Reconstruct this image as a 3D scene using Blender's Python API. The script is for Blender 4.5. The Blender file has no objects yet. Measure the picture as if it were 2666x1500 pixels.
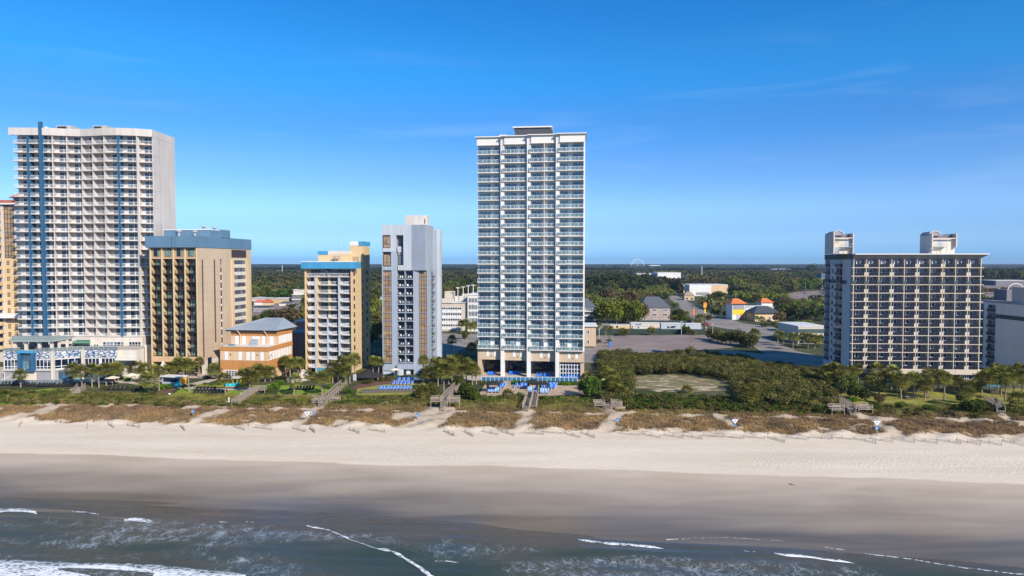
import bpy, math, random
import numpy as np
from mathutils import Vector, Matrix
R = math.radians
sc = bpy.context.scene
# ------------------------------------------------------------------ camera
F = 1777.0; CZ = 35.0; TH = math.atan(66/F)
cd = bpy.data.cameras.new('camera'); cam = bpy.data.objects.new('camera', cd)
sc.collection.objects.link(cam); sc.camera = cam
cd.sensor_width = 36; cd.lens = 36*F/2666; cd.clip_start = 1; cd.clip_end = 40000
cam.location = (0, 0, CZ); cam.rotation_euler = (math.pi/2-TH, 0, 0)
# ------------------------------------------------------------------ sky and sun
SUN_AZ, SUN_EL = R(38), R(32)          # azimuth measured from straight behind the camera towards the right
sdir = Vector((math.sin(SUN_AZ)*math.cos(SUN_EL), -math.cos(SUN_AZ)*math.cos(SUN_EL), math.sin(SUN_EL)))
w = bpy.data.worlds.new('World'); sc.world = w; w.use_nodes = True
nt = w.node_tree; nt.nodes.clear()
sky = nt.nodes.new('ShaderNodeTexSky'); sky.sky_type = 'NISHITA'; sky.sun_disc = False
sky.sun_elevation = SUN_EL; sky.sun_rotation = math.atan2(sdir.x, sdir.y)
sky.altitude = 2500; sky.air_density = 1.0; sky.dust_density = 0; sky.ozone_density = 8
hs = nt.nodes.new('ShaderNodeHueSaturation'); hs.inputs['Saturation'].default_value = .985
tc = nt.nodes.new('ShaderNodeTexCoord')
mp = nt.nodes.new('ShaderNodeMapping'); mp.inputs['Scale'].default_value = (1.6, 1.6, 16)
mp.inputs['Rotation'].default_value = (0, R(-3), 0)
nz = nt.nodes.new('ShaderNodeTexNoise'); nz.inputs['Scale'].default_value = 1.9; nz.inputs['Detail'].default_value = 7
nz.inputs['Distortion'].default_value = .5
cr = nt.nodes.new('ShaderNodeMapRange'); cr.inputs['From Min'].default_value = .56; cr.inputs['From Max'].default_value = .9
cr.inputs['To Max'].default_value = .30
sx = nt.nodes.new('ShaderNodeSeparateXYZ')
b1 = nt.nodes.new('ShaderNodeMapRange'); b1.inputs['From Min'].default_value = .03; b1.inputs['From Max'].default_value = .17
b2 = nt.nodes.new('ShaderNodeMapRange'); b2.inputs['From Min'].default_value = .34; b2.inputs['From Max'].default_value = .18
mu = nt.nodes.new('ShaderNodeMath'); mu.operation = 'MULTIPLY'
mu2 = nt.nodes.new('ShaderNodeMath'); mu2.operation = 'MULTIPLY'
mix = nt.nodes.new('ShaderNodeMix'); mix.data_type = 'RGBA'; mix.inputs[7].default_value = (4.2, 6.0, 8.0, 1)
bg = nt.nodes.new('ShaderNodeBackground'); bg.inputs['Strength'].default_value = 0.102
wo = nt.nodes.new('ShaderNodeOutputWorld'); L = nt.links.new

rp = nt.nodes.new('ShaderNodeValToRGB'); rp.color_ramp.interpolation = 'EASE'; el = rp.color_ramp.elements
zm = nt.nodes.new('ShaderNodeMath'); zm.operation = 'MULTIPLY'; zm.inputs[1].default_value = 2.5
RT = [(-.02, .46, .76, 1.15), (.005, .46, .76, 1.15), (.0387, .80, .92, 1.12), (.0804, 1.08, 1.16, 1.24), (.13, .88, 1.11, 1.24), (.186, .55, 1.10, 1.32), (.2625, .26, 1.30, 1.54), (.348, .15, 1.22, 1.56)]
while len(el) < len(RT): el.new(.5)
for e_, (z_, r_, g_, b_) in zip(el, RT): e_.position = max(0, z_*2.5); e_.color = (r_/1.5, g_/1.5, b_/1.5, 1)
gm = nt.nodes.new('ShaderNodeVectorMath'); gm.operation = 'MULTIPLY'; gs = nt.nodes.new('ShaderNodeVectorMath'); gs.operation = 'SCALE'; gs.inputs['Scale'].default_value = 1.5
L(sx.outputs['Z'], zm.inputs[0]); L(zm.outputs[0], rp.inputs[0]); L(sky.outputs[0], gm.inputs[0]); L(rp.outputs[0], gm.inputs[1]); L(gm.outputs[0], gs.inputs[0]); L(gs.outputs[0], hs.inputs['Color']); L(tc.outputs['Generated'], mp.inputs[0]); L(mp.outputs[0], nz.inputs['Vector'])
L(nz.outputs['Fac'], cr.inputs['Value']); L(tc.outputs['Generated'], sx.inputs[0]); L(sx.outputs['Z'], b1.inputs['Value']); L(sx.outputs['Z'], b2.inputs['Value'])
L(b1.outputs[0], mu.inputs[0]); L(b2.outputs[0], mu.inputs[1]); L(mu.outputs[0], mu2.inputs[0]); L(cr.outputs[0], mu2.inputs[1])
L(mu2.outputs[0], mix.inputs[0]); L(hs.outputs[0], mix.inputs[6]); L(mix.outputs[2], bg.inputs['Color']); L(bg.outputs[0], wo.inputs[0])
sl = bpy.data.lights.new('sun', 'SUN'); sl.energy = 5.0; sl.angle = R(.5); sl.color = (1, .925, .82)
so = bpy.data.objects.new('sun', sl); sc.collection.objects.link(so)
so.rotation_euler = sdir.to_track_quat('Z', 'Y').to_euler(); so.location = (60, -80, 120)
sc.view_settings.view_transform = 'Standard'; sc.view_settings.look = 'None'
sc.view_settings.exposure = 0.3; sc.view_settings.gamma = 1
sc.render.engine = 'CYCLES'; sc.cycles.max_bounces = 6; sc.cycles.transparent_max_bounces = 12
sc.cycles.use_denoising = True

# ------------------------------------------------------------------ pixel (of the 2666x1500 photo) to world
def ray(px, py):
    x = (px-1333)/F; y = (750-py)/F
    return x, math.cos(TH)+y*math.sin(TH), -math.sin(TH)+y*math.cos(TH)
def at(px, py, Y):
    x, d, z = ray(px, py); t = Y/d
    return (x*t, Y, CZ+z*t)
def kx(px, py=760):
    x, d, z = ray(px, py); return x/d
def zt(py, Y): return at(1333, py, Y)[2]
def onz(px, py, z=0.):
    x, d, rz = ray(px, py); t = (z-CZ)/rz
    return (x*t, d*t, z)
CT = .0745
ZS = [-400, 40, 78, 90, 100, 112, 123, 140, 146, 150, 158, 163, 168, 175, 186, 200, 214, 224, 1e6]
ZV = [-9, -5.6, -3.7, -3.2, -2.85, -2.4, -2.0, -1.65, -1.45, -.95, -.8, -1.0, -.9, -.9, -.75, -.45, -.1, 0, 0]
def dune(x, s):
    a = np.clip((s-145.5)/3, 0, 1)*np.clip((172-s)/6, 0, 1)
    return a*(.28*np.sin(x*.31+s*.5)+.22*np.sin(x*.83-s*.9+1.7)+.14*np.sin(x*1.9+s*1.3))
def zg(x, y):
    s = y+CT*x
    return float(np.interp(s, ZS, ZV)+dune(x, s))
def gr(px, py):
    z = -.6
    for _ in range(12):
        p = onz(px, py, z); z = zg(p[0], p[1])
    return (p[0], p[1], z)

# ------------------------------------------------------------------ materials
MAT = {}
def new_mat(name):
    m = bpy.data.materials.new(name); m.use_nodes = True; m.node_tree.nodes.clear(); MAT[name] = m
    return m, m.node_tree
def nd(t, typ, **kw):
    n = t.nodes.new(typ)
    for k, v in kw.items():
        if k in n.inputs: n.inputs[k].default_value = v
        else: setattr(n, k, v)
    return n
def out(t, sh):
    o = t.nodes.new('ShaderNodeOutputMaterial'); t.links.new(sh, o.inputs[0])
def pos(t, scale=(1, 1, 1)):
    g = nd(t, 'ShaderNodeNewGeometry'); m = nd(t, 'ShaderNodeMapping'); m.inputs['Scale'].default_value = scale
    t.links.new(g.outputs['Position'], m.inputs[0]); return m.outputs[0]
def noise(t, vec, scale, detail=4, dist=0):
    n = nd(t, 'ShaderNodeTexNoise'); n.inputs['Scale'].default_value = scale; n.inputs['Detail'].default_value = detail
    n.inputs['Distortion'].default_value = dist; t.links.new(vec, n.inputs['Vector']); return n.outputs['Fac']
def mr(t, v, a, b, c=0., d=1.):
    n = nd(t, 'ShaderNodeMapRange'); n.inputs[1].default_value = a; n.inputs[2].default_value = b
    n.inputs[3].default_value = c; n.inputs[4].default_value = d; t.links.new(v, n.inputs[0]); return n.outputs[0]
def mx(t, f, a, b, mode='MIX'):
    n = nd(t, 'ShaderNodeMix', data_type='RGBA', blend_type=mode)
    for i, v in ((0, f), (6, a), (7, b)):
        if isinstance(v, (int, float)): n.inputs[i].default_value = v
        elif isinstance(v, tuple): n.inputs[i].default_value = v if len(v) == 4 else v+(1,)
        else: t.links.new(v, n.inputs[i])
    return n.outputs[2]
def mth(t, op, a, b=None):
    n = nd(t, 'ShaderNodeMath', operation=op)
    for i, v in ((0, a), (1, b)):
        if v is None: continue
        if isinstance(v, (int, float)): n.inputs[i].default_value = v
        else: t.links.new(v, n.inputs[i])
    return n.outputs[0]
def bump(t, h, s, d=.1):
    n = nd(t, 'ShaderNodeBump'); n.inputs['Strength'].default_value = s; n.inputs['Distance'].default_value = d
    t.links.new(h, n.inputs['Height']); return n.outputs[0]
def princ(t, col, rough=.7, spec=.5, metal=0, normal=None, ior=None):
    p = nd(t, 'ShaderNodeBsdfPrincipled')
    if isinstance(col, tuple): p.inputs['Base Color'].default_value = col+(1,)
    else: t.links.new(col, p.inputs['Base Color'])
    if isinstance(rough, (int, float)): p.inputs['Roughness'].default_value = rough
    else: t.links.new(rough, p.inputs['Roughness'])
    p.inputs['Specular IOR Level'].default_value = spec; p.inputs['Metallic'].default_value = metal
    if ior: p.inputs['IOR'].default_value = ior
    if normal is not None: t.links.new(normal, p.inputs['Normal'])
    return p
def sc_(c, k): return tuple(min(1, v*k) for v in c)
def wall(name, c, var=.09, rough=.75):
    m, t = new_mat(name)
    n1 = noise(t, pos(t, (1, 1, .07)), 1.1, 7); n2 = noise(t, pos(t), .13, 4); n3 = noise(t, pos(t), 6, 3)
    c1 = mx(t, mr(t, n1, .3, .7), sc_(c, 1-var), sc_(c, 1+var*.6))
    c2 = mx(t, mr(t, n2, .3, .7), c1, mx(t, 1., c1, sc_((1, .98, .95), 1-var), 'MULTIPLY'))
    out(t, princ(t, c2, rough, .3, normal=bump(t, n3, .15, .02)).outputs[0])
def plain(name, c, rough=.6, metal=0, var=.1, scale=1.5, spec=.4):
    m, t = new_mat(name)
    n = noise(t, pos(t), scale, 4)
    out(t, princ(t, mx(t, mr(t, n, .3, .7), sc_(c, 1-var), sc_(c, 1+var)), rough, spec, metal).outputs[0])
def leaf(name, c, var=.4, trans=.25, hue=.02, scale=.35):
    m, t = new_mat(name)
    oi = nd(t, 'ShaderNodeObjectInfo')
    n = noise(t, pos(t), scale, 3); n2 = noise(t, pos(t), 3.2, 2)
    a = mx(t, mr(t, n, .35, .65), sc_(c, 1-var), tuple(v*(1+var)*k for v, k in zip(c, (1.12, 1, .8))))
    a = mx(t, mr(t, n2, .3, .7), a, mx(t, 1., a, (1.35, 1.3, 1.2), 'MULTIPLY'))
    h = nd(t, 'ShaderNodeHueSaturation'); t.links.new(a, h.inputs['Color'])
    t.links.new(mr(t, oi.outputs['Random'], 0, 1, .5-hue, .5+hue), h.inputs['Hue'])
    t.links.new(mr(t, oi.outputs['Random'], 0, 1, .75, 1.25), h.inputs['Value'])
    d = nd(t, 'ShaderNodeBsdfDiffuse'); tr = nd(t, 'ShaderNodeBsdfTranslucent'); s = nd(t, 'ShaderNodeMixShader')
    s.inputs[0].default_value = trans
    t.links.new(h.outputs[0], d.inputs[0]); t.links.new(h.outputs[0], tr.inputs[0])
    t.links.new(d.outputs[0], s.inputs[1]); t.links.new(tr.outputs[0], s.inputs[2]); out(t, s.outputs[0])
def room_glass(name, dark, curtain, share, ior=1.6, cell=(1.7, 3., 2.81), off=(0, 0, 0), rough=.05):
    """window glass: the room behind it is dark, or its curtain is drawn, room by room"""
    m, t = new_mat(name)
    g = nd(t, 'ShaderNodeNewGeometry'); mp_ = nd(t, 'ShaderNodeMapping'); mp_.inputs['Scale'].default_value = tuple(1/c for c in cell)
    mp_.inputs['Location'].default_value = off
    fl = nd(t, 'ShaderNodeVectorMath', operation='FLOOR'); wn = nd(t, 'ShaderNodeTexWhiteNoise')
    t.links.new(g.outputs['Position'], mp_.inputs[0]); t.links.new(mp_.outputs[0], fl.inputs[0]); t.links.new(fl.outputs[0], wn.inputs[0])
    f = mr(t, wn.outputs['Value'], 1-share-.03, 1-share+.03)
    fold = noise(t, pos(t, (6, 6, .3)), 1.2, 2)
    cc = mx(t, mr(t, fold, .35, .65), sc_(curtain, .7), curtain)
    dk = mx(t, mr(t, noise(t, pos(t), .5, 3), .35, .65), sc_(dark, .5), sc_(dark, 1.6))
    p = princ(t, mx(t, f, dk, cc), rough, .5, ior=ior); out(t, p.outputs[0])
def clear_glass(name, tint, refl=.22, alpha=.6):
    m, t = new_mat(name)
    tr = nd(t, 'ShaderNodeBsdfTransparent'); tr.inputs[0].default_value = tint+(1,)
    gl = nd(t, 'ShaderNodeBsdfGlossy'); gl.inputs['Roughness'].default_value = .05; gl.inputs[0].default_value = (.8, .9, 1, 1)
    df = nd(t, 'ShaderNodeBsdfDiffuse'); df.inputs[0].default_value = tint+(1,)
    s1 = nd(t, 'ShaderNodeMixShader'); s1.inputs[0].default_value = 1-alpha
    s2 = nd(t, 'ShaderNodeMixShader'); s2.inputs[0].default_value = refl
    t.links.new(tr.outputs[0], s1.inputs[1]); t.links.new(df.outputs[0], s1.inputs[2])
    t.links.new(s1.outputs[0], s2.inputs[1]); t.links.new(gl.outputs[0], s2.inputs[2]); out(t, s2.outputs[0])

wall('white stucco', (.57, .525, .48)); wall('bright stucco', (.74, .71, .66), .05); wall('beige stucco', (.60, .52, .42))
wall('pale wall', (.66, .60, .51)); wall('tan wall', (.56, .43, .30), .09); wall('dark tan wall', (.40, .30, .20)); wall('slot brown', (.13, .075, .055))
wall('yellow wall', (.66, .45, .22)); wall('cream yellow', (.68, .50, .28)); wall('tan orange', (.66, .44, .26))
wall('blue band', (.115, .215, .315)); wall('bright blue band', (.06, .30, .52)); wall('blue paint', (.03, .11, .21), .06)
wall('grey blue wall', (.33, .375, .44)); wall('light grey blue', (.46, .50, .55)); wall('grey paint', (.52, .50, .49))
wall('orange wall', (.52, .235, .075)); wall('peach wall', (.70, .48, .30)); wall('slate wall', (.32, .31, .33))
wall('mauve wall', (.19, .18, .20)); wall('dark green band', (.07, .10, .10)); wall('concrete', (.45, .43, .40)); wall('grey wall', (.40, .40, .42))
wall('brick pale', (.48, .38, .32), .25); wall('white panel', (.76, .76, .74), .04)
plain('white metal', (.78, .78, .76), .4); plain('dark metal', (.03, .03, .035), .5); plain('bronze metal', (.05, .035, .03), .4)
plain('grey metal', (.35, .36, .37), .5); plain('blue roof', (.29, .33, .37), .45, var=.06, scale=.3); plain('grey shingle', (.10, .11, .125), .8)
plain('tile roof', (.42, .12, .06), .7, var=.25); plain('orange tile', (.62, .17, .05), .7, var=.2); plain('roof membrane', (.62, .61, .58), .8)
plain('dark roof', (.06, .065, .075), .8); plain('sage roof', (.30, .36, .34), .5, var=.05); plain('tan roof', (.45, .40, .33), .9)
plain('timber', (.34, .27, .21), .85, var=.3, scale=2.5); plain('dark timber', (.10, .075, .06), .85, var=.3); plain('trunk bark', (.27, .22, .17), .9, var=.35, scale=5)
plain('grey bark', (.17, .14, .11), .9, var=.3, scale=4)
plain('blue fabric', (.01, .16, .62), .8, var=.15); plain('pale blue fabric', (.20, .38, .66), .8, var=.25, scale=6); plain('black fabric', (.018, .015, .02), .8)
plain('black canvas', (.022, .02, .022), .8, var=.3); plain('cream canvas', (.74, .64, .50), .8, var=.06); plain('teal canvas', (.04, .28, .32), .8)
plain('white plastic', (.80, .80, .79), .4, var=.04); plain('dark plastic', (.05, .05, .06), .5)
plain('sign blue', (.06, .20, .48), .5); plain('sign white', (.8, .8, .8), .5); plain('yellow paint', (.85, .55, .02), .5); plain('orange paint', (.85, .22, .02), .5)
plain('turquoise paint', (.02, .48, .56), .4); plain('pink paint', (.65, .15, .10), .5); plain('green screen', (.03, .055, .05), .9); plain('mid green paint', (.10, .30, .20), .6)
plain('curtain teal', (.22, .42, .36), .9); plain('skin', (.45, .27, .19), .6); plain('navy cloth', (.015, .02, .05), .9); plain('denim', (.12, .22, .38), .9); plain('hair', (.03, .02, .015), .8)
plain('rubber', (.02, .02, .02), .8); plain('car white', (.7, .7, .7), .25); plain('car blue', (.03, .12, .4), .25); plain('car red', (.4, .03, .02), .25); plain('car grey', (.16, .17, .18), .25)
room_glass('hotel glass', (.018, .028, .05), (.20, .24, .27), .22)
room_glass('teal glass', (.03, .085, .13), (.15, .29, .32), .42, ior=2.0, cell=(1.9, 9, 2.81), off=(.2, 0, .1))
room_glass('bronze glass', (.30, .20, .115), (.36, .25, .15), .6, ior=1.6, cell=(5, 5, 2.65))
room_glass('dark glass', (.012, .020, .045), (.18, .19, .22), .2, cell=(1.9, 3, 2.54))
room_glass('tan glass', (.015, .018, .02), (.20, .36, .31), .4, cell=(1.1, 5, 2.6))
clear_glass('rail glass', (.50, .60, .62), .07, .82); clear_glass('blue rail glass', (.06, .22, .40), .14, .25)
clear_glass('mesh screen', (.035, .04, .06), .03, .38); clear_glass('netting', (.30, .27, .24), 0, .55)
leaf('palm leaf', (.145, .160, .045), .5, .2, .015, .8); leaf('palm dry', (.24, .17, .08), .3, .2)
leaf('oak leaf', (.075, .095, .030)); leaf('pine leaf', (.042, .058, .026), .35); leaf('lime leaf', (.125, .150, .026)); leaf('olive leaf', (.108, .108, .038))
leaf('brown leaf', (.12, .10, .056)); leaf('hedge leaf', (.08, .17, .015), .3); leaf('scrub leaf', (.105, .110, .042), .4, scale=.2)
leaf('vine leaf', (.055, .095, .022), .45); leaf('dune grass', (.36, .29, .155), .3, .3, scale=.18); leaf('green grass', (.17, .165, .062), .4, .3, scale=.2)
leaf('red grass', (.27, .205, .135), .3, .3, scale=.2)

# mural: swooping blue strokes and pale leaf shapes on white
m, t = new_mat('mural')
v = nd(t, 'ShaderNodeTexVoronoi', feature='DISTANCE_TO_EDGE'); v.inputs['Scale'].default_value = .62
t.links.new(pos(t, (1.0, 1.0, 2.2)), v.inputs['Vector'])
w2 = noise(t, pos(t), 1.1, 2)
base = mx(t, mr(t, w2, .45, .55), (.66, .63, .58), (.42, .41, .42))
out(t, princ(t, mx(t, mr(t, v.outputs['Distance'], .08, .12), (.02, .085, .22), base), .6, .3).outputs[0])

# ------------------------------------------------------------------ mesh builder
class MB:
    def __init__(s): s.v = []; s.f = []; s.m = []; s.r = []
    def box(s, x0, x1, y0, y1, z0, z1, m):
        i = len(s.v); s.v += [(x0,y0,z0),(x1,y0,z0),(x1,y1,z0),(x0,y1,z0),(x0,y0,z1),(x1,y0,z1),(x1,y1,z1),(x0,y1,z1)]
        s.f += [(i,i+3,i+2,i+1),(i+4,i+5,i+6,i+7),(i,i+1,i+5,i+4),(i+1,i+2,i+6,i+5),(i+2,i+3,i+7,i+6),(i+3,i,i+4,i+7)]; s.m += [m]*6
        return s
    def poly(s, pts, m):
        i = len(s.v); s.v += [tuple(p) for p in pts]; s.f.append(tuple(range(i, i+len(pts)))); s.m.append(m); return s
    def prism(s, pts, z0, z1, m, top=None):
        n = len(pts); i = len(s.v)
        area = sum(pts[k][0]*pts[(k+1) % n][1]-pts[(k+1) % n][0]*pts[k][1] for k in range(n))
        if area < 0: pts = pts[::-1]
        f0 = z0 if callable(z0) else (lambda x, y: z0); f1 = z1 if callable(z1) else (lambda x, y: z1)
        s.v += [(x, y, f0(x, y)) for x, y in pts]+[(x, y, f1(x, y)) for x, y in pts]
        for k in range(n):
            j = (k+1) % n; s.f.append((i+k, i+j, i+n+j, i+n+k)); s.m.append(m)
        s.f.append(tuple(i+n+k for k in range(n))); s.m.append(top or m)
        s.f.append(tuple(i+k for k in reversed(range(n)))); s.m.append(m); return s
    def hull(s, lo, hi, m):      # lo, hi: rings of 3-D points, same count
        n = len(lo); i = len(s.v); s.v += [tuple(p) for p in lo]+[tuple(p) for p in hi]
        for k in range(n):
            j = (k+1) % n; s.f.append((i+k, i+j, i+n+j, i+n+k)); s.m.append(m)
        s.f.append(tuple(i+n+k for k in range(n))); s.m.append(m)
        s.f.append(tuple(i+k for k in reversed(range(n)))); s.m.append(m); return s
    def cyl(s, x, y, z0, z1, r0, r1, m, n=8):
        a = [2*math.pi*k/n for k in range(n)]
        return s.hull([(x+r0*math.cos(q), y+r0*math.sin(q), z0) for q in a], [(x+r1*math.cos(q), y+r1*math.sin(q), z1) for q in a], m)
    def bar(s, p, q, w_, m, h=None):
        p = Vector(p); q = Vector(q); d = (q-p).normalized(); up = Vector((0, 0, 1)) if abs(d.z) < .95 else Vector((1, 0, 0))
        a = d.cross(up).normalized()*w_/2; b = a.cross(d).normalized()*(h or w_)/2
        return s.hull([p-a-b, p+a-b, p+a+b, p-a+b], [q-a-b, q+a-b, q+a+b, q-a+b], m)
    def tube(s, pts, rs, m, n=6):
        i = len(s.v); pts = [Vector(p) for p in pts]
        for k, p in enumerate(pts):
            d = (pts[min(k+1, len(pts)-1)]-pts[max(k-1, 0)]).normalized()
            a = d.cross(Vector((.3, 1, .1))).normalized(); b = d.cross(a)
            s.v += [tuple(p+(a*math.cos(2*math.pi*j/n)+b*math.sin(2*math.pi*j/n))*rs[k]) for j in range(n)]
        for k in range(len(pts)-1):
            for j in range(n):
                j2 = (j+1) % n; s.f.append((i+k*n+j, i+k*n+j2, i+(k+1)*n+j2, i+(k+1)*n+j)); s.m.append(m)
        s.f.append(tuple(i+(len(pts)-1)*n+j for j in range(n))); s.m.append(m); return s
    def add(s, o, M=None, dz=0):
        i = len(s.v)
        if M is None: s.v += [(x, y, z+dz) for x, y, z in o.v]
        else: s.v += [tuple(M @ Vector(p)) for p in o.v]
        s.f += [tuple(k+i for k in f) for f in o.f]; s.m += o.m; return s
    def mesh(s, name):
        me = bpy.data.meshes.new(name); me.from_pydata(s.v, [], s.f)
        keys = list(dict.fromkeys(s.m))
        for k in keys: me.materials.append(MAT[k])
        me.polygons.foreach_set('material_index', [keys.index(k) for k in s.m]); me.update(); return me
    def split(s, gap=.3):
        """groups of faces that touch or nearly touch, as builders of their own"""
        n = len(s.v)
        if len(s.f) > 1500 or n == 0: return [s]
        par = list(range(n))
        def fd(a):
            while par[a] != a: par[a] = par[par[a]]; a = par[a]
            return a
        for f in s.f:
            for k in f[1:]: par[fd(k)] = fd(f[0])
        A = {}
        for k in range(n): A.setdefault(fd(k), []).append(k)
        B = [(np.array([s.v[i] for i in ks]).min(0)-gap/2, np.array([s.v[i] for i in ks]).max(0)+gap/2, ks) for ks in A.values()]
        if len(B) < 2: return [s]
        q = list(range(len(B)))
        def fq(a):
            while q[a] != a: q[a] = q[q[a]]; a = q[a]
            return a
        lo = np.array([b[0] for b in B]); hi = np.array([b[1] for b in B])
        for i in range(len(B)):
            for j in np.nonzero(np.all((lo[i] <= hi[i+1:]) & (hi[i] >= lo[i+1:]), axis=1))[0]: q[fq(int(j)+i+1)] = fq(i)
        g = {}
        for i, b in enumerate(B):
            for k in b[2]: g[k] = fq(i)
        keys = list(dict.fromkeys(g.values()))
        if len(keys) == 1 or len(keys) > 40: return [s]
        outs = {k: (MB(), {}) for k in keys}
        for f, m_ in zip(s.f, s.m):
            mb, mp_ = outs[g[f[0]]]; nf = []
            for i in f:
                if i not in mp_: mp_[i] = len(mb.v); mb.v.append(s.v[i])
                nf.append(mp_[i])
            mb.f.append(tuple(nf)); mb.m.append(m_)
        return [o[0] for o in outs.values()]
    def build(s, name, parent=None, loc=(0, 0, 0), rz=0, gap=.3):
        if parent is None or name.startswith('lower_') and name.endswith('rows') or name in ('stripes', 'roof_seams', 'trim'): return link(name, s.mesh(name), parent, loc, rz)
        for mb in s.split(gap): o = link(name, mb.mesh(name), parent, loc, rz)
        return o
def link(name, data, parent=None, loc=(0, 0, 0), rz=0):
    o = bpy.data.objects.new(name, data); sc.collection.objects.link(o)
    if parent: o.parent = parent
    o.location = loc; o.rotation_euler = (0, 0, rz); return o
LABELS = {}
def tag(o, label, cat, group=None):
    o['label'] = label; o['category'] = cat
    if group: o['group'] = group
    LABELS.setdefault(label, []).append(o.name); return o
def thing(name, label, cat, loc=(0, 0, 0), rz=0, group=None):
    o = link(name, None, None, loc, rz); o.empty_display_size = .5; return tag(o, label, cat, group)
def dup(root, loc, rz=0, scale=1, label=None):
    r = root.copy(); sc.collection.objects.link(r); r.location = loc; r.rotation_euler = (0, 0, rz); r.scale = (scale,)*3 if isinstance(scale, (int, float)) else scale
    if label: r['label'] = label; LABELS.setdefault(label, []).append(r.name)
    for ch in list(root.children):
        c = ch.copy(); sc.collection.objects.link(c); c.parent = r
        for g in ch.children:
            d = g.copy(); sc.collection.objects.link(d); d.parent = c
    return r
def setting(o, kind='structure', label=None):
    o['kind'] = kind
    if label: o['label'] = label
    return o
ORD = ['zeroth', 'first', 'second', 'third', 'fourth', 'fifth', 'sixth', 'seventh', 'eighth', 'ninth', 'tenth', 'eleventh', 'twelfth', 'thirteenth', 'fourteenth',
       'fifteenth', 'sixteenth', 'seventeenth', 'eighteenth', 'nineteenth', 'twentieth', 'twenty-first', 'twenty-second', 'twenty-third', 'twenty-fourth', 'twenty-fifth', 'twenty-sixth', 'twenty-seventh',
       'twenty-eighth', 'twenty-ninth', 'thirtieth']+['%dth' % k for k in range(31, 90)]
class Frame:
    """a building's own axes: u along its front to the right, w to the back"""
    def __init__(s, px, Y, a=0.):
        s.a = R(a); s.X, s.Y = kx(px)*Y, Y; s.loc = (s.X, s.Y, 0)
        s.c, s.s = math.cos(s.a), math.sin(s.a)
    def root(s, name, label, cat='hotel'): return thing(name, label, cat, s.loc, -s.a)
    def wd(s, u, w_): return (s.X+u*s.c+w_*s.s, s.Y-u*s.s+w_*s.c)
    def u(s, px, w_=0, py=760):
        k = kx(px, py); return (k*(s.Y+w_*s.c)-s.X-w_*s.s)/(s.c+k*s.s)
    def w(s, px, u, py=760):
        k = kx(px, py); return (k*(s.Y-u*s.s)-s.X-u*s.c)/(s.s-k*s.c)
    def z(s, py, u=0, w_=0): return zt(py, s.wd(u, w_)[1])
# ------------------------------------------------------------------ facade pieces (local: x along the front, y inwards, z up)
def window(mb, x0, x1, z0, z1, y, n=2, frame='white metal', glass='hotel glass', hbar=None, fw=.09):
    mb.box(x0, x1, y-.05, y-.01, z0, z1, glass)
    xs = [x0+(x1-x0)*k/n for k in range(n+1)]
    for x in xs: mb.box(x-fw/2, x+fw/2, y-.12, y-.052, z0+fw, z1-fw, frame)
    mb.box(x0-fw/2, x1+fw/2, y-.12, y-.052, z0, z0+fw, frame); mb.box(x0-fw/2, x1+fw/2, y-.12, y-.052, z1-fw, z1, frame)
    for h in (hbar or []): mb.box(x0+fw/2, x1-fw/2, y-.105, y-.053, h-fw/2, h+fw/2, frame)
def rail(mb, x0, x1, y, kind='picket', h=1.05, m='white metal', step=.24, pw=.045, glass='rail glass'):
    mb.box(x0, x1, y-.03, y+.03, h-.07, h, m)
    if kind == 'glass':
        n = max(1, round((x1-x0)/1.35))
        for k in range(n+1):
            x = x0+(x1-x0)*k/n; mb.box(x-.035, x+.035, y-.032, y+.028, .0, h-.072, m)
        mb.box(x0, x1, y-.008, y+.008, .06, h-.09, glass)
    else:
        mb.box(x0, x1, y-.03, y+.03, .06, .13, m)
        n = max(1, round((x1-x0)/step))
        for k in range(n+1):
            x = x0+(x1-x0)*k/n; mb.box(x-pw/2, x+pw/2, y-.02, y+.02, .132, h-.072, m)
def side_rail(mb, x, y0, y1, h=1.05, m='white metal', glass=None, step=.24):
    mb.box(x-.03, x+.03, y0, y1, h-.07, h, m)
    if glass: mb.box(x-.008, x+.008, y0, y1, .06, h-.09, glass)
    else:
        n = max(1, round((y1-y0)/step))
        for k in range(n+1):
            y = y0+(y1-y0)*k/n; mb.box(x-.02, x+.02, y-.02, y+.02, .0, h-.072, m)
def grid(root, cells, zs, most=100, name='balcony'):
    """cells: list of (origin u, w, angle, {part: MB}); first part is the balcony, others hang under it. One balcony per cell and floor."""
    done = 0; rest = MB()
    for z in zs:
        for ci, (u0, w0, ang, parts) in enumerate(cells):
            if done < most:
                done += 1; b = None
                for nm, mb in parts.items():
                    if not hasattr(mb, 'me'): mb.me = [q.mesh(nm) for q in mb.split()]
                    for me in mb.me:
                        if b is None: b = link(nm, me, root, (u0, w0, z), ang)
                        else: link(nm, me, b)
            else:
                M = Matrix.Translation((u0, w0, z)) @ Matrix.Rotation(ang, 4, 'Z')
                for mb in parts.values(): rest.add(mb, M)
    if rest.v: o = rest.build('lower_'+name+'_rows', root); o['kind'] = 'stuff'
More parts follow.
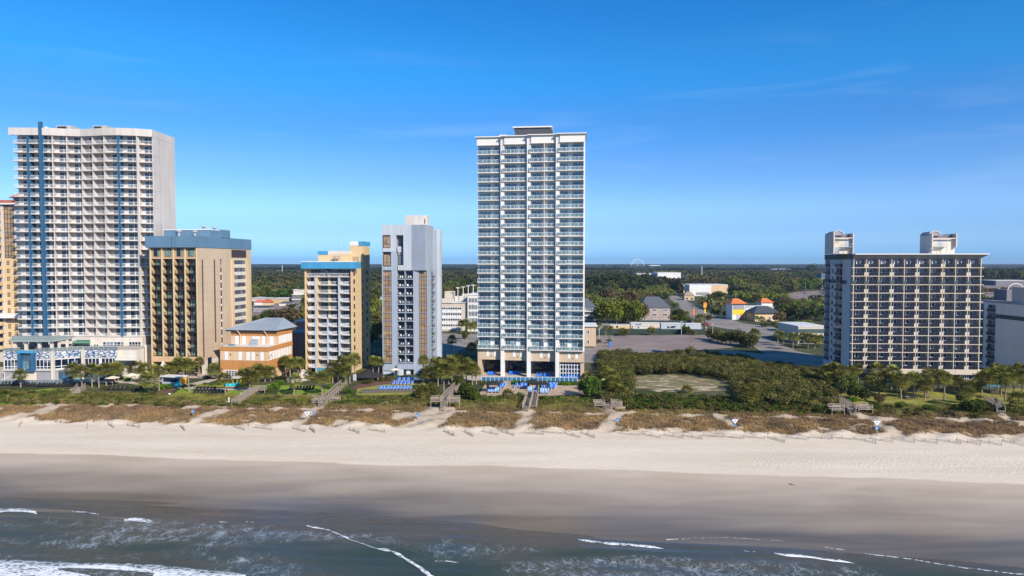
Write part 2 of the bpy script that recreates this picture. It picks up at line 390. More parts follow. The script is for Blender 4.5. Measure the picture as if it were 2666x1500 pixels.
# ================================================================== ground, beach and sea
from mathutils.geometry import delaunay_2d_cdt
def zg2(x, s):
    sh = .085*x*np.clip((130-s)/25, 0, 1)*(np.abs(x) < 400)
    return np.interp(s+sh, ZS, ZV)+dune(x, s)
_zg = zg
def zg(x, y): return float(zg2(np.float64(x), np.float64(y+CT*x)))
def np_mesh(name, V, Fc, mats, uvattr=None):
    me = bpy.data.meshes.new(name); k = Fc.shape[1]
    me.vertices.add(len(V)); me.vertices.foreach_set('co', np.ascontiguousarray(V, dtype=np.float32).ravel())
    me.loops.add(Fc.size); me.loops.foreach_set('vertex_index', np.ascontiguousarray(Fc, dtype=np.int32).ravel())
    me.polygons.add(len(Fc)); me.polygons.foreach_set('loop_start', np.arange(len(Fc), dtype=np.int32)*k)
    for m_ in mats: me.materials.append(MAT[m_])
    if uvattr is not None:
        a = me.attributes.new('cover', 'FLOAT', 'POINT'); a.data.foreach_set('value', uvattr.astype(np.float32))
    me.update(calc_edges=True); me.validate(); return me
def sheet(name, xs, ys, zf, mat, attr=None, smooth=True):
    """zf gets coast coordinates (x, s); the sheet is laid along the coast"""
    X, S = np.meshgrid(xs, ys); Y = S-CT*X*(np.abs(X) < 3000)
    V = np.stack([X, Y, zf(X, S)], -1).reshape(-1, 3)
    nx, ny = len(xs), len(ys); i = np.arange((ny-1)*nx).reshape(ny-1, nx)[:, :-1].ravel()
    Fc = np.stack([i, i+1, i+1+nx, i+nx], 1)
    me = np_mesh(name, V, Fc, [mat], None if attr is None else attr(X, S).ravel())
    if smooth: me.polygons.foreach_set('use_smooth', [True]*len(me.polygons))
    return setting(link(name, me))
def vnoise(x, y, sc_x, sc_y=None, seed=0):
    """smooth value noise, 0..1"""
    x = np.asarray(x)/sc_x+seed*17.3; y = np.asarray(y)/(sc_y or sc_x)+seed*5.1
    xi, yi = np.floor(x), np.floor(y); fx, fy = x-xi, y-yi; fx = fx*fx*(3-2*fx); fy = fy*fy*(3-2*fy)
    h = lambda a, b: np.modf(np.abs(np.sin(a*127.1+b*311.7+seed)*43758.5453))[0]
    return (h(xi, yi)*(1-fx)+h(xi+1, yi)*fx)*(1-fy)+(h(xi, yi+1)*(1-fx)+h(xi+1, yi+1)*fx)*fy
PATHS = [([(-5, 1112), (40, 1092), (95, 1076), (150, 1058)], 4.5), ([(500, 1112), (515, 1096), (545, 1078), (575, 1068)], 2.2), ([(545, 1085), (590, 1074)], 2.),
         ([(770, 1106), (800, 1084), (822, 1064), (845, 1050)], 2.6), ([(1080, 1112), (1120, 1096), (1150, 1066)], 7.), ([(1050, 1085), (1100, 1080)], 5.),
         ([(1352, 1122), (1368, 1096), (1376, 1066)], 2.2), ([(1568, 1128), (1585, 1100), (1605, 1076), (1575, 1062)], 3.), ([(1925, 1122), (1890, 1098), (1868, 1084)], 1.6),
         ([(2330, 1135), (2300, 1112), (2270, 1090), (2225, 1078)], 2.4), ([(2600, 1075), (2660, 1100)], 1.8), ([(1010, 1046), (1000, 1052)], .5)]
SEG = []
for pts, wd_ in PATHS:
    g = [gr(*p) for p in pts]
    for a, b in zip(g, g[1:]): SEG.append((a[0], a[1], b[0], b[1], wd_))
def pathdist(x, y):
    d = np.full(np.shape(x), 99.)
    for x0, y0, x1, y1, w_ in SEG:
        dx, dy = x1-x0, y1-y0; q = np.clip(((x-x0)*dx+(y-y0)*dy)/(dx*dx+dy*dy), 0, 1)
        d = np.minimum(d, np.hypot(x-x0-q*dx, y-y0-q*dy)-w_/2)
    return d
def cover(x, s):
    """how thickly plants cover the dune at this place, 0..1"""
    y = s-CT*x; n = .6*vnoise(x, s, 3.2, 1.3, 3)+.4*vnoise(x, s, 9, 3, 5); n2 = vnoise(x, s, 13, 30, 9)
    front = np.clip((s-(145.6+2.2*n2+1.6*vnoise(x, s, 2.5, 9, 2)))/1.5, 0, 1)
    patch = np.where(s < 151.5, np.clip((n-.30-.03*(151.5-s))*8+.3, 0, 1), 1.)
    mid = np.clip((n-.22)*12, 0, 1)
    line = 1-np.clip(2.1-np.abs(s-(162.0+.6*np.sin(x*.05)+1.0*(vnoise(x, s, 6, 50, 4)-.5)))*1.3, 0, 1)*(vnoise(x, s, 11, 60, 8) > .14)
    pd = pathdist(x, y)+.9*(n-.5)
    c = front*patch*mid*line*np.clip(pd/.8, 0, 1)
    return np.where(s > 176, np.clip(pd, 0, 1)*.8, c)
# --- sand
m, t = new_mat('beach sand')
g = nd(t, 'ShaderNodeNewGeometry'); sp = nd(t, 'ShaderNodeSeparateXYZ'); t.links.new(g.outputs['Position'], sp.inputs[0])
X_, Y_ = sp.outputs[0], sp.outputs[1]
S_ = mth(t, 'ADD', Y_, mth(t, 'MULTIPLY', X_, CT))
SE = mth(t, 'ADD', S_, mth(t, 'MULTIPLY', mth(t, 'MULTIPLY', X_, .085), mr(t, S_, 130, 105)))
edge = noise(t, pos(t, (.035, .004, 0)), 1, 6); e2 = noise(t, pos(t, (.05, .18, 0)), 1, 6, .6); e3 = noise(t, pos(t, (.02, .12, 0)), 1, 5, .4)
SW = mth(t, 'ADD', SE, mth(t, 'MULTIPLY', mth(t, 'SUBTRACT', edge, .5), 7.))
wet = mr(t, SW, 122.6, 121.9)                                      # the tide's last mark
SD = mth(t, 'ADD', mth(t, 'ADD', SE, mth(t, 'MULTIPLY', mth(t, 'SUBTRACT', e3, .5), 13.)), mth(t, 'MULTIPLY', mth(t, 'SUBTRACT', e2, .5), 6.))
wetter = mth(t, 'POWER', mr(t, SD, 122, 100), 1.35)
dry = mx(t, mr(t, noise(t, pos(t, (.03, .2, 1)), 1, 6), .3, .7), (.67, .56, .425), (.77, .66, .52))
dry = mx(t, mr(t, noise(t, pos(t, (.6, 1.4, 1)), 1, 5), .3, .7), mx(t, 1., dry, (.93, .92, .9), 'MULTIPLY'), dry)
damp = mx(t, mr(t, e2, .3, .7), (.465, .37, .275), (.55, .45, .345))
soaked = mx(t, mr(t, noise(t, pos(t, (.03, .25, 1)), 1, 6, .3), .35, .65), (.115, .094, .070), (.20, .16, .115))
cl = mx(t, wet, dry, mx(t, wetter, damp, soaked))
cl = mx(t, mr(t, S_, 146, 150), cl, mx(t, noise(t, pos(t), .6, 5), (.40, .31, .22), (.54, .44, .33)))
at_ = nd(t, 'ShaderNodeAttribute', attribute_name='cover')
litter = mx(t, mr(t, noise(t, pos(t), 1.2, 5), .3, .7), (.16, .12, .07), (.26, .20, .13))
soil = mx(t, mr(t, noise(t, pos(t, (1, 1, 1)), .25, 5), .3, .7), (.075, .085, .03), (.15, .12, .06))
cl = mx(t, mth(t, 'MULTIPLY', at_.outputs['Fac'], .85), cl, mx(t, mr(t, S_, 164, 170), litter, soil))
foot = noise(t, pos(t, (1.3, 2.2, 1)), 1.2, 4); fm = mth(t, 'MULTIPLY', mr(t, SE, 121, 126), mr(t, noise(t, pos(t, (.02, .07, 1)), 1, 3), .38, .62, .15, 1))
rk = nd(t, 'ShaderNodeTexWave', wave_type='RINGS', rings_direction='Z'); rk.inputs['Scale'].default_value = .55; rk.inputs['Distortion'].default_value = 4.5; rk.inputs['Detail Scale'].default_value = .4
rm2 = nd(t, 'ShaderNodeMapping'); rm2.inputs['Location'].default_value = (-76, -108, 0); t.links.new(g.outputs['Position'], rm2.inputs[0]); t.links.new(rm2.outputs[0], rk.inputs['Vector'])
ruts = mth(t, 'MULTIPLY', mth(t, 'MULTIPLY', rk.outputs['Fac'], mr(t, noise(t, pos(t, (.06, .15, 1)), 1, 3), .5, .65)), mth(t, 'MULTIPLY', mr(t, X_, 25, 60), mr(t, SE, 125, 130)))
tl = nd(t, 'ShaderNodeTexWave', wave_type='BANDS', bands_direction='Y'); tl.inputs['Scale'].default_value = .5; tl.inputs['Distortion'].default_value = 2.5; tl.inputs['Detail Scale'].default_value = .15; t.links.new(pos(t, (.08, 1, 1)), tl.inputs['Vector'])
nb = bump(t, mth(t, 'ADD', mth(t, 'MULTIPLY', foot, fm), mth(t, 'ADD', mth(t, 'MULTIPLY', ruts, .22), mth(t, 'MULTIPLY', mth(t, 'MULTIPLY', tl.outputs['Fac'], mr(t, SE, 134, 138)), .08))), .5, .4)
# raked arcs at the right of the beach: wheel ruts
rg = mth(t, 'MULTIPLY', mr(t, wetter, 0, .8, .75, .26), 1)
rg = nd(t, 'ShaderNodeMix', data_type='FLOAT'); t.links.new(wet, rg.inputs[0]); rg.inputs[2].default_value = .95
t.links.new(mr(t, wetter, .0, .9, .7, .24), rg.inputs[3])
p = princ(t, cl, rg.outputs[0], .5, normal=nb); t.links.new(mth(t, 'MULTIPLY', mth(t, 'MULTIPLY', wet, wetter), .28), p.inputs['Specular IOR Level'])
out(t, p.outputs[0])
xs = np.unique(np.concatenate([np.linspace(-2500, -190, 18), np.linspace(-188, 188, 420), np.linspace(190, 2500, 18)]))
rng = np.random.default_rng(5)
def sandz(X, S):
    z = zg2(X, S); k = np.clip((S-100)/20, 0, 1)*np.clip((146-S)/4, 0, 1)
    return z+k*.035*(vnoise(X, S, 6, 1.6, 1)-.5)+.05*np.clip((121-S)/6, 0, 1)*(vnoise(X, S, 40, 4, 6)-.5)
sheet('beach', xs, np.concatenate([np.linspace(30, 84, 16), np.arange(84.5, 146, .75), np.arange(146, 176.1, .4)]), sandz, 'beach sand', attr=cover)
# --- inland ground
m, t = new_mat('ground soil')
n = noise(t, pos(t), .05, 6); n2 = noise(t, pos(t), .5, 5)
out(t, princ(t, mx(t, mr(t, n2, .3, .7), mx(t, mr(t, n, .4, .6), (.035, .048, .014), (.065, .075, .026)), mx(t, mr(t, n, .4, .6), (.055, .065, .022), (.12, .105, .06))), .95, .2).outputs[0])
sheet('ground', np.unique(np.concatenate([np.linspace(-9000, -400, 20), np.linspace(-380, 380, 96), np.linspace(400, 9000, 20)])),
      np.concatenate([[176.0], np.arange(178, 250, 2.), np.geomspace(252, 9500, 70)]), zg2, 'ground soil')
# --- sea
SEA = -3.0
m, t = new_mat('sea water')
g = nd(t, 'ShaderNodeNewGeometry'); sp = nd(t, 'ShaderNodeSeparateXYZ'); t.links.new(g.outputs['Position'], sp.inputs[0])
X_, Y_ = sp.outputs[0], sp.outputs[1]
SE = mth(t, 'ADD', Y_, mth(t, 'MULTIPLY', X_, CT+.085))
n = noise(t, pos(t, (.03, .10, 0)), 1, 5, .5); n2 = noise(t, pos(t, (.5, 1.6, 0)), 1, 5, .8)
deep = mx(t, mr(t, n, .35, .65), (.040, .060, .048), (.085, .084, .070))
shal = mx(t, mr(t, n2, .3, .7), (.085, .075, .060), (.12, .10, .08))
SV = mth(t, 'ADD', SE, mth(t, 'MULTIPLY', mth(t, 'SUBTRACT', n, .5), 14.))
wc = mx(t, mr(t, SV, 88, 96), deep, shal)
dm = nd(t, 'ShaderNodeTexNoise'); dm.inputs['Scale'].default_value = .9; dm.inputs['Detail'].default_value = 3; t.links.new(pos(t, (.5, .9, 0)), dm.inputs['Vector'])
va = nd(t, 'ShaderNodeVectorMath', operation='MULTIPLY_ADD'); va.inputs[1].default_value = (2.2, 2.0, 0)
t.links.new(dm.outputs['Color'], va.inputs[0]); t.links.new(pos(t, (.85, .55, 0)), va.inputs[2])
vo = nd(t, 'ShaderNodeTexVoronoi', feature='DISTANCE_TO_EDGE'); vo.inputs['Scale'].default_value = .95; t.links.new(va.outputs[0], vo.inputs['Vector'])
vo2 = nd(t, 'ShaderNodeTexVoronoi', feature='DISTANCE_TO_EDGE'); vo2.inputs['Scale'].default_value = 2.3; t.links.new(va.outputs[0], vo2.inputs['Vector'])
zone = mr(t, noise(t, pos(t, (.028, .10, 0)), 1, 4, .8), .40, .60)
zone = mth(t, 'MULTIPLY', zone, mr(t, SE, 93.5, 89.5))
brk = mr(t, noise(t, pos(t, (.5, .45, 0)), 1, 5), .40, .62)
lace = mth(t, 'MULTIPLY', mr(t, mth(t, 'SUBTRACT', vo.outputs['Distance'], mth(t, 'MULTIPLY', zone, .06)), .012, -.03), brk)
lace2 = mth(t, 'MULTIPLY', mr(t, mth(t, 'SUBTRACT', vo2.outputs['Distance'], mth(t, 'MULTIPLY', zone, .06)), .0, -.04), brk)
fo = mth(t, 'MULTIPLY', mth(t, 'MAXIMUM', lace, lace2), mr(t, zone, .05, .7, 0, .62))
wc = mx(t, fo, wc, (.40, .47, .52))
nb = bump(t, noise(t, pos(t, (.7, 1.9, 0)), 1, 5, .4), .35, .22)
out(t, princ(t, wc, mr(t, fo, 0, .6, .2, .6), .28, normal=nb, ior=1.33).outputs[0])
def seaz(X, Y):
    S = Y; k = np.clip((S-20)/20, 0, 1)*np.clip((112-S)/10, 0, 1)*(np.abs(X) < 260)
    se = S+.085*X
    w1 = .10*np.sin((se+2.5*np.sin(X*.035)+1.3*np.sin(X*.11))*.62)+.05*np.sin(se*1.25+X*.06+1)+.03*np.sin(se*2.4-X*.21)
    return SEA+k*w1
sheet('sea', np.unique(np.concatenate([np.linspace(-9000, -200, 16), np.linspace(-190, 190, 330), np.linspace(200, 9000, 16)])),
      np.concatenate([-np.geomspace(9000, 20, 26), np.linspace(-10, 58, 18), np.arange(60, 112, .45)]), seaz, 'sea water')
# --- breaking waves and swash edges
m, t = new_mat('foam')
f1 = noise(t, pos(t, (1.1, 2.6, 1)), 1.4, 5, .6); f2 = noise(t, pos(t, (.16, .4, 1)), 1, 3)
a = mr(t, mth(t, 'ADD', f1, mth(t, 'MULTIPLY', f2, .5)), .58, .78)
d_ = nd(t, 'ShaderNodeBsdfDiffuse'); d_.inputs[0].default_value = (.80, .82, .84, 1); tr = nd(t, 'ShaderNodeBsdfTransparent'); ms = nd(t, 'ShaderNodeMixShader')
t.links.new(a, ms.inputs[0]); t.links.new(tr.outputs[0], ms.inputs[1]); t.links.new(d_.outputs[0], ms.inputs[2]); out(t, ms.outputs[0])
m, t = new_mat('crest foam')
a = mr(t, noise(t, pos(t, (.9, 3.2, 1)), 1.6, 5, .5), .38, .56)
d_ = nd(t, 'ShaderNodeBsdfDiffuse'); d_.inputs[0].default_value = (.42, .47, .50, 1); tr = nd(t, 'ShaderNodeBsdfTransparent'); ms = nd(t, 'ShaderNodeMixShader')
t.links.new(a, ms.inputs[0]); t.links.new(tr.outputs[0], ms.inputs[1]); t.links.new(d_.outputs[0], ms.inputs[2]); out(t, ms.outputs[0])
m, t = new_mat('thick foam')
out(t, princ(t, mx(t, noise(t, pos(t, (1, 3, 1)), 2, 4), (.6, .65, .68), (.86, .88, .9)), .7, .3).outputs[0])
def wave(pts, w0, w1, lbl, hi=.12, seed=0, veil=0):
    g = [onz(*p, SEA) for p in pts]; d = [0]
    for a_, b_ in zip(g, g[1:]): d.append(d[-1]+math.dist(a_[:2], b_[:2]))
    n = max(6, int(d[-1]/.35)); q = np.linspace(0, d[-1], n)
    x = np.interp(q, d, [p[0] for p in g]); y = np.interp(q, d, [p[1] for p in g])
    y = y+.35*(vnoise(q, q*0, 2.2, 1, seed)-.5)+.25*(vnoise(q, q*0, .7, 1, seed+3)-.5)
    wd_ = .5*(w0+(w1-w0)*q/d[-1])*(.15+1.1*vnoise(q, q*0, 7.3, 1, seed+7)+.5*vnoise(q, q*0, 1.7, 1, seed+9))*np.clip(np.minimum(q, d[-1]-q)/2+.1, 0, 1)
    V = []; mb = MB()
    zz = SEA+.19+seaz(x, y+CT*x)-SEA
    for k in range(n): V += [(x[k], y[k]+wd_[k]*.5, zz[k]-.12), (x[k], y[k], zz[k]+hi*min(1, wd_[k])), (x[k], y[k]-wd_[k]*.7, zz[k]-.10)]
    Fc = [(3*k+j, 3*k+j+1, 3*k+j+4, 3*k+j+3) for k in range(n-1) for j in (0, 1)]
    o = link('breaking_wave', np_mesh('breaking_wave', np.array(V), np.array(Fc), ['crest foam'])); setting(o, 'stuff', lbl)
    if veil:
        V = []
        for k in range(n):
            for j in range(5): V.append((x[k]+.3*j, y[k]-wd_[k]*.5-veil*j/4, zz[k]-.10-.02*j))
        Fc = [(5*k+j, 5*k+j+1, 5*k+j+6, 5*k+j+5) for k in range(n-1) for j in range(4)]
        o = link('foam_trail', np_mesh('foam_trail', np.array(V), np.array(Fc), ['foam'])); setting(o, 'stuff', 'broken foam trailing behind the '+lbl)
wave([(-60, 1326), (0, 1327), (60, 1326), (95, 1331)], 1.2, .6, 'white breaker at the far left of the shallows', .15, 1, 1.4)
wave([(188, 1332), (225, 1334), (258, 1340)], .5, .3, 'short thin wave crest beside the left breaker', .1, 2)
wave([(322, 1352), (350, 1348), (372, 1350), (396, 1355)], 1.1, .4, 'short tumbling crest near the left shore', .15, 3, 2)
wave([(572, 1360), (600, 1361)], .3, .3, 'tiny white crest left of centre', .08, 4)
wave([(640, 1361), (662, 1362)], .3, .3, 'tiny white crest right of its twin', .08, 5)
wave([(797, 1371), (830, 1375), (858, 1380), (880, 1390), (905, 1405), (935, 1418), (985, 1434), (1010, 1436), (1050, 1455), (1080, 1474), (1100, 1490), (1130, 1508)], .24, .12, 'long thin foam line curving down to the lower edge', .08, 6, .5)
wave([(1132, 1463), (1160, 1464), (1192, 1468)], .2, .2, 'short hairline of foam near the bottom centre', .05, 7)
wave([(1505, 1408), (1560, 1413), (1620, 1417), (1675, 1421), (1705, 1425)], .16, .34, 'flat white crest right of centre', .1, 8, .5)
wave([(1930, 1437), (1970, 1441)], .3, .2, 'tiny white crest in the right shallows', .06, 9)
wave([(2015, 1444), (2080, 1449), (2150, 1458), (2195, 1462)], .16, .24, 'long low crest in the right shallows', .07, 10, .6)
wave([(2250, 1443), (2330, 1456), (2420, 1468), (2520, 1484), (2600, 1494), (2700, 1502)], .13, .18, 'swash edge creeping up the wet sand at right', .04, 11)
wave([(1735, 1407), (1800, 1402), (1900, 1401), (2030, 1409), (2120, 1421), (2200, 1434)], .05, .08, 'faint swash edge right of centre', .03, 13)
wave([(-80, 1462), (0, 1465), (120, 1471), (300, 1473), (420, 1478), (520, 1490), (640, 1503)], 1.5, 1.3, 'broad breaker in the lower left corner', .2, 12, 6)
# --- draped patches
def drape(name, px_pts, mat, dz=.03, step=3., label=None, z=None, kind='structure'):
    P = [gr(*p)[:2] if z is None else onz(*p, z)[:2] for p in px_pts]
    V = [Vector(p) for p in P]; n = len(V); area = sum(P[i][0]*P[(i+1) % n][1]-P[(i+1) % n][0]*P[i][1] for i in range(n))
    if area < 0: V = V[::-1]
    E = [(i, (i+1) % n) for i in range(n)]
    x0, x1 = min(p[0] for p in P), max(p[0] for p in P); y0, y1 = min(p[1] for p in P), max(p[1] for p in P)
    for gx in np.arange(x0, x1, step):
        for gy in np.arange(y0, y1, step): V.append(Vector((gx, gy)))
    vs, es, fs = delaunay_2d_cdt(V, E, [], 1, 1e-4)[:3]
    me = bpy.data.meshes.new(name); me.from_pydata([(v_.x, v_.y, (zg(v_.x, v_.y) if z is None else z)+dz) for v_ in vs], [], fs); me.materials.append(MAT[mat])
    o = link(name, me); return setting(o, kind, label)
m, t = new_mat('asphalt'); n = noise(t, pos(t), .08, 6); n2 = noise(t, pos(t), 1.4, 5)
out(t, princ(t, mx(t, mr(t, n, .35, .65), mx(t, n2, (.20, .150, .125), (.25, .19, .16)), mx(t, n2, (.27, .205, .175), (.32, .25, .21))), .9, .3).outputs[0])
m, t = new_mat('road asphalt'); n = noise(t, pos(t), .1, 6); n2 = noise(t, pos(t), 1.4, 5)
out(t, princ(t, mx(t, mr(t, n, .35, .65), (.21, .18, .15), (.31, .27, .23)), .9, .3).outputs[0])
plain('paving', (.46, .39, .32), .85, var=.15, scale=.6); plain('tan paving', (.44, .32, .22), .85, var=.15, scale=.6); plain('mulch', (.14, .065, .045), .95, var=.3, scale=2)
plain('lawn grass', (.20, .27, .03), .95, var=.22, scale=.45, spec=.15); plain('dry lawn grass', (.26, .24, .05), .95, var=.3, scale=.3, spec=.15); plain('road paint', (.6, .6, .58), .7)
m, t = new_mat('pool water'); out(t, princ(t, mx(t, noise(t, pos(t), 1.2, 4), (.02, .22, .34), (.10, .42, .52)), .08, .5, normal=bump(t, noise(t, pos(t), 2, 3), .2, .1), ior=1.33).outputs[0])
plain('scrub floor', (.165, .145, .06), .95, var=.35, scale=.4)
drape('parking_lot', [(1548, 874), (1860, 872), (1905, 880), (1930, 893), (1905, 905), (1760, 917), (1600, 921), (1545, 917)], 'asphalt', .03, 30)
drape('access_road', [(1500, 905), (1545, 906), (1560, 928), (1700, 922), (1900, 912), (2010, 925), (2140, 945), (2160, 985), (2080, 985), (1990, 945), (1930, 930), (1700, 945), (1500, 945)], 'road asphalt', .06, 30)
drape('boulevard', [(1735, 770), (1762, 770), (1850, 818), (1935, 842), (2030, 853), (2060, 866), (1990, 877), (2075, 915), (2150, 930), (2150, 960), (2010, 935), (1950, 895), (1930, 862), (1850, 850), (1800, 828)], 'road asphalt', .09, 30)
drape('cross_street', [(1560, 838), (1800, 836), (1830, 850), (1830, 858), (1560, 856)], 'road asphalt', .05, 40)
drape('far_parking_lot', [(2045, 762), (2130, 757), (2400, 757), (2400, 800), (2130, 806), (2110, 790), (2060, 776)], 'asphalt', .05, 40)
drape('far_service_lot', [(2560, 738), (2900, 735), (2900, 775), (2560, 775)], 'asphalt', .05, 40)
drape('hotel_driveway', [(1120, 868), (1250, 870), (1250, 985), (1215, 992), (1160, 975), (1130, 940)], 'road asphalt', .04, 30)
drape('motel_forecourt', [(650, 795), (700, 790), (790, 795), (790, 812), (700, 820), (650, 830)], 'asphalt', .04, 30)
drape('side_lane', [(960, 860), (990, 860), (1000, 985), (950, 985)], 'road asphalt', .04, 30)
drape('hotel_terrace', [(-60, 1000), (330, 998), (395, 1008), (440, 985), (560, 985), (640, 990), (640, 960), (-60, 955)], 'paving', .04, 6)
drape('garden_path', [(455, 1008), (545, 988), (570, 988), (500, 1012), (640, 1012), (705, 1000), (705, 1006), (650, 1018), (470, 1013)], 'paving', .07, 3)
drape('left_lawn', [(425, 1042), (470, 1014), (520, 1012), (600, 1016), (668, 1012), (672, 1022), (640, 1034), (560, 1040), (480, 1042)], 'lawn grass', .05, 3)
drape('upper_lawn', [(500, 1006), (520, 1001), (600, 1003), (670, 1004), (690, 1008), (640, 1010), (560, 1009)], 'dry lawn grass', .09, 3)
drape('pool_lawn', [(90, 1016), (130, 1012), (165, 1014), (190, 1020), (140, 1024), (100, 1022)], 'lawn grass', .05, 3)
drape('centre_lawn', [(722, 1026), (732, 1004), (790, 1003), (860, 1008), (870, 1018), (842, 1026), (780, 1028)], 'lawn grass', .05, 3)
drape('blue_tower_lawn', [(925, 1030), (930, 1012), (990, 1002), (1060, 996), (1100, 1004), (1105, 1018), (1060, 1028), (980, 1030)], 'dry lawn grass', .05, 3)
drape('mulch_bed', [(915, 1012), (935, 1000), (1010, 990), (1080, 986), (1110, 992), (1060, 997), (985, 1003), (925, 1014)], 'mulch', .08, 3)
drape('left_mulch_bed', [(395, 1030), (420, 1010), (460, 1012), (440, 1026), (415, 1036)], 'mulch', .08, 3)
drape('beachside_walk', [(700, 1036), (722, 1028), (842, 1028), (850, 1034), (780, 1038)], 'tan paving', .03, 3)
drape('garden_terrace', [(1245, 1030), (1262, 1002), (1500, 1004), (1530, 1014), (1520, 1026), (1450, 1030), (1390, 1032), (1345, 1026), (1290, 1032)], 'tan paving', .04, 3)
drape('tower_pool_deck', [(1195, 992), (1240, 968), (1530, 968), (1530, 992)], 'paving', .10, 4)
drape('right_lawn', [(2175, 1040), (2180, 1022), (2300, 1022), (2460, 1020), (2640, 1012), (2720, 1012), (2720, 1058), (2600, 1060), (2420, 1066), (2280, 1060), (2200, 1054)], 'dry lawn grass', .04, 4)
drape('right_lane', [(2080, 965), (2150, 960), (2190, 1010), (2175, 1040), (2150, 1036), (2150, 1010), (2110, 985)], 'road asphalt', .05, 5)
drape('clearing', [(1640, 1006), (1645, 980), (1760, 972), (1860, 980), (1905, 995), (1890, 1016), (1800, 1022), (1700, 1016)], 'scrub floor', .03, 5)
m, t = new_mat('clearing sand'); n = noise(t, pos(t, (.25, .8, 1)), 1, 5, .4)
tr = nd(t, 'ShaderNodeBsdfTransparent'); pp = princ(t, (.50, .39, .26), .95, .2); ms = nd(t, 'ShaderNodeMixShader'); t.links.new(mr(t, n, .55, .59), ms.inputs[0]); t.links.new(tr.outputs[0], ms.inputs[1]); t.links.new(pp.outputs[0], ms.inputs[2]); out(t, ms.outputs[0])
drape('clearing_sand', [(1638, 1012), (1645, 984), (1760, 974), (1860, 985), (1905, 998), (1890, 1020), (1800, 1026), (1700, 1020)], 'clearing sand', .08, 5)
